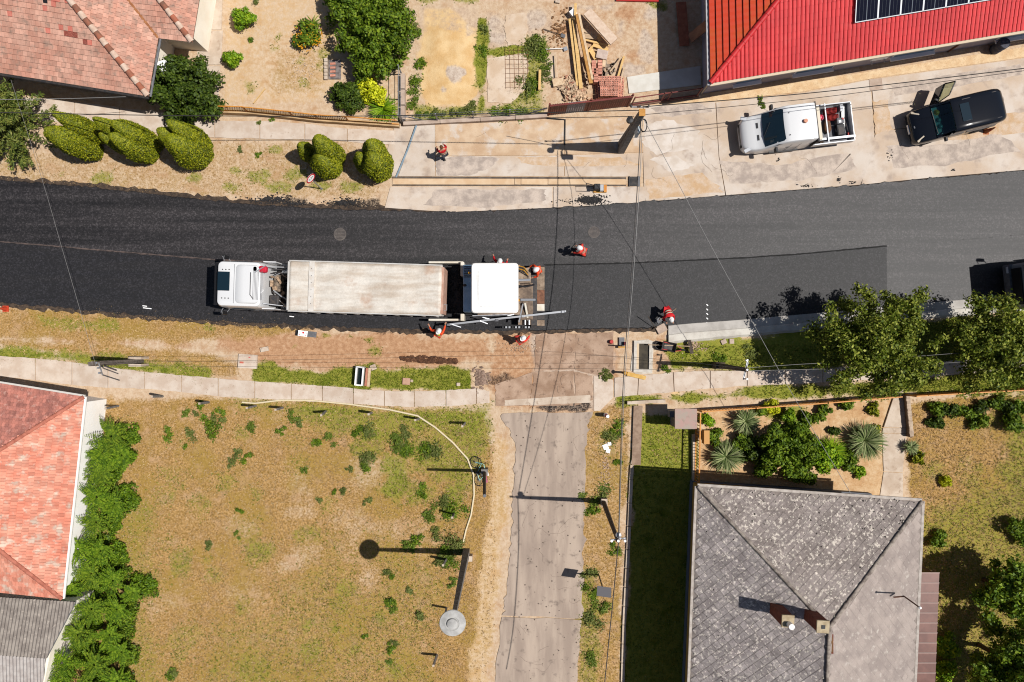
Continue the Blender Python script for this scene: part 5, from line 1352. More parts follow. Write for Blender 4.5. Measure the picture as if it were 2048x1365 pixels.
def wire(name, label, pts, r=.016, mt=None, sag=0):
    pts = [P(*p) for p in pts]
    out = []
    for i in range(len(pts)-1):
        p0 = pts[max(i-1, 0)]; p1 = pts[i]; p2 = pts[i+1]; p3 = pts[min(i+2, len(pts)-1)]
        for k in range(10):
            t = k/10
            out.append(.5*((2*p1)+(p2-p0)*t+(2*p0-5*p1+4*p2-p3)*t*t+(-p0+3*p1-3*p2+p3)*t**3))
    out.append(pts[-1])
    o = MB().tube(out, r, 5).build(name, mt or m_wire); tag(o, label, 'cable', 'overhead cables'); return o
m_wire = mat('cable_black', (0.03, 0.028, 0.026, 1), fine=0, rough=.5)
m_wireg = mat('cable_grey', C(150, 148, 146), fine=0, rough=.4)
wire('overhead_cable', 'black overhead cable running left from the concrete pole along the upper footpath', [(-60, 224, 5.6), (300, 231, 4.9), (640, 233, 4.6), (900, 230, 5.2), (1278, 221, 6.4)], .022)
wire('overhead_cable', 'thin dark cable ending at the joint box of the concrete pole', [(1092, 236, 3.6), (1180, 235, 4.7), (1268, 233, 5.9)], .016)
wire('overhead_cable', 'upper cable from the concrete pole to the right above the parked vehicles', [(1286, 214, 6.4), (1500, 197, 5.7), (1692, 179, 5.3), (2100, 131, 5.6)], .022)
wire('overhead_cable', 'lower cable from the concrete pole to the right above the parked vehicles', [(1286, 230, 6.1), (1500, 210, 5.4), (1692, 189, 5.1), (2100, 135, 5.4)], .014)
wire('overhead_cable', 'thick cable crossing the road from the concrete pole to the wooden pole', [(1282, 238, 6.2), (1275, 370, 6.0), (1262, 560, 6.0), (1248, 740, 6.4), (1241, 920, 7.1), (1237, 1083, 7.8)], .022, m_dark)
wire('overhead_cable', 'thin cable crossing the road beside the thick one', [(1285, 238, 6.0), (1279, 370, 5.0), (1266, 560, 4.6), (1251, 740, 5.0), (1243, 920, 6.2), (1238, 1083, 7.5)], .013, m_wireg)
wire('overhead_cable', 'cable from the wooden pole down to the bottom edge of the picture', [(1237, 1085, 7.8), (1226, 1200, 7.4), (1208, 1380, 7.2), (1196, 1500, 7.4)], .024, m_dark)
wire('overhead_cable', 'pale service cable slanting from the concrete pole to the slate house', [(1288, 240, 6.2), (1350, 355, 5.5), (1410, 470, 5.1), (1475, 590, 4.9), (1560, 745, 4.7), (1620, 850, 4.6), (1702, 988, 4.5)], .013, m_wireg)
wire('overhead_cable', 'thin pale cable crossing the road at the left', [(22, 160, 2.9), (88, 372, 4.2), (122, 490, 4.5), (160, 620, 4.7), (192, 733, 4.9)], .008, m_wireg)
wire('overhead_cable', 'white cable running to the eave of the tiled house', [(-60, 200, 4.0), (120, 198, 3.2), (252, 194, 2.7)], .014, m_wireg)
wire('overhead_cable', 'upper thin cable along the lower verge', [(192, 726, 4.8), (640, 719, 4.2), (1180, 711, 4.6), (1492, 738, 5.4)], .008)
wire('overhead_cable', 'lower thin cable along the lower verge', [(192, 731, 4.7), (640, 735, 4.1), (1180, 738, 4.6), (1492, 742, 5.3)], .008)
wire('overhead_cable', 'upper white cable from the right pole into the street tree', [(1496, 736, 5.4), (1600, 729, 4.2), (1690, 724, 3.4), (1900, 708, 3.2), (2120, 692, 3.6)], .01, m_wireg)
wire('overhead_cable', 'lower white cable from the right pole into the street tree', [(1498, 742, 5.3), (1620, 739, 4.0), (1690, 737, 3.4), (1900, 726, 3.2), (2120, 710, 3.5)], .01, m_wireg)

def round_pole(px, py, tx, ty, h, r0, r1, label, mt=m_woodd, foot=True, nm='utility_pole'):
    b = P(px, py); t = thing(nm, label, 'utility pole', b); tpv = P(tx, ty, h)-b
    MB().cyl((0, 0, 0), tpv, r0, r1, 12).build('shaft', mt, t, False, smooth=50)
    return t, tpv
t, tv = round_pole(1206, 1002, 1236, 1082, 7.8, .14, .09, 'dark wooden utility pole with concrete foot right of the side street')
MB().box((.02, 0, .25), (.34, .42, .5)).build('foot', m_conc, t, False)
MB().bar(tv+Vector((-.3, 0, -.1)), tv+Vector((.35, .1, -.1)), .06).build('cross_arm', m_steel, t, False)
for k in (-.3, 0, .3): MB().cyl(tv+Vector((k, .02, -.1)), tv+Vector((k, .02, .12)), .05, .06, 8).build('insulator', m_white, t, False)
MB().lathe(tv+Vector((.05, .2, -.3)), [(.03, 0), (.13, .03), (.13, .16), (.03, .2)], 12).build('lamp_head', m_alu, t, False)
t, tv = round_pole(969, 942, 969, 992, 5.9, .1, .075, 'short dark wooden pole by the lawn edge next to the bicycle')
MB().box((.02, .02, .3), (.36, .34, .6)).build('foot', m_polec, t, False)
MB().cyl(tv-Vector((0, 0, .02)), tv+Vector((0, 0, .03)), .09, .08, 10).build('cap', m_grey, t, False)
t, tv = round_pole(1432, 731, 1494, 740, 5.5, .15, .1, 'dark utility pole on the right verge with crossarms', m_woodd)
MB().box((0, 0, .45), (.5, .36, .9)).build('foot', m_woodd, t, False)
for dy, L in ((0, .5), (.0, .35)): MB().bar(tv+Vector((-.1, -L, -.2)), tv+Vector((.1, L, -.2)), .06).build('cross_arm', m_steel, t, False)
for k in (-.45, 0, .45): MB().cyl(tv+Vector((0, k, -.2)), tv+Vector((0, k, .05)), .04, .05, 8).build('insulator', m_white, t, False)
b = P(284, 723); t = thing('utility_pole', 'grey lattice topped pole between two concrete feet on the left verge', 'utility pole', b); tv = P(181, 728, 4.95)-b
MB().bar((0, 0, 0), tv, .2, .24).build('shaft', mat('pole_weathered', C(134, 124, 116), C(110, 100, 92), s=6), t, False)
for dy in (.2, -.2): MB().box((.05, dy, .42), (.7, .14, .85)).build('foot', m_conc, t, False)
MB().bar(tv+Vector((.35, .05, -.1)), tv+Vector((.5, -.55, -.15)), .05).build('cross_arm', m_steel, t, False)
MB().bar(tv+Vector((.5, -.55, -.15)), tv+Vector((1.1, -.85, -.6)), .05).build('stay', m_dark, t, False)
MB().bar(tv+Vector((.55, -.1, -.2)), tv+Vector((.95, -.35, -.6)), .06).build('stay', m_dark, t, False)
for k in range(3): MB().cyl(tv+Vector((.35+.06*k, .05-.25*k, -.1)), tv+Vector((.35+.06*k, .05-.25*k, .1)), .045, .05, 8).build('insulator', m_alu, t, False)
# street lamp with round disc head
b = P(933, 1104); t = thing('street_lamp', 'tall concrete street lamp with round white disc shade at the lawn edge', 'street lamp', b); tv = P(905, 1247, 9.6)-b
loops = []
for k in range(11):
    t_ = k/10; c = tv*t_; w = .18*(1-t_)+.08*t_
    loops.append([c+Vector((x*w, y*w*1.1, 0)) for x, y in ((-1, -1), (1, -1), (1, 1), (-1, 1))])
MB().loft(loops).build('shaft', m_polec, t, False)
for k in range(22): MB().box(tv*((k+1)/25)+Vector((-.165*(1-k/25)-.08*k/25, .0, 0)), (.03, .1, .2)).build('recess', m_dark, t, False)
MB().box((.2, -.25, .25), (.3, .3, .5)).build('foot', m_conc, t, False)
dsk = mat('lamp_disc', C(206, 204, 200), C(178, 176, 172), C(214, 168, 60), s=3, s3=2.2, lo3=.64, hi3=.68, fine=.08)
MB().lathe(tv, [(.1, -.15), (.55, -.1), (.57, -.04), (.55, .0), (.3, .06), (.26, .03), (.24, .03), (.22, .12), (.1, .18), (.001, .2)], 32).build('disc_shade', dsk, t, False, smooth=40)
MB().lathe(tv+Vector((0, 0, -.4)), [(.03, 0), (.16, .06), (.18, .2), (.1, .3)], 16).build('lantern', m_white, t, False, smooth=40)
# panel sign near the lane
b = P(1197, 1149); t = thing('panel_sign', 'grey rectangular sign plate on a thin post right of the side street', 'sign', b); tv = P(1208, 1184, 2.75)-b
MB().cyl((0, 0, 0), tv, .035, n=8).build('post', m_dark, t, False)
MB().box(tv, (.75, .05, .5), R(-8), Matrix.Rotation(R(62), 4, 'X')).build('plate', mat('sign_back', C(112, 110, 114), fine=.05), t, False)
# round weight limit sign
b = P(643, 378); t = thing('road_sign', 'round white road sign with red rim on a thin post by the conifers', 'road sign', b); tv = P(620, 356, 2.1)-b
MB().cyl((0, 0, 0), Vector((tv.x, tv.y, 2.3)), .03, n=8).build('post', m_steel, t, False)
nv_ = Vector((math.cos(R(-39)), math.sin(R(-39)), .12)).normalized(); rv_ = Vector((0, 0, 1)).cross(nv_).normalized(); uv_ = nv_.cross(rv_)
M_ = Matrix(((rv_.x, uv_.x, nv_.x, tv.x+nv_.x*.05), (rv_.y, uv_.y, nv_.y, tv.y+nv_.y*.05), (rv_.z, uv_.z, nv_.z, tv.z), (0, 0, 0, 1)))
def child(o, m): o.matrix_basis = m; return o
dk = child(MB().lathe((0, 0, 0), [(.3, -.01), (.3, .012), (.001, .012)], 28).build('disc', m_white, t, False), M_)
rimb = MB(); rimb.loft([[Vector((r*math.cos(k*math.pi/16), r*math.sin(k*math.pi/16), z)) for k in range(32)] for r, z in ((.305, .0), (.305, .018), (.235, .018), (.235, .013))], caps=False)
child(rimb.build('rim', mat('sign_red', C(214, 40, 52), fine=0), t, False), M_)
def text(s, size, mt, parent, m, name='lettering'):
    c = bpy.data.curves.new(name, 'FONT'); c.body = s; c.size = size; c.align_x = 'CENTER'; c.align_y = 'CENTER'; c.extrude = .003
    o = bpy.data.objects.new(name, c); link(o); bpy.context.view_layer.update(); me = bpy.data.meshes.new_from_object(o.evaluated_get(bpy.context.evaluated_depsgraph_get())); bpy.data.objects.remove(o)
    me.materials.clear(); me.materials.append(mt); o = bpy.data.objects.new(name, me); link(o); o.parent = parent; o.matrix_basis = m; return o
text('3,5t', .22, m_black, t, M_ @ Matrix.Translation((0, 0, .017)))
MB().lathe((0, 0, 0), [(.07, 0), (.03, .12), (.03, .2)], 10).build('foot', m_steel, t, False)

# ------------------------------------------------------------------ fences
def fence_bars(t, a, b, n, h, w, mt, name='bar'):
    for i in range(n):
        p = a.lerp(b, (i+.5)/n); MB().bar(Vector((p.x, p.y, .12)), Vector((p.x, p.y, h)), w).build(name, mt, t)
of = thing('garden_fence', 'long orange metal fence along the garden of the slate house', 'fence', P(1700, 800))
fa = [(1394, 820), (1500, 813), (1640, 803), (1783, 791), (1810, 790), (1930, 783), (2048, 777), (2140, 771)]
for i in range(len(fa)-1):
    if i == 3: continue
    a, c = P(*fa[i]), P(*fa[i+1])
    for z in (.3, 1.1): MB().bar(a+up*z, c+up*z, .06, .05).build('rail', m_orange, of)
    n = int((c-a).length/.16); fence_bars(of, a, c, n, 1.12, .028, m_orange)
    MB().bar(a, a+up*1.2, .08).build('post', m_orange, of)
gf = thing('side_fence', 'orange metal fence beside the shaded grass strip', 'fence', P(1393, 890))
a, c = P(1390, 822), P(1387, 972)
for z in (.3, 1.15): MB().bar(a+up*z, c+up*z, .07, .05).build('rail', m_orange, gf)
fence_bars(gf, a, c, 26, 1.16, .03, m_orange)
MB().prism([xy(*p) for p in rect(1383, 868, 1388, 974)], 0, .3).build('plinth', m_conc, gf)
MB().box(a.lerp(c, .32)+Vector((.4, 0, .8)), (.3, .75, .5)).build('letter_box', mat('letter_box', C(222, 166, 104)), gf)
pr = thing('gate_pillar', 'square brick pillar with flat concrete cap stained pink at the garden corner', 'pillar', P(1362, 838))
MB().prism([xy(*p) for p in rect(1340, 820, 1372, 850)], 0, 1.95).build('body', mat('pillar_render', C(160, 150, 140), C(136, 126, 116), s=3), pr)
q = [P(x, y, 2.05) for x, y in rect(1350, 818, 1394, 858)]
MB().prism([(p.x, p.y) for p in q], 1.94, 2.05).build('cap', mat('pillar_cap', C(184, 168, 154), C(196, 160, 150), C(164, 150, 134), s=2.4, s3=3, fine=.1), pr)
MB().box(P(1343, 828, 1.2), (.3, .35, .5)).build('meter_box', m_grey, pr)
# sheet fence and gate of the building yard
sf = thing('sheet_fence', 'dark brown red corrugated sheet fence of the building yard', 'fence', P(1180, 220))
m_maroon = mat('maroon_sheet', C(140, 60, 52), C(118, 48, 42), s=2, fine=.06, rough=.55)
a, c = P(1096, 231), P(1255, 213); n = 9
for i in range(n):
    p, q_ = a.lerp(c, i/n), a.lerp(c, (i+.985)/n)
    mtp = mat('grey_sheet', C(176, 168, 168), fine=.08) if i in (2, 3) else m_maroon
    m = MB(); d_ = (q_-p); nrm = Vector((-d_.y, d_.x, 0)).normalized()
    V = []; 
    for k in range(9):
        o_ = nrm*(.025 if k % 2 else -.01); V.append((p+d_*k/8+o_))
    m.add([v+up*.08 for v in V]+[v+up*1.75 for v in V]+[v+up*.08-nrm*.02 for v in V]+[v+up*1.75-nrm*.02 for v in V], [(k, k+1, 10+k, 9+k) for k in range(8)]+[(18+k, 27+k, 28+k, 19+k) for k in range(8)]+[(9+k, 10+k, 28+k, 27+k) for k in range(8)])
    m.build('sheet', mtp, sf)
MB().bar(a+up*1.72+Vector((0, -.06, 0)), c+up*1.72+Vector((0, -.06, 0)), .08, .06).build('rail', m_maroon, sf)
for k in (0, .5, 1): MB().bar(a.lerp(c, k), a.lerp(c, k)+up*1.9, .09).build('post', m_maroon, sf)
gtf = thing('yard_gate', 'thin brown metal gate frame next to the red roofed house', 'gate', P(1340, 195))
a, c = P(1262, 212), P(1392, 194); hz = 1.3
for z in (.25, hz): MB().bar(a+up*z, c+up*z, .05).build('rail', m_maroon, gtf)
for k in (0, .45, .55, 1): MB().bar(a.lerp(c, k), a.lerp(c, k)+up*(hz+.1), .06).build('post', m_maroon, gtf)
MB().bar(a.lerp(c, .45)+up*.25, a.lerp(c, .55)+up*hz, .04).build('brace', m_maroon, gtf)
MB().prism([xy(*p) for p in [(1262, 209), (1395, 191), (1396, 196), (1263, 215)]], 0, .15).build('threshold', mat('threshold', C(150, 112, 94), C(126, 92, 76), s=3), gtf)
# wire fence with concrete base, building yard front
wf = thing('wire_fence', 'pale concrete base and wire posts in front of the building yard', 'fence', P(950, 240))
m_pale = mat('pale_base', C(212, 190, 172), C(188, 164, 146), s=2)
for x0, x1, y0, y1 in ((807, 880, 248, 244), (881, 960, 244, 240), (961, 1030, 240, 236), (1031, 1094, 236, 232)):
    MB().bar(P(x0, y0, .15), P(x1, y1, .15), .24, .3).build('base_block', m_pale, wf)
for x, y in ((808, 247), (876, 244), (948, 240), (1020, 236)): MB().bar(P(x, y), P(x, y)+up*1.4, .06).build('post', m_steel, wf)
for z in (.6, 1.0, 1.35): MB().tube([P(808, 247)+up*z, P(1092, 232)+up*z], .012, 4).build('wire', m_grey, wf)
MB().bar(P(808, 245)+up*1.2, P(850, 243)+up*.1, .05).build('brace', m_steel, wf); MB().bar(P(1092, 232)+up*1.3, P(1060, 230)+up*.3, .06).build('brace', m_steel, wf)
wg = thing('side_wire_fence', 'pale fence with concrete base between the shrubs and the sand', 'fence', P(806, 200))
for k in range(3): MB().bar(P(806.5, 150+k*32, .2), P(806.5, 180+k*32, .2), .22, .4).build('base_block', m_pale, wg)
for y in (150, 200, 246): MB().bar(P(804, y), P(804, y)+up*1.4, .06).build('post', m_steel, wg)
for z in (.7, 1.3): MB().tube([P(804, 150)+up*z, P(804, 246)+up*z], .02, 4).build('wire', m_steel, wg)
# orange mesh fence, upper garden
om = thing('mesh_fence', 'low orange fence with expanded mesh panels along the upper garden', 'fence', P(540, 225))
pts = [(438, 226), (500, 228), (590, 237), (640, 243), (700, 247), (800, 254)]
for i in range(len(pts)-1):
    a, c = P(*pts[i]), P(*pts[i+1]); d_ = c-a
    MB().bar(a+up*.2, c+up*.2, .22, .4).build('plinth', mat('fence_plinth', C(224, 190, 144), C(196, 162, 120), s=2, fine=.08), om)
    for z in (.45, 1.15): MB().bar(a+up*z, c+up*z, .05).build('rail', m_orange, om)
    MB().bar(a, a+up*1.2, .06).build('post', m_orange, om)
    if i < 4:
        n = int(d_.length/.13)
        m = MB()
        for k in range(n):
            p, q_ = a+d_*k/n, a+d_*(k+1)/n
            m.bar(p+up*.45, q_+up*.8, .02); m.bar(p+up*.8, q_+up*.45, .02); m.bar(p+up*.8, q_+up*1.15, .02); m.bar(p+up*1.15, q_+up*.8, .02)
        m.build('mesh_infill', mat('mesh_brown', C(176, 130, 80), fine=.1), om)
tag(MB().bar(P(507, 207, .05), P(530, 178, .05), .05).build('garden_stake', m_wood), 'thin wooden stick lying in the upper garden', 'stick')
# lawn posts and white cable
posts = [(237, 812, 2), (326, 793, 3), (418, 805, 3), (512, 812, 3), (566, 816, 3), (652, 823, 3), (744, 826, 3), (838, 838, 3), (930, 846, 3), (908, 1027, 2), (893, 1118, 2), (893, 1216, 2.2), (874, 1310, 2.2)]
for i, (px, py, k) in enumerate(posts):
    b_ = P(px, py); t = thing('fence_post', 'short grey concrete post leaning at the lawn edge, %s from the white walled house' % ORD[i], 'post', b_, group='leaning posts round the dry lawn')
    lean = Vector((rng.uniform(-.12, .12), rng.uniform(-.12, .12), 1.4))
    m = MB(); m.bar((0, 0, 0), lean, .1, .1).build('shaft', m_polec, t, False); MB().box(lean, (.11, .11, .03)).build('cap', m_conc, t, False)
m_rope = mat('cream_hose', C(246, 228, 190), fine=.04)
pts = [(484, 805), (510, 807), (560, 801), (620, 801), (700, 809), (780, 820), (835, 832), (870, 855), (905, 885), (935, 918), (947, 950), (948, 990), (942, 1030), (932, 1060), (926, 1086)]
o = MB().tube([P(x, y, .045) for x, y in pts], .05, 6).build('white_hose', m_rope); tag(o, 'long cream hose curving along the lawn edge', 'hose')
# ------------------------------------------------------------------ small street things
def boxthing(name, label, cat, px, py, size, z=None, rz=0, mt=m_conc, part='body', bevel=.01):
    t = thing(name, label, cat, P(px, py), R(rz))
    MB().box((0, 0, size[2]/2), size).build(part, mt, t, False, bevel=bevel); return t
t = boxthing('inspection_slab', 'square concrete lid with red paint marks on the left verge', 'lid', 497, 723, (1.05, .78, .16), rz=-4, mt=m_slab)
MB().box((.1, .23, .165), (.1, .05, .006)).build('paint_mark', mat('paint_red', C(214, 90, 90)), t, False); MB().box((-.3, -.08, .2), (.18, .1, .08)).build('marker_block', mat('paint_pink', C(226, 120, 100)), t, False)
boxthing('concrete_offcut', 'small tilted concrete slab above the red marked lid', 'slab', 530, 699, (.45, .25, .12), rz=12)
t = thing('planter_trough', 'narrow white trough filled with dark water by the footpath', 'trough', P(722, 752), R(-5))
for sx in (-1, 1): MB().box((sx*.19, 0, .25), (.07, 1.05, .5)).build('side', m_white, t, False)
for sy in (-1, 1): MB().box((0, sy*.5, .25), (.34, .07, .5)).build('end', m_white, t, False)
MB().box((0, 0, .16), (.34, .95, .2)).build('water', mat('dark_water', (.008, .012, .012, 1), fine=0, rough=.15), t, False)
t = thing('wooden_bench', 'reddish plank bench standing right beside the white trough', 'bench', P(738, 754), R(-5))
MB().box((-.06, 0, .42), (.13, 1.0, .04)).build('plank', mat('pink_plank', C(206, 140, 112), C(190, 120, 96), s=5), t, False); MB().box((.09, 0, .42), (.14, 1.05, .04)).build('plank', m_woodp, t, False)
for sy in (-.4, .4): MB().box((0, sy, .2), (.3, .06, .4)).build('leg', m_dark, t, False)
boxthing('paving_stone', 'square pinkish paving stone lying on the green verge', 'stone', 813, 763, (.42, .38, .12), rz=-4, mt=mat('pink_stone', C(212, 170, 144), C(190, 148, 122), s=4))
boxthing('paving_stone', 'small cube stone right beside the pinkish paving stone', 'stone', 824, 762, (.14, .14, .12), mt=m_conc)
boxthing('paving_stone', 'small square stone in the green verge left of the rubble', 'stone', 917, 769, (.2, .18, .1), mt=m_conc)
boxthing('loose_stone', 'pale stone above the wooden bench', 'stone', 747, 735, (.32, .3, .12), rz=20)
# barrier board
t = thing('warning_board', 'white warning board with red chevrons on a black and grey foot', 'barrier', P(613, 668), R(-6))
MB().box((0, 0, .05), (1.15, .32, .1)).build('foot', m_grey, t, False, bevel=.015)
MB().box((-.42, .0, .11), (.28, .3, .06)).build('rubber_block', m_black, t, False)
bd = Matrix.Translation((-.12, 0, .32)) @ Matrix.Rotation(R(24), 4, 'Y')
child(MB().box((0, 0, 0), (.5, .3, .03)).build('board', m_white, t, False), bd)
for poly in ([(-.06, .11), (.1, .11), (.02, -.08)], [(-.22, .13), (-.2, -.12), (-.14, -.12)], [(.22, .13), (.14, -.12), (.2, -.13)]):
    child(MB().prism(poly, .016, .022).build('chevron', mat('sign_red', (0, 0, 0, 1)), t, False), bd)
def cone(px, py, label, h=.5, mt=None, lie=0):
    t = thing('traffic_cone', label, 'traffic cone', P(px, py)); mt = mt or mat('cone_orange', C(226, 84, 40), fine=.08)
    MB().box((0, 0, .02), (.34, .34, .04)).build('base', mt, t, False); MB().cyl((0, 0, .04), (0, 0, h), .13, .03, 14).build('cone', mt, t, False, smooth=50)
    MB().cyl((0, 0, h*.5), (0, 0, h*.68), .084, .064, 14).build('band', mat('cone_band', C(180, 60, 34)), t, False, smooth=50); return t
cone(12, 618, 'small orange traffic cone at the left edge beside the road', .55, mat('cone_red', C(214, 76, 44), fine=.08))
cone(1971, 264, 'brownish orange traffic cone below the black van', .8, mat('cone_brown', C(186, 112, 70), fine=.1))
t = thing('marker_post', 'short red and white marker post at the corner of the side street', 'marker post', P(1211, 830))
MB().cyl((0, 0, 0), (0, 0, .45), .12, .12, 12).build('shaft', m_white, t, False); MB().cyl((0, 0, .45), (0, 0, .85), .115, .1, 12).build('red_top', mat('faded_red', C(206, 120, 120)), t, False); MB().cyl((0, 0, .86), (0, 0, .9), .1, .08, 12).build('cap', m_white, t, False)
t = thing('red_bucket', 'small upturned red bucket next to the orange hydrant post', 'bucket', P(1222, 684))
MB().cyl((0, 0, 0), (0, 0, .26), .13, .1, 14).build('body', m_red, t, False); MB().cyl((0, 0, .25), (0, 0, .275), .1, .09, 14).build('bottom', m_red, t, False)
t = thing('orange_post', 'orange hydrant marker post with dark hood beside the junction', 'post', P(1243, 692))
MB().box((0, -.08, .12), (.42, .1, .25)).build('foot', m_yellow, t, False); MB().box((0, .22, .06), (.3, .5, .12)).build('hood', m_grey, t, False); MB().bar((-.1, 0, .2), (-.1, 0, 1.1), .07).build('upright', m_dark, t, False); MB().box((.15, .12, .2), (.1, .2, .3)).build('valve', mat('maroon_valve', C(110, 40, 40)), t, False)
t = thing('yellow_standpipe', 'yellow gas standpipe by the junction corner', 'standpipe', P(1245, 745))
MB().cyl((0, 0, 0), (0, 0, .9), .06, .06, 10).build('pipe', m_yellow, t, False); MB().ball((0, 0, .9), (.12, .12, .1), 10, 6).build('head', m_yellow, t, False); MB().cyl((-.16, 0, .7), (.16, 0, .7), .05, n=8).build('cross_pipe', mat('dark_yellow', C(170, 116, 40)), t, False)
t = thing('yellow_beam', 'short yellow timber beam lying by the junction corner', 'beam', P(1272, 752), R(-13)); MB().box((0, 0, .09), (1.05, .22, .18)).build('body', mat('beam_yellow', C(240, 196, 116), C(222, 174, 92), s=4), t, False)
# open manhole pit
t = thing('concrete_pit', 'open rectangular concrete shaft with pale rim beside the kerb', 'shaft', P(1285, 713), R(-1))
for sx in (-1, 1): MB().box((sx*.43, 0, .05), (.16, 1.75, .16)).build('rim', mat('pit_rim', C(226, 218, 206), C(206, 196, 182), s=3), t, False)
for sy in (-1, 1): MB().box((0, sy*.79, .05), (.7, .16, .16)).build('rim', MATS['pit_rim'], t, False)
MB().box((.06, 0, .02), (.56, 1.42, .03)).build('shaft_floor', mat('pit_dark', C(84, 76, 62), C(60, 54, 46), s=2), t, False)
MB().box((-.29, 0, .05), (.14, 1.42, .12)).build('inner_ledge', mat('pit_ledge', C(232, 206, 172)), t, False)
b = MB(); b.prism([(x/S*1.0, y/S) for x, y in ((-24, -28), (-12, -36), (20, -34), (22, 30), (10, 34), (-18, 30))], -.02, .025); b.build('collar', mat('pit_collar', C(222, 214, 202), C(200, 188, 172), s=2), t, False)
# wheelbarrow
t = thing('wheelbarrow', 'dark wheelbarrow with red frame by the concrete shaft', 'wheelbarrow', P(1335, 694), R(-12))
tr = MB(); tr.loft([[Vector((x*s_, y*s_, z)) for x, y in ((-.42, -.26), (.36, -.26), (.36, .26), (-.42, .26))] for s_, z in ((.62, .3), (1, .56), (.95, .55), (.58, .32))]); tr.build('tray', m_dark, t, False)
for sy in (-.2, .2): MB().tube([(-.4, sy, .5), (.3, sy, .3), (.75, sy*.3, .2)], .022).build('handle', m_red, t, False)
MB().lathe((0, 0, 0), [(.05, -.04), (.19, -.04), (.2, 0), (.19, .04), (.05, .04)], 16).build('wheel', m_rubber, t, False).matrix_basis = Matrix.Translation((.78, 0, .2)) @ Matrix.Rotation(R(90), 4, 'X')
for sy in (-.22, .22): MB().bar((-.1, sy, .0), (-.05, sy*.8, .32), .03).build('leg', m_red, t, False)
t = thing('black_bucket', 'black builder tub standing by the concrete shaft', 'tub', P(1316, 691)); MB().lathe((0, 0, 0), [(.16, 0), (.22, .3), (.2, .3), (.14, .03), (.001, .03)], 18).build('body', m_black, t, False, smooth=40); MB().tube([(-.21, 0, .3), (0, 0, .36), (.21, 0, .3)], .012).build('handle', m_dark, t, False)
t = thing('long_rake', 'long handled asphalt rake lying beside the wheelbarrow', 'rake', P(1345, 692)); MB().tube([P(1296, 690, .3)-P(1345, 692), P(1380, 693, .35)-P(1345, 692)], .022).build('handle', m_woodp, t, False); MB().box(P(1381, 694, .3)-P(1345, 692), (.2, .75, .05), R(12)).build('head', m_woodd, t, False)
boxthing('paving_stone', 'white square slab on the verge grass, left of two', 'stone', 1447, 684, (.3, .26, .07), rz=25, mt=m_pale); boxthing('paving_stone', 'white square slab on the verge grass, right of two', 'stone', 1463, 683, (.26, .28, .07), mt=m_pale)
boxthing('kerb_block', 'pale concrete block at the start of the kerb by the bending worker', 'block', 1322, 658, (.55, .45, .14), rz=28, mt=m_pale)
for px, py, s_, rz, lab in ((1211, 894, .3, 20, 'larger broken white tile on the strip beside the side street'), (1219, 888, .2, 10, 'small broken white tile with dark print beside the side street'), (1216, 902, .24, -15, 'lower broken white tile beside the side street')):
    boxthing('broken_tile', lab, 'tile', px, py, (s_, s_, .03), rz=rz, mt=m_white)
# compactor plate near the drain
t = thing('plate_compactor', 'yellow and black plate compactor standing below the drain channel', 'compactor', P(1196, 379))
MB().box((.1, 0, .05), (.75, .42, .1)).build('base_plate', m_yellow, t, False, bevel=.02); MB().box((-.12, .02, .42), (.34, .3, .5)).build('engine', m_black, t, False, bevel=.03); MB().box((.16, 0, .28), (.2, .36, .3)).build('tank', m_alu, t, False, bevel=.02); MB().box((.38, 0, .16), (.16, .4, .16)).build('front_guard', m_orange, t, False)
MB().tube([(-.25, -.14, .4), (-.75, -.14, .9), (-.75, .14, .9), (-.25, .14, .4)], .02).build('handle', m_dark, t, False)
# bicycle lying on the lawn edge
def bicycle(loc, rz, label):
    t = thing('bicycle', label, 'bicycle', loc, rz); t.rotation_euler = (R(74), 0, rz); MW[t] = Matrix.Translation(Vector(loc)) @ t.rotation_euler.to_matrix().to_4x4()
    for x, nm in ((-.52, 'rear'), (.52, 'front')):
        w_ = MB(); w_.tube([(x+.32*math.cos(a), 0, .34+.32*math.sin(a)) for a in [2*math.pi*k/28 for k in range(29)]], .022, 6); w = w_.build('wheel', m_rubber, t, False)
        sp = MB(); [sp.bar((x, 0, .34), (x+.31*math.cos(a), 0, .34+.31*math.sin(a)), .006) for a in [2*math.pi*k/14 for k in range(14)]]; sp.cyl((x, -.05, .34), (x, .05, .34), .03, n=8); s_ = sp.build('spokes', m_alu, t, False); s_.parent = w
    fr = MB(); pt = dict(bb=(-.08, 0, .3), st=(-.2, 0, .82), hd=(.36, 0, .78), hb=(.39, 0, .66), rx=(-.52, 0, .34), fx=(.52, 0, .34))
    for a, b_ in (('bb', 'st'), ('bb', 'hb'), ('st', 'hd'), ('hd', 'hb'), ('bb', 'rx'), ('st', 'rx'), ('hb', 'fx')): fr.tube([pt[a], pt[b_]], .02, 6)
    fr.build('frame', mat('mint_paint', C(150, 214, 204), fine=.03, rough=.4), t, False)
    MB().ball((-.22, 0, .9), (.14, .08, .04), 10, 6).build('saddle', m_white, t, False)
    MB().tube([(.28, -.28, .95), (.38, -.1, .92), (.38, .1, .92), (.28, .28, .95)], .015).build('handlebar', m_black, t, False); MB().tube([(.36, 0, .78), (.38, 0, .92)], .016).build('stem', m_black, t, False)
    MB().cyl((-.08, -.06, .3), (-.08, .06, .3), .09, n=14).build('crank', m_dark, t, False)
    for s_ in (-1, 1): MB().box((-.08+s_*.1, s_*.1, .3-s_*.12), (.1, .08, .025)).build('pedal', m_black, t, False)
    MB().box((-.5, 0, .76), (.4, .16, .03)).build('rack', mat('pink_rack', C(214, 120, 150)), t, False)
bicycle(P(944, 945, .06), R(102), 'mint and pink bicycle lying against the lawn fence by the short pole')
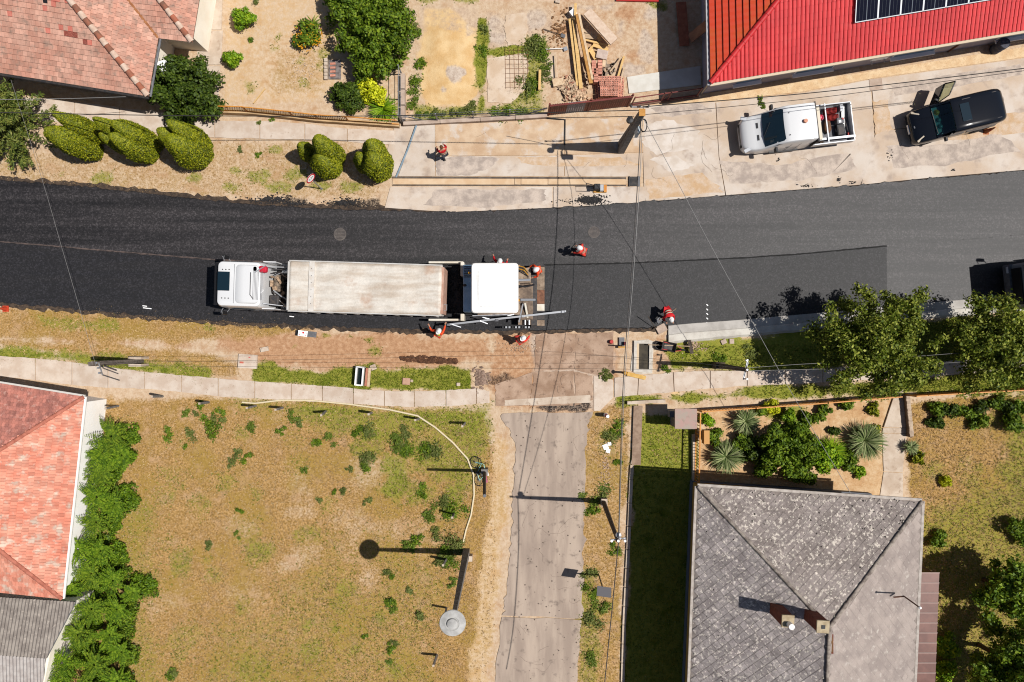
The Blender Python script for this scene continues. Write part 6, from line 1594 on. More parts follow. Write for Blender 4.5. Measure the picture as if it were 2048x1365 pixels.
# hole cover by the forecourt
boxthing('inspection_slab', 'square concrete lid set in gravel above the white pickup', 'lid', 1751, 170, (.72, .65, .05), rz=5, mt=mat('lid_pink', C(206, 184, 166), C(190, 166, 148), s=3))
t = thing('oil_barrel', 'dark steel barrel standing by the red roofed house', 'barrel', P(1988, 100)); MB().lathe((0, 0, 0), [(.28, 0), (.29, .02), (.29, .3), (.3, .32), (.29, .34), (.29, .6), (.3, .62), (.29, .64), (.29, .9), (.27, .92), (.26, .89), (.001, .89)], 22).build('drum', mat('barrel_blue', C(96, 96, 108), C(76, 76, 86), s=4), t, False, smooth=40); MB().cyl((.08, .1, .89), (.08, .1, .93), .04, n=10).build('bung', m_grey, t, False)
# fire grate patch in the upper garden
t = thing('barbecue_pit', 'small brick lined fire pit beside the big shrub', 'fire pit', P(668, 140))
for k in range(6): MB().box((-.42+.0*k, -.5+k*.2, .08), (.18, .18, .16)).build('stone', m_conc, t, False)
MB().box((.05, 0, .02), (.7, 1.1, .03)).build('ash_bed', mat('ash', C(150, 140, 136), C(100, 92, 90), s=5), t, False)
for k in range(4): MB().box((-.05, -.35+k*.22, .06), (.3, .12, .07), rng.uniform(-.1, .1)).build('brick', m_brick, t, False)

# ------------------------------------------------------------------ timber and rubble heap in the yard
def plank(a, b, w, th, z0, z1, label, mt=m_wood):
    p, q_ = P(*a, z0), P(*b, z1)
    t = MB().bar(p, q_, w, th).build('plank', mt); tag(t, label, 'plank'); return t
plank((1141, 38), (1157, 172), .24, .06, .22, .28, 'long yellow plank along the left side of the heap', m_wood)
plank((1147, 34), (1162, 178), .2, .06, .32, .34, 'long yellow plank lying on the left timber, reaching the rubble', m_wood)
plank((1151, 8), (1150, 40), .14, .1, .4, .45, 'short end of yellow timber sticking out at the top of the heap', m_wood)
plank((1154, 30), (1182, 168), .2, .2, .55, .55, 'thick golden beam crossing the heap lengthwise', mat('golden_beam', C(214, 160, 92), C(196, 140, 74), s=5, fine=.1))
plank((1158, 28), (1185, 160), .12, .1, .62, .62, 'thin pale batten on top of the golden beam', m_woodp)
plank((1174, 24), (1228, 84), .52, .14, .75, .75, 'wide pale board resting at the upper right of the heap', mat('pink_board', C(240, 214, 190), C(226, 196, 170), s=5, fine=.06))
plank((1142, 22), (1150, 32), .3, .2, .3, .3, 'short white painted block at the top of the heap', m_white)
for i, (a, b, w, lab, mt) in enumerate([((1164, 60), (1196, 70), .2, 'upper white board under the wide board', m_woodp), ((1166, 72), (1202, 76), .26, 'lower white board under the wide board', m_woodp), ((1196, 70), (1200, 82), .2, 'short orange board end in the heap', m_wood),
        ((1170, 80), (1218, 92), .1, 'thin curved orange lath in the heap', m_wood), ((1172, 92), (1180, 130), .14, 'narrow orange board standing in the heap', m_wood), ((1180, 98), (1192, 118), .24, 'orange plywood offcut in the heap', m_wood),
        ((1186, 90), (1216, 100), .2, 'orange board lying below the curved lath', m_wood), ((1176, 104), (1186, 92), .12, 'short orange stick crossing the offcut', m_wood), ((1168, 112), (1176, 140), .12, 'grey batten beside the golden beam', m_woodp),
        ((1243, 115), (1220, 144), .09, 'thin white lath at the right end of the heap', m_woodp), ((1248, 113), (1233, 165), .12, 'yellow lath at the right end of the heap', m_wood), ((1248, 135), (1240, 172), .08, 'pale lath right of the yellow lath', m_woodp), ((1218, 163), (1228, 158), .12, 'short yellow stub below the laths', m_wood),
        ((1110, 110), (1112, 155), .06, 'thin white stick standing left of the heap', m_woodp), ((1080, 140), (1079, 180), .14, 'yellow handled tool board in the weeds', m_wood)]):
    plank(a, b, w, .05, .12+.02*(i % 5), .14+.03*(i % 4), lab, mt)
boxthing('board_offcut', 'square pale grey board lying on the heap', 'board', 1203, 113, (.62, .5, .3), rz=-12, mt=mat('offcut', C(226, 204, 190), C(206, 184, 170), s=4)); boxthing('board_offcut', 'small white block below the square board', 'board', 1207, 130, (.18, .4, .22), rz=-4, mt=m_woodp)
boxthing('board_offcut', 'tilted white board piece at the left of the rubble', 'board', 1116, 167, (.62, .4, .2), rz=12, mt=m_woodp); boxthing('board_offcut', 'small cream block in the upper yard', 'block', 1115, 5, (.26, .16, .12), rz=-10)
q = random.Random(12)
t = thing('rubble_heap', 'heap of broken brick and plaster rubble behind the sheet fence', 'rubble heap', P(1145, 185)); o0 = P(1145, 185)
m_rub = mat('rubble_pale', C(226, 198, 166), C(204, 168, 136), C(192, 130, 104), s=4, s3=3, lo3=.56, hi3=.6, rnd=.2, fine=.12)
for i in range(190):
    px = q.gauss(1147, 16); py = q.gauss(178, 14)
    if py > 203 or px > 1182 or px < 1114: continue
    d_ = math.hypot((px-1147)/36, (py-182)/30); h = max(.03, .38*(1-d_))*q.uniform(.6, 1.0)
    p = P(px, py)-o0
    MB().box((p.x, p.y, h), (q.uniform(.1, .3), q.uniform(.07, .15), q.uniform(.06, .12)), q.uniform(0, 3.1), Matrix.Rotation(q.gauss(0, .4), 4, 'X') @ Matrix.Rotation(q.gauss(0, .4), 4, 'Y')).build('fragment', m_rub, t, False)
for i in range(16):
    px, py = q.uniform(1200, 1228), q.uniform(125, 158); p = P(px, py); 
    t2 = MB().box((p.x, p.y, .08), (q.uniform(.15, .4), q.uniform(.1, .16), .08), q.uniform(0, 3)).build('rubble_piece', mat('rubble_grey2', C(184, 164, 144), C(158, 138, 120), s=5, rnd=.15)); tag(t2, 'grey rubble piece scattered right of the brick stack', 'rubble', 'scattered rubble pieces')
bs_ = thing('brick_stack', 'stack of pink hollow bricks behind the sheet fence', 'brick stack', P(1208, 180)); o0 = P(1208, 180)
for lay in range(3):
    for i in range(6 - lay):
        for j in range(4 - (lay > 1)):
            p = Vector((-.35+i*.26+lay*.08+q.uniform(-.02, .02), -.42+j*.3, .1+lay*.2)); b_ = MB().box(p, (.24, .28, .19), q.gauss(0, .05)).build('brick', m_brick, bs_, False)
            hl = MB(); [hl.box(p+Vector((dx, dy, .096)), (.05, .05, .006)) for dx in (-.06, .06) for dy in (-.07, .07)]
            hl.build('holes', m_woodd, b_, False)
for (x, y) in ((1186, 143), (1198, 142), (1190, 158)):
    t2 = thing('brick_column', 'upright pink brick pile beside the golden beam', 'brick pile', P(x, y), group='upright brick piles')
    for k in range(5): MB().box((0, -.3+k*.16, .25), (.24, .14, .5)).build('brick', m_brick, t2, False)
lumps('loose_soil', 1118, 62, 26, 40, 150, .07, mat('yard_soil', C(168, 124, 84), C(136, 98, 66), s=5, rnd=.2, fine=.2), 'loose brown soil clods in the building yard', .06)
lumps('white_gravel', 605, 140, 45, 45, 170, .035, mat('garden_gravel', C(238, 214, 188), C(214, 186, 158), s=5, rnd=.2), 'scattered pale pebbles in the upper garden', .02)
lumps('verge_gravel', 1390, 690, 28, 22, 150, .045, mat('verge_stone', C(214, 184, 156), C(180, 150, 124), s=5, rnd=.2), 'scattered stones around the wheelbarrow', .03)
lumps('verge_gravel', 1212, 930, 14, 60, 110, .045, MATS['verge_stone'], 'scattered stones on the strip beside the side street', .03)
lumps('verge_gravel', 1040, 695, 60, 16, 130, .045, MATS['verge_stone'], 'scattered stones below the paver at the junction', .03)
t = thing('shovel', 'long handled shovel lying on the soil left of the heap', 'shovel', P(1110, 65)); p0 = P(1110, 65); MB().tube([P(1086, 58, .06)-p0, P(1122, 70, .1)-p0], .02).build('handle', m_woodd, t, False); MB().box(P(1126, 72, .08)-p0, (.24, .2, .03), R(-20)).build('blade', m_grey, t, False)
t = thing('shovel', 'white handled shovel pointing right in the yard', 'shovel', P(1110, 98)); p0 = P(1110, 98); MB().tube([P(1090, 99, .08)-p0, P(1126, 97, .12)-p0], .02).build('handle', m_white, t, False); MB().box(P(1131, 98, .1)-p0, (.22, .22, .03), R(20)).build('blade', m_alu, t, False)
t = thing('wire_mesh', 'square reinforcing mesh lying on the concrete pad', 'wire mesh', P(1035, 140)); p0 = P(1035, 140)
for k in range(6): MB().bar((-.65+k*.25, -1.1, .05), (-.7+k*.25, 1.2, .05), .012).build('rod', mat('rust_rod', C(170, 120, 84)), t, False)
for k in range(9): MB().bar((-.7, -1.0+k*.26, .062), (.65, -1.0+k*.26, .062), .012).build('rod', MATS['rust_rod'], t, False)
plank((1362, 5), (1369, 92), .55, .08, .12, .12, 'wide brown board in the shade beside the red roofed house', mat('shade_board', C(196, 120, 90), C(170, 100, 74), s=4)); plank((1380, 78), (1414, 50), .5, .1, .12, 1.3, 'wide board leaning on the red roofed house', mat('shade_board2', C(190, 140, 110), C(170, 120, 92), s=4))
tag(MB().bar(P(1232, 0, .07), P(1318, 2, .07), .14, .1).build('red_beam', m_red), 'thin red beam at the top edge of the yard', 'beam')
# ------------------------------------------------------------------ vehicles
def rrect(x0, x1, y0, y1, z, r=.12, n=4):
    pts = []
    for cx, cy, a0 in ((x1-r, y1-r, 0), (x0+r, y1-r, 90), (x0+r, y0+r, 180), (x1-r, y0+r, 270)):
        for k in range(n+1):
            a = R(a0+90*k/n); pts.append(Vector((cx+r*math.cos(a), cy+r*math.sin(a), z)))
    return pts
def wheel(t, x, y, r, w, name='wheel'):
    tyre = MB(); M_ = Matrix.Translation((x, y, r)) @ Matrix.Rotation(R(90), 4, 'X')
    o = child(MB().lathe((0, 0, 0), [(r*.58, -w/2), (r*.95, -w/2), (r, -w*.35), (r, w*.35), (r*.95, w/2), (r*.58, w/2)], 24).build(name, m_rubber, t, False, smooth=40), M_)
    rim = MB().lathe((0, 0, 0), [(.02, -w*.42), (r*.3, -w*.42), (r*.56, -w*.3), (r*.58, w*.3), (r*.3, w*.42), (.02, w*.42)], 20).build('rim', m_alu, t, False, smooth=40); rim.parent = o; rim.matrix_parent_inverse = Matrix.Identity(4)
    return o

m_tarp = mat('dirty_tarpaulin', C(238, 230, 218), C(210, 194, 176), C(200, 164, 138), s=1.1, s3=.8, lo3=.55, hi3=.78, fine=.14, fs=9, rough=.7, stretch=(.35, 2.0, 1), bump=.35, bs=6)
m_box = mat('tipper_white', C(234, 232, 228), C(214, 208, 200), s=1.2, fine=.06, rough=.5)
def truck(loc, rz, label, cabm, red=True):
    t = thing('tipper_truck', label, 'truck', loc, rz)
    W = 1.24
    cab = MB().loft([rrect(-.1, 2.25, -W, W, .45, .12), rrect(-.14, 2.3, -W, W, 1.0, .16), rrect(-.12, 2.3, -W, W, 1.75, .18), rrect(-.02, 2.3, -W+.03, W-.03, 2.6, .2), rrect(.04, 2.3, -W+.07, W-.07, 3.2, .2), rrect(.1, 2.28, -W+.12, W-.12, 3.38, .22), rrect(.26, 2.2, -W+.28, W-.28, 3.44, .22)])
    cabo = cab.build('cab', cabm, t, False, smooth=38)
    ws = MB(); ws.add([(-.135, -W+.16, 1.72), (-.135, W-.16, 1.72), (-.03, W-.2, 2.7), (-.03, -W+.2, 2.7), (-.15, -W+.4, 1.72)], [(0, 1, 2, 3)])
    ws = MB(); ws.loft([[Vector((x-.02, y*s_, z)) for y in (-1, -.5, 0, .5, 1)]+[Vector((x+.03, y*s_, z)) for y in (1, .5, 0, -.5, -1)] for x, s_, z in ((-.13, W-.14, 1.7), (-.07, W-.14, 2.2), (-.02, W-.18, 2.72))]); ws.build('windscreen', m_glass, t, False, smooth=40)
    MB().box((-.16, 0, 1.15), (.08, 2.0, .7)).build('grille', m_black, t, False, bevel=.02)
    MB().loft([rrect(-.3, .2, -W, W, .3, .1), rrect(-.34, .2, -W, W, .5, .12), rrect(-.28, .2, -W, W, .75, .1)]).build('bumper', m_grey, t, False, smooth=40)
    for sy in (-1, 1):
        MB().box((-.27, sy*.95, .62), (.1, .36, .2)).build('headlight', mat('headlight', C(230, 232, 236), fine=0, rough=.15), t, False, bevel=.02)
        mr = MB().tube([(.15, sy*W, 2.75), (.02, sy*(W+.22), 2.7), (.02, sy*(W+.25), 2.0), (.15, sy*W, 1.9)], .02).build('mirror_arm', m_steel, t, False)
        mm = MB().box((.02, sy*(W+.24), 2.3), (.12, .18, .62)).build('mirror', m_black, t, False, bevel=.03)
        MB().box((1.0, sy*(W+.005), 2.15), (1.0, .02, .75)).build('side_window', m_glass, t, False)
        MB().box((1.15, sy*(W+.01), 1.1), (.12, .04, .05)).build('door_handle', m_black, t, False)
        MB().loft([[Vector((x, sy*y, z)) for y, z in ((W, .7), (W, 3.1), (W-.05, 3.1), (W-.05, .7))] for x in (2.3, 2.95)]).build('side_fairing', cabm, t, False)
        MB().box((1.2, sy*(W-.02), .55), (.7, .16, .35)).build('step', m_dark, t, False)
    MB().box((.42, .12, 3.455), (.62, .98, .03)).build('roof_hatch', m_glass, t, False, bevel=.02)
    MB().box((.95, 0, 3.435), (.02, 2.0, .02)).build('roof_seam', m_grey, t, False)
    MB().loft([rrect(.98, 2.2, -1.0, 1.0, 3.40, .2), rrect(1.1, 2.25, -.98, .98, 3.5, .2), rrect(1.5, 2.27, -.95, .95, 3.56, .2)]).build('air_deflector', cabm, t, False, smooth=40)
    for k in range(8): MB().box((1.98+k*.065, -.05, 3.572), (.012, 1.5, .012)).build('deflector_rib', m_grey, t, False)
    MB().tube([(1.85, .6, 3.6), (1.85, -.55, 3.6), (2.0, -.75, 3.58)], .018).build('roof_rail', m_dark, t, False)
    for y in (.72, -.75):
        for k in range(3): MB().cyl((.35+.17*k, y, 3.44), (.35+.17*k, y, 3.47), .03, n=8).build('marker_lamp', m_dark, t, False)
    MB().box((-.17, 0, 2.95), (.22, 2.2, .05), 0, Matrix.Rotation(R(-25), 4, 'Y')).build('sun_visor', m_black, t, False)
    # chassis
    for sy in (-.42, .42): MB().box((6.6, sy, .85), (9.6, .12, .28)).build('chassis_rail', m_dark, t, False)
    MB().box((3.1, 0, .95), (1.3, 2.1, .08)).build('catwalk', mat('catwalk', (.05, .045, .04, 1), (.09, .08, .07, 1), s=8, stretch=(8, 1, 1)), t, False)
    for k in range(12): MB().box((2.65+k*.08, .0, 1.0), (.02, 1.9, .02)).build('catwalk_rib', m_dark, t, False)
    MB().cyl((3.35, .25, 1.0), (3.35, .25, 1.75), .09, .09, 14).build('tipping_ram', m_alu, t, False); MB().cyl((3.35, .25, 1.75), (3.35, .25, 1.8), .17, .17, 18).build('ram_cap', m_white, t, False)
    MB().box((2.65, .2, 1.6), (.35, .9, .6)).build('engine_cover', mat('oily_metal', C(170, 150, 130), C(90, 80, 70), s=6, fine=.2), t, False, bevel=.04)
    for i, (a, b) in enumerate((((2.5, .9, 2.3), (3.5, 1.0, 1.5)), ((2.55, .55, 2.2), (3.3, .95, 2.2)), ((2.5, -.3, 2.1), (3.3, -.85, 1.4)), ((2.45, -.5, 2.2), (3.0, -.95, 1.6)))):
        a, b = Vector(a), Vector(b); MB().tube([a, (a+b)/2+Vector((.15, 0, .25)), b], .03).build('air_hose', m_alu if i % 2 else m_dark, t, False)
    m_tan = mat('dusty_parts', C(206, 176, 146), C(150, 124, 100), s=7, fine=.2)
    for i, (x, y, z, dx, dy, dz) in enumerate(((2.5, .15, 2.3, .16, .34, .12), (2.62, -.1, 2.15, .22, .22, .16), (2.78, .35, 2.0, .14, .4, .1), (2.9, -.35, 1.75, .3, .12, .12), (3.05, .6, 1.7, .12, .5, .08), (2.55, .5, 2.4, .1, .1, .3))):
        MB().box((x, y, z), (dx, dy, dz), .3*i).build('pipe_bracket', m_tan, t, False, bevel=.02)
    for y in (-.95, .95): MB().tube([(2.35, y, 3.1), (2.9, y*1.05, 2.7), (3.55, y*1.1, 2.2), (3.6, y*1.1, 1.5)], .03).build('guard_rail', m_alu, t, False)
    MB().tube([(2.6, -.2, 2.3), (3.0, -.5, 2.3), (3.5, -.8, 1.7)], .04).build('suzi_hose', m_alu, t, False); MB().tube([(2.6, .7, 2.5), (3.0, .75, 2.6), (3.4, .4, 1.9)], .03).build('suzi_hose', m_dark, t, False)
    MB().box((2.62, -.75, 1.8), (.5, .6, .9)).build('air_filter', m_dark, t, False, bevel=.06)
    if red:
        for xa, xb in ((1.9, 2.2), (2.23, 2.62)): MB().loft([rrect(xa, xb, .62, .95, 3.3, .08), rrect(xa, xb, .62, .95, 3.52, .1), rrect(xa+.06, xb-.06, .67, .9, 3.56, .08)]).build('red_canister', mat('canister_red', C(226, 44, 70), C(200, 30, 54), s=5, fine=.06), t, False, smooth=40)
        MB().bar((2.05, .6, 3.58), (2.6, .97, 3.58), .04).build('canister_strap', m_alu, t, False)
    for sy in (-1, 1):
        MB().cyl((2.6, sy*.95, .75), (3.7, sy*.95, .75), .28, n=16).build('fuel_tank', m_alu, t, False)
        MB().box((5.4, sy*1.2, .75), (3.2, .04, .25)).build('side_guard', m_alu, t, False)
    for x, rr in ((.95, .5), (5.2, .5), (8.6, .5), (9.9, .5)):
        for sy in (-1, 1):
            wheel(t, x, sy*1.06, rr, .32)
            MB().loft([[Vector((x+.62*math.cos(a), sy*1.06+dy, .5+.62*math.sin(a))) for a in [math.pi*k/8 for k in range(9)]]+[Vector((x+.6*math.cos(a), sy*1.06+dy, .5+.6*math.sin(a))) for a in [math.pi*k/8 for k in range(8, -1, -1)]] for dy in (-.2, .2)]).build('mudguard', m_black, t, False)
    # tipper body
    b = MB(); X0, X1 = 3.75, 11.55
    b.loft([rrect(X0, X1, -1.27, 1.27, 1.15, .05), rrect(X0, X1, -1.29, 1.29, 2.0, .05), rrect(X0-.02, X1, -1.3, 1.3, 3.2, .05)]); body = b.build('tipper_body', m_box, t, False)
    for k in range(11):
        for sy in (-1, 1): MB().box((X0+.3+k*.72, sy*1.3, 2.1), (.08, .06, 1.9)).build('side_rib', m_box, t, False)
    nx, ny = 90, 26; V = []; F = []
    for i in range(nx):
        for j in range(ny):
            x = X0-.05+(X1-X0+.1)*i/(nx-1); y = -1.31+2.62*j/(ny-1)
            e = abs(y)/1.31
            z = 3.28+.06*(1-e**6)-.1*(e > .99)*1.5 + .018*math.sin(x*7.1+math.sin(y*3))*(e**2) - .03*math.cos(x*2*math.pi/2.6)*(1-e**2) + .012*mnoise.noise((x*2.5, y*2.5, 3))
            if i in (0, nx-1): z -= .15
            V.append((x, y, z))
    F = [(i*ny+j, (i+1)*ny+j, (i+1)*ny+j+1, i*ny+j+1) for i in range(nx-1) for j in range(ny-1)]
    me = bpy.data.meshes.new('tarpaulin'); me.from_pydata(V, [], F); [setattr(p, 'use_smooth', True) for p in me.polygons]
    tarp = mesh_obj('tarpaulin', me, m_tarp, t, False)
    for x in (X0+1.15,):
        tb = MB().loft([[Vector((x+dx, y, 3.30+.06*(1-(abs(y)/1.31)**6)+.025)) for y in np.linspace(-1.28, 1.28, 17)]+[Vector((x+dx, y, 3.27)) for y in np.linspace(1.28, -1.28, 17)] for dx in (-.14, .14)]).build('tarp_band', mat('tarp_band', C(240, 234, 226), C(222, 210, 196), s=2, fine=.05), t, False)
        for y in np.linspace(-.9, .9, 6): MB().cyl((x, y, 3.38), (x, y, 3.395), .022, n=6).build('eyelet', m_grey, t, False)
    for sy in (-1, 1): MB().tube([(X0-.05, sy*1.3, 3.27), (X1+.05, sy*1.3, 3.27)], .035).build('top_rail', m_box, t, False)
    MB().box((X1+.08, 0, 2.3), (.12, 2.4, 1.9)).build('tailgate', mat('tailgate', C(214, 176, 156), C(196, 150, 128), s=3, fine=.08), t, False)
    MB().tube([(X1+.15, -1.0, 2.9), (X1+.3, -1.0, 2.9), (X1+.3, -.7, 2.9), (X1+.15, -.7, 2.9)], .02).build('tailgate_handle', m_alu, t, False)
    MB().box((X0-.06, 0, 2.6), (.1, 2.5, 1.4)).build('headboard', m_box, t, False)
    return t
m_cabw = mat('cab_white', C(250, 250, 250), fine=.02, rough=.3, spec=.5, coat=.3)
truck((-15.22, 2.97, 0.035), R(-1.8), 'white tipper truck with dirty beige tarpaulin feeding the paver', m_cabw)
truck((27.75, 3.0, 0.075), R(5.5), 'second truck waiting at the right edge of the road, only its dark front visible', mat('cab_grey', C(150, 156, 164), fine=.03, rough=.3, coat=.3), False)

# --- asphalt paver ----------------------------------------------------------
pv = thing('asphalt_paver', 'asphalt paver with white canopy roof and blue body behind the tipper truck', 'paver', (-0.9, 2.7, 0.04))
o0 = Vector((-0.9, 2.7, 0.04))
def L(px, py, z): return P(px, py, z) - o0
def pbox(name, px0, py0, px1, py1, z0, z1, mt, bevel=.02, parent=None):
    a, b = L(px0, py1, z1), L(px1, py0, z1)
    return MB().box(((a.x+b.x)/2, (a.y+b.y)/2, (z0+z1)/2-.04), (b.x-a.x, b.y-a.y, z1-z0)).build(name, mt, parent or pv, False, bevel=bevel)
m_blue = mat('paver_blue', C(170, 205, 232), C(150, 186, 214), s=2, fine=.06, rough=.45)
m_pwhite = mat('paver_white', C(246, 240, 226), C(230, 218, 196), s=2, fine=.05, rough=.45)
m_dirty = mat('paver_dirty_steel', C(184, 162, 140), C(140, 120, 102), C(90, 78, 68), s=3, s3=5, fine=.15)
pbox('hopper_floor', 862, 532, 925, 634, .15, .5, m_black)
pbox('hopper_wing', 857, 523, 926, 527, .4, 1.25, m_pwhite); pbox('hopper_wing', 857, 638, 926, 642, .4, 1.25, m_pwhite)
pbox('hopper_back', 921, 524, 928, 552, .4, 1.5, m_pwhite); pbox('hopper_back', 921, 628, 928, 642, .4, 1.5, m_pwhite)
MB().cyl(L(857, 545, .6), L(857, 622, .6), .1, n=12).build('push_roller', m_dark, pv, False)
hp_ = MB()
for i in range(160):
    x = rng.uniform(880, 922); y = rng.uniform(536, 632); p = L(x, y, .5); rr = rng.uniform(.04, .1); hp_.ball((p.x, p.y, .5+.15*(x-880)/45), (rr, rr, rr*.7), 5, 3, jit=.2, rng=rng)
hp_.build('asphalt_load', m_tar, pv, False)['kind'] = 'stuff'
pbox('engine_deck', 926, 530, 960, 624, .5, 1.9, m_blue, .04)
for k in range(7): MB().box((L(937+k*.01, 535, 1.9).x, L(940, 534+k*3.4, 1.9).y, 1.88), (.5, .03, .03)).build('vent_slat', m_dark, pv, False)
MB().tube([L(928, 571, 1.9), L(931, 571, 2.6)], .07, 8).build('exhaust_pipe', m_dark, pv, False)
pbox('crawler_track', 930, 531, 1035, 543, .05, .75, m_rubber, .06); pbox('crawler_track', 930, 620, 1035, 632, .05, .75, m_rubber, .06)
pbox('platform', 955, 530, 1040, 630, 1.15, 1.3, m_dirty); pbox('chassis', 935, 540, 1035, 622, .3, 1.15, m_blue)
for px in (958, 1022):
    for py in (538, 618): 
        a = L(px, py, 3.45); MB().cyl((a.x, a.y, 1.2), (a.x, a.y, 3.45), .04, n=8).build('canopy_post', m_dark, pv, False)
a, b = L(943, 626, 3.5), L(1036, 527, 3.5)
MB().loft([rrect(a.x, b.x, a.y, b.y, 3.36, .15), rrect(a.x-.02, b.x+.02, a.y-.02, b.y+.02, 3.42, .18), rrect(a.x+.02, b.x-.02, a.y+.02, b.y-.02, 3.5, .18), rrect(a.x+.1, b.x-.1, a.y+.1, b.y-.1, 3.53, .2)]).build('canopy_roof', mat('canopy_white', CW(.78, (1, .985, .95)), CW(.7, (1, .97, .92)), s=1.4, lo=.45, hi=.75, fine=.02, rough=.5), pv, False, smooth=40)
MB().loft([[Vector((a.x+.25+dx+.16*(1-abs(y)), (a.y+b.y)/2+y*.95, z)) for y in np.linspace(-1, 1, 11)]+[Vector((a.x+.4+dx+.16*(1-abs(y))*0, (a.y+b.y)/2+y*.95, 3.52)) for y in np.linspace(1, -1, 11)] for dx, z in ((-.1, 3.53), (.15, 3.6))]).build('canopy_ridge', MATS['canopy_white'], pv, False, smooth=50)
b2 = MB().loft([rrect(a.x+.32, b.x-.12, a.y+.28, b.y-.28, 3.52, .2), rrect(a.x+.36, b.x-.16, a.y+.32, b.y-.32, 3.6, .2)]).build('canopy_raised_panel', MATS['canopy_white'], pv, False, smooth=40)
for px, py, z in ((939, 546, 3.2), (1037, 601, 3.4)):
    p = L(px, py, z); MB().cyl((p.x, p.y, z-.2), (p.x, p.y, z), .07, .06, 12).build('beacon', m_beacon, pv, False)
pbox('seat', 1000, 545, 1012, 558, 1.3, 1.9, m_black, .05); pbox('seat', 1000, 600, 1012, 613, 1.3, 1.9, m_black, .05)
pbox('control_console', 985, 560, 995, 598, 1.3, 2.1, m_dark, .04)
pbox('rear_tank', 1036, 536, 1062, 566, .9, 1.7, m_dirty, .05); pbox('rear_deck', 1036, 566, 1066, 640, .5, 1.1, mat('rear_deck', C(150, 130, 112), C(112, 96, 84), s=4, fine=.12), .03)
MB().tube([L(1036, 561, 2.0), L(1060, 560, 1.9)], .07, 8).build('lift_cylinder', m_alu, pv, False); MB().tube([L(1040, 600, 2.0), L(1070, 600, 1.5)], .07, 8).build('lift_cylinder', m_alu, pv, False)
MB().tube([L(1036, 572, 1.8), L(1050, 574, 1.8), L(1068, 570, 1.4)], .05, 8).build('hydraulic_hose', m_black, pv, False)
for k in range(4): MB().tube([L(1037, 532+k*3, 1.9), L(1048, 535+k*3, 2.0), L(1056+k, 545+k*4, 1.6)], .03, 6).build('hydraulic_hose', m_dark if k % 2 else m_yellow, pv, False)
MB().bar(L(1046, 608, 1.4), L(1038, 645, 1.2), .07).build('tow_arm', m_alu, pv, False); MB().bar(L(1050, 606, 1.4), L(1056, 640, 1.0), .1).build('tow_arm', m_pwhite, pv, False)
pbox('screed', 1062, 534, 1074, 652, .06, .6, m_dark); 
for y0, y1, m in ((534, 580, m_dirty), (580.5, 608, mat('screed_rust', C(150, 104, 80), C(116, 80, 62), s=5, fine=.15)), (608.5, 622, m_pwhite), (622.5, 640, m_dark), (640.5, 652, m_dirty)): pbox('walkway_plate', 1074, y0, 1089, y1, .3, .42, m, .01)
pbox('screed_end_plate', 1062, 530, 1089, 533, .06, .7, m_dark); pbox('screed_end_plate', 1062, 653, 1089, 656, .06, .7, m_dark)
pbox('screed_extension', 1036, 612, 1062, 650, .3, .7, mat('ext_plate', C(168, 146, 126), C(130, 112, 96), s=4, fine=.1)); 
for x in (1050, 1058): MB().tube([L(x, 612, .85), L(x, 650, .85)], .06, 8).build('extension_rod', m_alu, pv, False)
for k in range(9):
    p = L(1006+k*6.5, 655, .7); MB().box((p.x, p.y, .6), (.1, .1, .22)).build('control_knob', m_alu if k % 3 else m_black, pv, False)
MB().tube([L(1000, 656, .55), L(1066, 655, .55)], .03, 6).build('side_control_rail', m_dark, pv, False)
bm_ = thing('levelling_beam', 'long silver levelling beam along the lower side of the paver', 'beam', P(1012, 637, 1.3)); ob = P(1012, 637, 1.3)
MB().bar(P(893, 650, 1.3)-ob, P(1132, 623, 1.3)-ob, .1, .1).build('bar', m_alu, bm_, False)
for (x, y, x2, y2) in ((903, 649, 922, 655), (965, 635, 980, 639), (1015, 632, 1032, 628), (945, 632, 1040, 629), (960, 642, 975, 648)): MB().bar(P(x, y, 1.35)-ob, P(x2, y2, 1.25)-ob, .05).build('bracket', m_steel, bm_, False)
for x, y in ((897, 650), (994, 641), (1046, 633), (1126, 624)): MB().box(P(x, y, 1.36)-ob, (.16, .12, .12)).build('sensor', m_grey if x < 1000 else m_alu, bm_, False)
for x, y in ((1000, 637), (1060, 630)): 
    p = P(x, y, 1.3)-ob; MB().bar(p, Vector((p.x, p.y, -.9)), .05).build('support_leg', m_steel, bm_, False)

# --- vans --------------------------------------------------------------------
def body_loft(st, n=6):
    """st: (x, half width, z bottom, z top, top half width, roundness)"""
    loops = []
    for x, hw, zb, zt, tw, rd in st:
        zm = zb+(zt-zb)*.55
        half = [(hw*.94, zb), (hw, zb+.1), (hw, zm)]
        for k in range(1, n+1):
            a = math.pi/2*k/n
            half.append((tw+(hw-tw)*math.cos(a)**.8 if k < n else tw*.9, zm+(zt-zm)*math.sin(a)**rd))
        half.append((tw*.45, zt+.012)); half.append((0, zt+.016))
        loops.append([Vector((x, y, z)) for y, z in half]+[Vector((x, -y, z)) for y, z in half[-2::-1]])
    return loops
def lights_wheels(t, xs, y, r, w=.22):
    for x in xs:
        for sy in (-1, 1): wheel(t, x, sy*y, r, w)

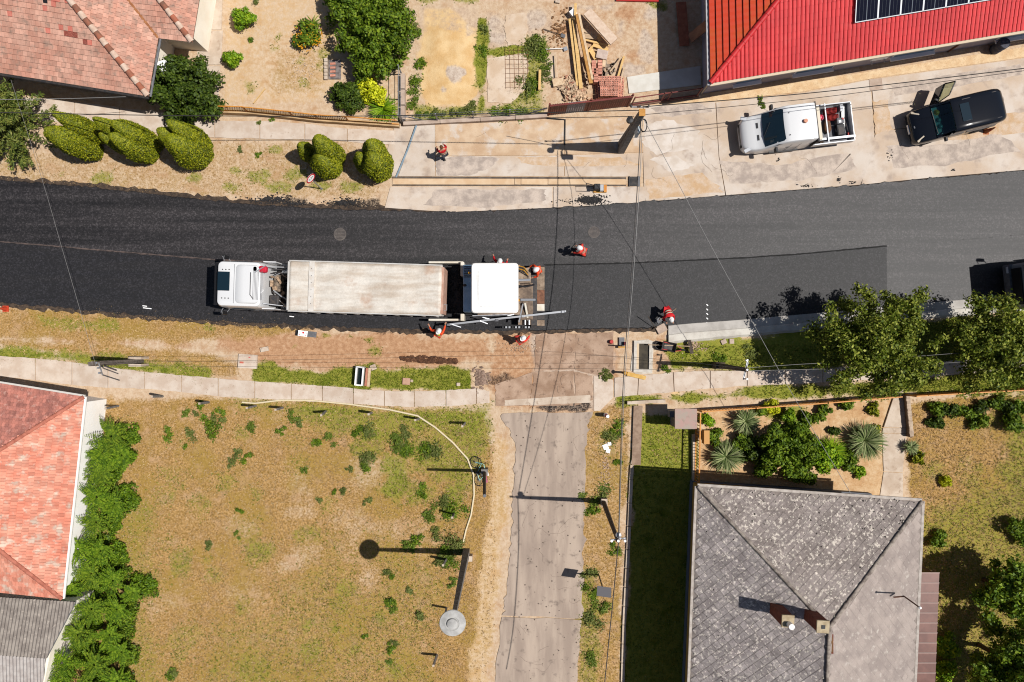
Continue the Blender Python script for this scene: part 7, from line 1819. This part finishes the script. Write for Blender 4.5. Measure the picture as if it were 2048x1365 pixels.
# white flatbed crew van
t = thing('flatbed_van', 'white crew cab flatbed van loaded with tools, parked on the forecourt', 'van', (12.62, 11.32, .03), R(6.6))
hw = 1.0
st = [(-.04, .5, .42, .7, .4, 1), (.02, .7, .34, .82, .58, 1), (.12, .84, .3, .93, .7, .95), (.3, .94, .28, 1.03, .8, .9), (.6, .99, .28, 1.14, .86, .85), (.95, 1.0, .28, 1.24, .9, .8), (1.15, 1.0, .28, 1.42, .9, .7), (1.55, 1.0, .28, 1.86, .89, .5), (1.9, 1.0, .28, 2.12, .9, .4), (2.15, 1.0, .28, 2.2, .91, .36), (3.2, 1.0, .28, 2.22, .92, .34), (3.55, .99, .3, 2.2, .92, .34), (3.6, .97, .32, 2.16, .9, .4)]
MB().loft(body_loft(st)).build('cab', m_cabw, t, False, smooth=50)
def glass_strip(t, rows, name='windscreen', mt=m_glass):
    m = MB(); n = 9
    loops = [[Vector((x+.05*(abs(y)/w)**2, y, z-.03*(abs(y)/w)**2)) for y in np.linspace(-w, w, n)] for x, w, z in rows]
    V = [v for l in loops for v in l]; F = [(i*n+k, i*n+k+1, (i+1)*n+k+1, (i+1)*n+k) for i in range(len(rows)-1) for k in range(n-1)]
    V2 = [v-Vector((0, 0, .02)) for v in V]; b = len(V)
    edge = list(range(n))+[i*n+n-1 for i in range(1, len(rows))]+[(len(rows)-1)*n+k for k in range(n-2, -1, -1)]+[i*n for i in range(len(rows)-2, 0, -1)]
    F2 = [tuple(b+i for i in f[::-1]) for f in F]+[(edge[i], edge[(i+1) % len(edge)], b+edge[(i+1) % len(edge)], b+edge[i]) for i in range(len(edge))]
    return m.add(V+V2, F+F2).build(name, mt, t, False, smooth=40)
glass_strip(t, [(1.0, .9, 1.36), (1.15, .89, 1.52), (1.55, .87, 1.93), (1.86, .85, 2.15)])
MB().box((.3, 0, .62), (.5, 1.5, .3)).build('front_bumper', m_black, t, False, bevel=.05)
MB().box((.02, 0, .62), (.12, 1.3, .25)).build('grille', m_black, t, False, bevel=.03)
for sy in (-1, 1):
    hl = MB().box((.26, sy*.84, .95), (.5, .2, .12), sy*R(-22), Matrix.Rotation(R(-14), 4, 'Y')).build('headlight', mat('headlight', (1, 1, 1, 1)), t, False, bevel=.03)
    MB().box((.78, sy*.33, 1.215), (.1, .3, .02), 0, Matrix.Rotation(R(-8), 4, 'Y')).build('bonnet_vent', m_black, t, False)
    MB().box((1.55, sy*1.17, 1.45), (.14, .26, .3)).build('mirror', m_black, t, False, bevel=.04); MB().bar((1.55, sy*.95, 1.4), (1.55, sy*1.1, 1.42), .05).build('mirror_arm', m_black, t, False)
    MB().box((1.95, sy*.975, 1.6), (.75, .03, .5)).build('side_window', m_glass, t, False); MB().box((2.95, sy*.975, 1.6), (.8, .03, .5)).build('side_window', m_glass, t, False)
    MB().box((2.4, sy*1.0, .3), (1.6, .1, .12)).build('sill', m_black, t, False); MB().box((2.3, sy*1.01, 1.15), (.16, .03, .04)).build('door_handle', m_black, t, False)
    for k in (1.4, 2.2): pass
for x in (2.05, 2.55): 
    for sy in (-1, 1): MB().box((x+.35, sy*1.002, 1.0), (.012, .012, 1.2)).build('door_seam', m_grey, t, False)
MB().cyl((2.95, 0, 2.22), (2.95, 0, 2.36), .11, .1, 16).build('roof_beacon', mat('faded_beacon', C(236, 170, 140), fine=0), t, False, smooth=50)
for x, y in ((2.15, .55), (2.1, -.62)): MB().cyl((x, y, 2.2), (x, y, 2.24), .03, n=6).build('roof_bolt', m_black, t, False)
MB().bar((1.3, .3, 1.72), (1.02, -.35, 1.4), .02).build('wiper', m_black, t, False)
lights_wheels(t, (.95, 4.55), .86, .33)
fl = MB().box((4.85, 0, .78), (2.3, 2.1, .08)).build('bed_floor', m_grey, t, False)
for sy in (-1, 1): MB().box((4.85, sy*1.05, 1.0), (2.3, .05, .4)).build('side_board', m_alu, t, False)
MB().box((6.0, 0, 1.0), (.05, 2.12, .4)).build('tail_board', m_white, t, False); MB().box((3.72, 0, 1.35), (.08, 2.12, 1.1)).build('head_board', m_dark, t, False)
MB().bar((3.72, -1.08, 1.9), (3.72, 1.08, 1.9), .08).build('rack_rail', m_dark, t, False); MB().box((3.95, .0, 1.3), (.32, 1.8, .5)).build('tool_chest', mat('chest_cream', C(246, 234, 212), fine=.03), t, False, bevel=.02)
MB().bar((4.45, -1.05, 1.45), (4.45, 1.05, 1.45), .06).build('cross_rail', m_alu, t, False); MB().bar((3.75, -.85, 1.4), (6.0, -.85, 1.3), .12, .05).build('long_rail', m_alu, t, False)
for sx in (3.2, 4.6, 5.9): MB().box((sx, 0, .55), (.1, 1.0, .3)).build('chassis_beam', m_dark, t, False)
def onbed(name, label, cat, x, y, z, build):
    M_ = Matrix.Translation((12.62, 11.32, .03)) @ Matrix.Rotation(R(6.6), 4, 'Z') @ Matrix.Translation((x, y, z))
    o = thing(name, label, cat, M_.translation, R(6.6)); build(o); return o
def hose_coil(o):
    for k in range(9):
        MB().tube([(-.3+.07*k+.02*math.cos(a), .16*math.cos(a), .16+.15*math.sin(a)) for a in [2*math.pi*j/12 for j in range(13)]], .03, 5).build('loop', mat('hose_red', C(168, 48, 44), C(130, 34, 32), s=6), o, False)
onbed('hose_coil', 'coiled dark red hose on the flatbed, upper one', 'hose', 4.95, .72, .83, hose_coil)
onbed('hose_coil', 'coiled dark red hose on the flatbed, lower one', 'hose', 5.0, .35, .83, hose_coil)
onbed('hard_hat', 'pinkish red hard hat lying on the flatbed', 'helmet', 4.25, .38, 1.2, lambda o: (MB().ball((0, 0, 0), (.17, .14, .13), 14, 6, 0).build('shell', mat('hat_pink', C(232, 70, 100), fine=0, rough=.35), o, False, smooth=60), MB().lathe((0, 0, 0), [(.19, 0), (.19, .012), (.15, .014)], 16).build('brim', MATS['hat_pink'], o, False)))
onbed('fuel_can', 'red plastic can on the flatbed near the cab', 'can', 4.22, .78, .83, lambda o: (MB().box((0, 0, .15), (.18, .28, .3)).build('body', m_red, o, False, bevel=.03), MB().tube([(0, -.08, .3), (0, -.06, .36), (0, .06, .36), (0, .08, .3)], .015).build('handle', m_red, o, False)))
onbed('tool_case', 'black tool case on the flatbed', 'case', 5.35, -.38, .83, lambda o: (MB().box((0, 0, .15), (.42, .6, .3)).build('case', m_black, o, False, bevel=.03), MB().box((0, -.05, .31), (.3, .45, .02)).build('lid_panel', m_dark, o, False), MB().box((-.23, 0, .2), (.03, .18, .04)).build('handle', m_grey, o, False)))
onbed('generator', 'grey generator unit on the flatbed above the black case', 'generator', 5.35, .1, .83, lambda o: (MB().box((0, 0, .18), (.4, .32, .36)).build('housing', m_grey, o, False, bevel=.04), MB().box((-.05, -.05, .37), (.14, .14, .03)).build('panel', m_alu, o, False), MB().cyl((.12, .08, .36), (.12, .08, .4), .05, n=10).build('fuel_cap', m_red, o, False)))
onbed('sack', 'brown sack lying in the middle of the flatbed', 'sack', 4.7, -.1, .83, lambda o: MB().ball((0, 0, .14), (.2, .42, .14), 12, 8, jit=.08, rng=rng).build('body', mat('sack_brown', C(130, 92, 66), C(90, 64, 48), s=6), o, False, smooth=60))
onbed('crowbar', 'red tipped bar lying at the rear of the flatbed', 'bar', 5.75, .0, .9, lambda o: (MB().tube([(-.1, .55, 0), (.1, -.6, .02)], .025).build('shaft', m_dark, o, False), MB().box((.1, -.62, .02), (.12, .14, .06)).build('tip', m_red, o, False)))
onbed('white_plank', 'white plank lying along the rear of the flatbed', 'plank', 5.62, .2, .9, lambda o: MB().box((0, 0, 0), (.16, 1.5, .05), R(-6)).build('body', m_white, o, False))
onbed('steel_box', 'silver steel box in the rear corner of the flatbed', 'box', 5.5, .8, .83, lambda o: (MB().box((0, 0, .16), (.2, .36, .32)).build('body', m_alu, o, False, bevel=.02), MB().box((0, 0, .33), (.16, .3, .02)).build('lid', m_steel, o, False)))
onbed('broom', 'yellow handled broom beside the tool chest on the flatbed', 'broom', 4.2, -.5, .9, lambda o: (MB().tube([(0, .5, .1), (.06, -.3, 0)], .02).build('handle', m_yellow, o, False), MB().box((.06, -.38, 0), (.3, .12, .1)).build('head', m_woodd, o, False)))

# black van with open door
m_bpaint = mat('black_paint', (0.005, 0.006, 0.009, 1), fine=0, rough=.5, spec=.0, coat=.9)
m_bpaint.node_tree.nodes['Principled BSDF'].inputs['Coat Roughness'].default_value = .09
vx, vy, va = 22.0, 11.72, R(13.4)
t = thing('black_van', 'black van with its front passenger door open, parked at the right', 'van', (vx, vy, .03), va)
st = [(0, .6, .45, .7, .45, 1), (.08, .8, .3, .82, .7, 1), (.3, .92, .25, .95, .8, .9), (.7, .95, .25, 1.08, .84, .8), (1.0, .95, .25, 1.17, .86, .6), (1.04, .95, .25, 1.12, .9, .5), (4.35, .93, .25, 1.12, .9, .5), (4.58, .87, .32, 1.1, .8, .6), (4.7, .74, .42, 1.0, .6, .7)]
MB().loft(body_loft(st)).build('body', m_bpaint, t, False, smooth=50)
rf = [(1.72, .93, 1.05, 1.84, .66, .7), (1.9, .94, 1.05, 1.885, .67, .7), (2.6, .94, 1.05, 1.915, .67, .68), (3.4, .94, 1.05, 1.92, .67, .68), (4.1, .93, 1.05, 1.9, .65, .7), (4.4, .9, 1.05, 1.85, .6, .75), (4.56, .84, 1.05, 1.76, .52, .8), (4.66, .74, 1.05, 1.6, .42, .9)]
MB().loft(body_loft(rf)).build('roof', m_bpaint, t, False, smooth=50)
tg = bpy.data.materials.new('clear_tinted_glass'); tg.use_nodes = True; nt_ = tg.node_tree; gb_ = nd(nt_, 'ShaderNodeBsdfGlossy'); gb_.inputs['Roughness'].default_value = .03
tb_ = nd(nt_, 'ShaderNodeBsdfTransparent'); tb_.inputs[0].default_value = (.45, .62, .62, 1); mx_ = nd(nt_, 'ShaderNodeMixShader'); mx_.inputs[0].default_value = .06
nt_.links.new(tb_.outputs[0], mx_.inputs[1]); nt_.links.new(gb_.outputs[0], mx_.inputs[2]); nt_.links.new(mx_.outputs[0], nt_.nodes['Material Output'].inputs[0])
glass_strip(t, [(1.02, .8, 1.2), (1.2, .77, 1.36), (1.45, .75, 1.58), (1.76, .72, 1.85)], mt=tg)
for sy in (-1, 1): MB().bar((1.02, sy*.84, 1.15), (1.76, sy*.75, 1.84), .07).build('windscreen_pillar', m_bpaint, t, False)
MB().box((1.27, 0, 1.15), (.42, 1.5, .06)).build('dashboard', mat('dash_grey', C(150, 178, 178), fine=.08), t, False, bevel=.02)
MB().box((1.75, .0, 1.16), (.5, 1.6, .05)).build('cabin_floor', m_black, t, False)
for sy in (-1, 1): MB().bar((1.05, sy*.9, 1.14), (1.75, sy*.9, 1.14), .05, .1).build('door_top', m_bpaint, t, False)
for sy in (-1, 1):
    MB().box((.3, sy*.72, .93), (.42, .13, .05), sy*R(-30), Matrix.Rotation(R(-18), 4, 'Y') @ Matrix.Rotation(R(-sy*22), 4, 'X')).build('headlight', mat('headlight_warm', C(226, 212, 190), fine=0, rough=.15), t, False, bevel=.02)
    MB().box((2.0, sy*.93, 1.35), (.8, .03, .4), 0, Matrix.Rotation(R(sy*14), 4, 'X')).build('side_window', m_glass, t, False); MB().box((3.4, sy*.93, 1.35), (1.6, .03, .4), 0, Matrix.Rotation(R(sy*14), 4, 'X')).build('side_window', m_glass, t, False)
    MB().bar((2.3, sy*.7, 1.9), (4.2, sy*.7, 1.88), .03).build('roof_rail', m_dark, t, False)
MB().box((1.45, -1.07, 1.2), (.13, .24, .18)).build('mirror', m_black, t, False, bevel=.03)
MB().bar((1.02, .6, 1.22), (1.1, -.7, 1.22), .03).build('wiper', m_dark, t, False); MB().cyl((.12, 0, .86), (.16, 0, .89), .07, n=14).build('badge', m_alu, t, False); MB().box((-.02, 0, .55), (.04, .52, .12)).build('number_plate', m_white, t, False)
MB().box((2.35, 0, 1.927), (.5, .95, .01)).build('sunroof', m_glass, t, False)
lights_wheels(t, (.9, 3.75), .84, .32)
# open door hinged at the front edge, upper side
dm_ = Matrix.Translation((1.5, .95, 0)) @ Matrix.Rotation(R(55), 4, 'Z')
dr = child(MB().loft([[Vector((x, y, z)) for x, z in ((0, .35), (1.15, .35), (1.15, 1.1), (0, 1.1))] for y in (-.05, .05)]).build('open_door', m_bpaint, t, False, bevel=.02), dm_)
fr = MB(); [fr.bar(a, b, .05) for a, b in (((0, 0, 1.1), (.35, -.18, 1.7)), ((.35, -.18, 1.7), (1.12, -.2, 1.75)), ((1.12, -.2, 1.75), (1.15, 0, 1.1)))]; o = fr.build('window_frame', m_black, t, False); o.parent = dr; o.matrix_parent_inverse = Matrix.Identity(4)
gl_ = MB().add([(0.05, -.0, 1.12), (1.12, 0, 1.12), (1.1, -.2, 1.72), (.36, -.18, 1.68), (0.05, .01, 1.12), (1.12, .01, 1.12), (1.1, -.19, 1.72), (.36, -.17, 1.68)], [(0, 1, 2, 3), (7, 6, 5, 4), (0, 4, 5, 1), (1, 5, 6, 2), (2, 6, 7, 3), (3, 7, 4, 0)])
mg = bpy.data.materials.new('tinted_glass'); mg.use_nodes = True; bb = mg.node_tree.nodes['Principled BSDF']; bb.inputs['Base Color'].default_value = (.55, .6, .42, 1); bb.inputs['Transmission Weight'].default_value = .9; bb.inputs['Roughness'].default_value = .02; bb.inputs['IOR'].default_value = 1.05
o = gl_.build('window_pane', mg, t, False); o.parent = dr; o.matrix_parent_inverse = Matrix.Identity(4)
o = MB().box((.12, .14, 1.15), (.12, .2, .16)).build('door_mirror', m_black, t, False, bevel=.03); o.parent = dr; o.matrix_parent_inverse = Matrix.Identity(4)
def invan(name, label, x, y, z, mt):
    p = Matrix.Translation((vx, vy, .03)) @ Matrix.Rotation(va, 4, 'Z') @ Vector((x, y, z)); o = thing(name, label, 'helmet', p)
    MB().ball((0, 0, 0), (.15, .13, .12), 14, 6, 0).build('shell', mt, o, False, smooth=60); MB().lathe((0, 0, 0), [(.17, 0), (.17, .012), (.13, .014)], 16).build('brim', mt, o, False)
invan('hard_hat', 'yellow hard hat on the dashboard of the black van', 1.3, .45, 1.19, m_beacon)
invan('hard_hat', 'upper of two teal grey hard hats on the dashboard of the black van', 1.3, .02, 1.19, mat('hat_teal', C(90, 130, 132), fine=0, rough=.3))
invan('hard_hat', 'lower of two teal grey hard hats on the dashboard of the black van', 1.3, -.34, 1.19, mat('hat_teal', (0, 0, 0, 1)))

# ------------------------------------------------------------------ people
m_skin = mat('skin', C(214, 160, 130), fine=.03, rough=.6)
m_refl = mat('reflective_silver', C(232, 230, 200), fine=.03, rough=.4)
m_boot = mat('boot_leather', (.03, .025, .02, 1), fine=.1)
m_hair = mat('brown_hair', C(110, 70, 40), fine=.2)
def skin_mesh(name, joints, edges, radii, mt, parent, root=0, sub=1):
    me = bpy.data.meshes.new(name); me.from_pydata([tuple(j) for j in joints], edges, [])
    o = bpy.data.objects.new(name, me); link(o); me.materials.append(mt); attach(o, parent, False)
    md = o.modifiers.new('skin', 'SKIN'); md.use_smooth_shade = True; md.branch_smoothing = .4
    for i, r_ in enumerate(radii): me.skin_vertices[0].data[i].radius = (r_, r_) if not isinstance(r_, tuple) else r_
    me.skin_vertices[0].data[root].use_root = True
    s_ = o.modifiers.new('sub', 'SUBSURF'); s_.levels = sub; s_.render_levels = sub
    return o
def ik(a, b, l1, l2, hint):
    d = b-a; D = min(d.length, l1+l2-.01); dn = d.normalized(); b = a+dn*D
    x = (l1*l1-l2*l2+D*D)/(2*D); h = math.sqrt(max(0, l1*l1-x*x)); hn = (hint-dn*hint.dot(dn)).normalized()
    return a+dn*x+hn*h, b
def person(label, px, py, face, jacket, hat, lean=0.0, hands=None, step=.12, z=0.0, trouser=None, vest=None, turn=0):
    """face: world angle the person faces (deg); hands: local targets (x right, y forward, z up)"""
    g = P(px, py); t = thing('person', label, 'person', (g.x, g.y, z), R(face-90))
    hands = hands or (Vector((-.28, .12, .85)), Vector((.28, .12, .85)))
    hip = Vector((0, -.02-lean*.12, .93-lean*.06)); ax = Vector((0, math.sin(lean), math.cos(lean)))
    ch = hip+ax*.42; nk = hip+ax*.54; hd = nk+(ax*.7+Vector((0, .25*lean, .3))).normalized()*.13; ht = hd+(ax*.6+Vector((0, 0, .4))).normalized()*.1
    fw_ = Vector((0, math.cos(lean), -math.sin(lean)))
    J = [hip, hip+ax*.2, ch, nk, hd, ht]; Ed = [(0, 1), (1, 2), (2, 3), (3, 4), (4, 5)]; Rd = [(.15, .12), (.135, .11), (.16, .115), .06, .085, .07]
    JJ = list(J); 
    nose = len(JJ); JJ.append(hd+fw_*.105+Vector((0, 0, -.0))); Ed.append((4, nose)); Rd.append(.018)
    sl = {}
    jk = list(J[:4]); jke = [(0, 1), (1, 2), (2, 3)]; jkr = [(.18, .145), (.165, .14), (.19, .145), .085]
    tr_ = [hip+ax*.04]; tre = []; trr = [(.17, .135)]
    for s_, hnd in ((-1, hands[0]), (1, hands[1])):
        sh = ch+Vector((s_*.19, 0, 0))+ax*.04; el, wr = ik(sh, hnd, .29, .26, Vector((s_*.5, -.6, -.5)))
        i = len(JJ); JJ += [sh, el, wr]; Ed += [(2, i), (i, i+1), (i+1, i+2)]; Rd += [.062, .045, .03]
        dr_ = (wr-el).normalized(); sdv_ = dr_.cross(Vector((0, 0, 1))); sdv_ = sdv_.normalized() if sdv_.length > .1 else Vector((1, 0, 0)); pn = sdv_.cross(dr_)
        k = len(JJ); JJ.append(wr+dr_*.07); Ed.append((i+2, k)); Rd.append((.036, .02))
        for q_, (off_, ln_) in enumerate(((-.03, .075), (-.01, .085), (.01, .08), (.03, .062))):
            f0 = len(JJ); JJ += [wr+dr_*.1+sdv_*off_, wr+dr_*(.1+ln_*.6)+sdv_*off_*1.1-pn*.015, wr+dr_*(.1+ln_*.85)+sdv_*off_*1.1-pn*.045]; Ed += [(k, f0), (f0, f0+1), (f0+1, f0+2)]; Rd += [.009, .009, .007]
        f0 = len(JJ); JJ += [wr+dr_*.03-sdv_*.04*s_, wr+dr_*.075-sdv_*.062*s_-pn*.02]; Ed += [(k, f0), (f0, f0+1)]; Rd += [.011, .009]
        i2 = len(jk); jk += [sh, el, wr-dr_*.02]; jke += [(2, i2), (i2, i2+1), (i2+1, i2+2)]; jkr += [.085, .066, .052]
        hp2 = hip+Vector((s_*.095, 0, -.04)); an = Vector((s_*.12, s_*step, .09)); kn, an = ik(hp2, an, .43, .44, Vector((0, 1, 0)))
        i = len(JJ); JJ += [hp2, kn, an, an+Vector((0, .15, -.05))]; Ed += [(0, i), (i, i+1), (i+1, i+2), (i+2, i+3)]; Rd += [.085, .056, .04, .035]
        i3 = len(tr_); tr_ += [hp2, kn, an+Vector((0, 0, .02))]; tre += [(0, i3), (i3, i3+1), (i3+1, i3+2)]; trr += [.108, .078, .07]
        MB().loft([[an+Vector((x*w_, y+.03, zz)) for x, y in ((-1, -.09), (1, -.09), (1.1, .06), (.7, .19), (-.7, .19), (-1.1, .06))] for w_, zz in ((.05, -.088), (.052, -.03), (.042, .05))]).build('boot', m_boot, t, False, smooth=50)
    skin_mesh('body', JJ, Ed, Rd, m_skin, t)
    skin_mesh('jacket', jk, jke, jkr, jacket, t, 0)
    skin_mesh('trousers', tr_, tre, trr, trouser or jacket, t, 0)
    if vest: skin_mesh('vest', [hip+ax*.1, hip+ax*.25, ch, ch+ax*.08], [(0, 1), (1, 2), (2, 3)], [(.185, .15), (.18, .15), (.2, .16), (.13, .12)], vest, t)
    Mt = Matrix.Translation(hip) @ ax.to_track_quat('Z', 'Y').to_matrix().to_4x4()
    for hz_, (ra, rb_) in ((.16, (.196, .158)), (.3, (.2, .16))):
        bd_ = MB().loft([[Vector((ra*math.cos(a_), rb_*math.sin(a_), hz_+dz_)) for a_ in [2*math.pi*k/18 for k in range(18)]] for dz_ in (-.025, .025)], caps=False).build('reflective_band', m_refl, t, False, smooth=50); bd_.matrix_basis = Mt
    Mh = Matrix.Translation(hd+(ht-hd)*.45) @ (ht-hd).to_track_quat('Z', 'Y').to_matrix().to_4x4()
    if hat is m_hair:
        child(MB().ball((0, -.01, .01), (.1, .115, .1), 14, 8, -.2).build('hair', m_hair, t, False, smooth=60), Mh)
    else:
        h_ = child(MB().ball((0, 0, .02), (.125, .15, .12), 16, 8, 0).build('hard_hat', hat, t, False, smooth=60), Mh)
        b_ = MB().loft([[Vector((.135*math.cos(a), (.16+(.05 if math.sin(a) > 0 else 0))*math.sin(a), z_)) for a in [2*math.pi*k/20 for k in range(20)]] for z_ in (.015, .03)]).build('brim', hat, t, False, smooth=50); b_.parent = h_; b_.matrix_parent_inverse = Matrix.Identity(4)
    for s_ in (-1, 1):
        MB().ball(hd+fw_*.078+Vector((s_*.032, 0, .012)), .012, 8, 6).build('eye', m_black, t, False)
        MB().ball(hd+Vector((s_*.088, 0, 0)), (.012, .02, .03), 8, 6).build('ear', m_skin, t, False)
    MB().bar(hd+fw_*.085+Vector((-.022, 0, -.045)), hd+fw_*.085+Vector((.022, 0, -.045)), .008).build('mouth', mat('lips', C(170, 90, 80)), t, False)
    return t
j_red = mat('red_workwear', C(224, 36, 44), C(196, 22, 30), s=6, fine=.06, rough=.8); j_coral = mat('coral_workwear', C(246, 84, 68), C(230, 62, 48), s=6, fine=.06, rough=.8)
j_or = mat('orange_workwear', C(250, 92, 40), C(232, 70, 26), s=6, fine=.06, rough=.8); v_yel = mat('hi_vis_yellow', C(240, 236, 90), fine=.04, rough=.7)
h_w = mat('white_helmet', C(250, 250, 248), fine=0, rough=.35); dk_t = mat('dark_trousers', C(60, 58, 66), fine=.1)
Vv = Vector
person('person in red shirt with bare brown hair standing on the forecourt', 891, 315, 120, j_red, m_hair, .25, (Vv((-.2, .4, 1.0)), Vv((.22, .38, .95))), trouser=dk_t, z=.035)
person('person in coral overalls and white helmet raking on the upper lane', 1161, 506, 165, j_coral, h_w, .45, (Vv((-.25, .5, .85)), Vv((.2, .3, 1.0))), step=.3, z=.08)
person('person in red overalls and white helmet beside the paver canopy', 1000, 533, 75, j_red, h_w, .2, (Vv((-.45, .35, 1.0)), Vv((.35, .3, 1.0))), z=.08)
person('person in orange overalls and white helmet standing on the rear of the paver', 1073, 546, 200, j_or, h_w, .25, (Vv((-.3, .35, 1.0)), Vv((.3, .35, 1.0))), z=.46)
person('person in white helmet and yellow vest with outstretched red sleeves below the truck', 881, 668, 60, j_or, h_w, .3, (Vv((-.62, .1, 1.2)), Vv((.1, .62, 1.25))), vest=v_yel)
person('person in coral overalls reaching for the paver side controls', 1041, 681, 40, j_coral, h_w, .35, (Vv((-.35, -.1, .95)), Vv((.1, .62, 1.05))))
person('person in red jacket bending over a shovel on the fresh asphalt', 1328, 626, 285, j_red, h_w, 1.05, (Vv((-.2, .55, .75)), Vv((.25, .45, .85))), step=.25, z=.09)
# hand tools of the workers
def tool(name, label, a, b, head, mt=m_woodp, hm=m_grey, hs=(.4, .08, .05)):
    a, b = P(*a), P(*b); t = thing(name, label, name, a.lerp(b, .5)); o_ = a.lerp(b, .5)
    MB().tube([a-o_, b-o_], .02, 6).build('handle', mt, t, False)
    ang = math.atan2((b-a).y, (b-a).x)+math.pi/2
    MB().box(b-o_, hs, ang).build('head', hm, t, False)
tool('rake', 'thin light handled rake held by the worker on the upper lane', (1172, 505, 1.1), (1149, 492, .12), 1, m_woodp, m_dark)
tool('shovel', 'pale handled shovel held by the bending worker', (1352, 618, 1.1), (1318, 641, .14), 1, m_woodp, m_grey, (.26, .3, .03))
tool('lute', 'rust brown bar standing on the kerb block by the bending worker', (1296, 633, .9), (1311, 657, .2), 1, m_woodd, m_woodd, (.2, .06, .05))
tool('rake', 'short grey tool held by the worker beside the paver canopy', (991, 521, 1.1), (977, 527, .5), 1, m_grey, m_grey, (.15, .06, .04))
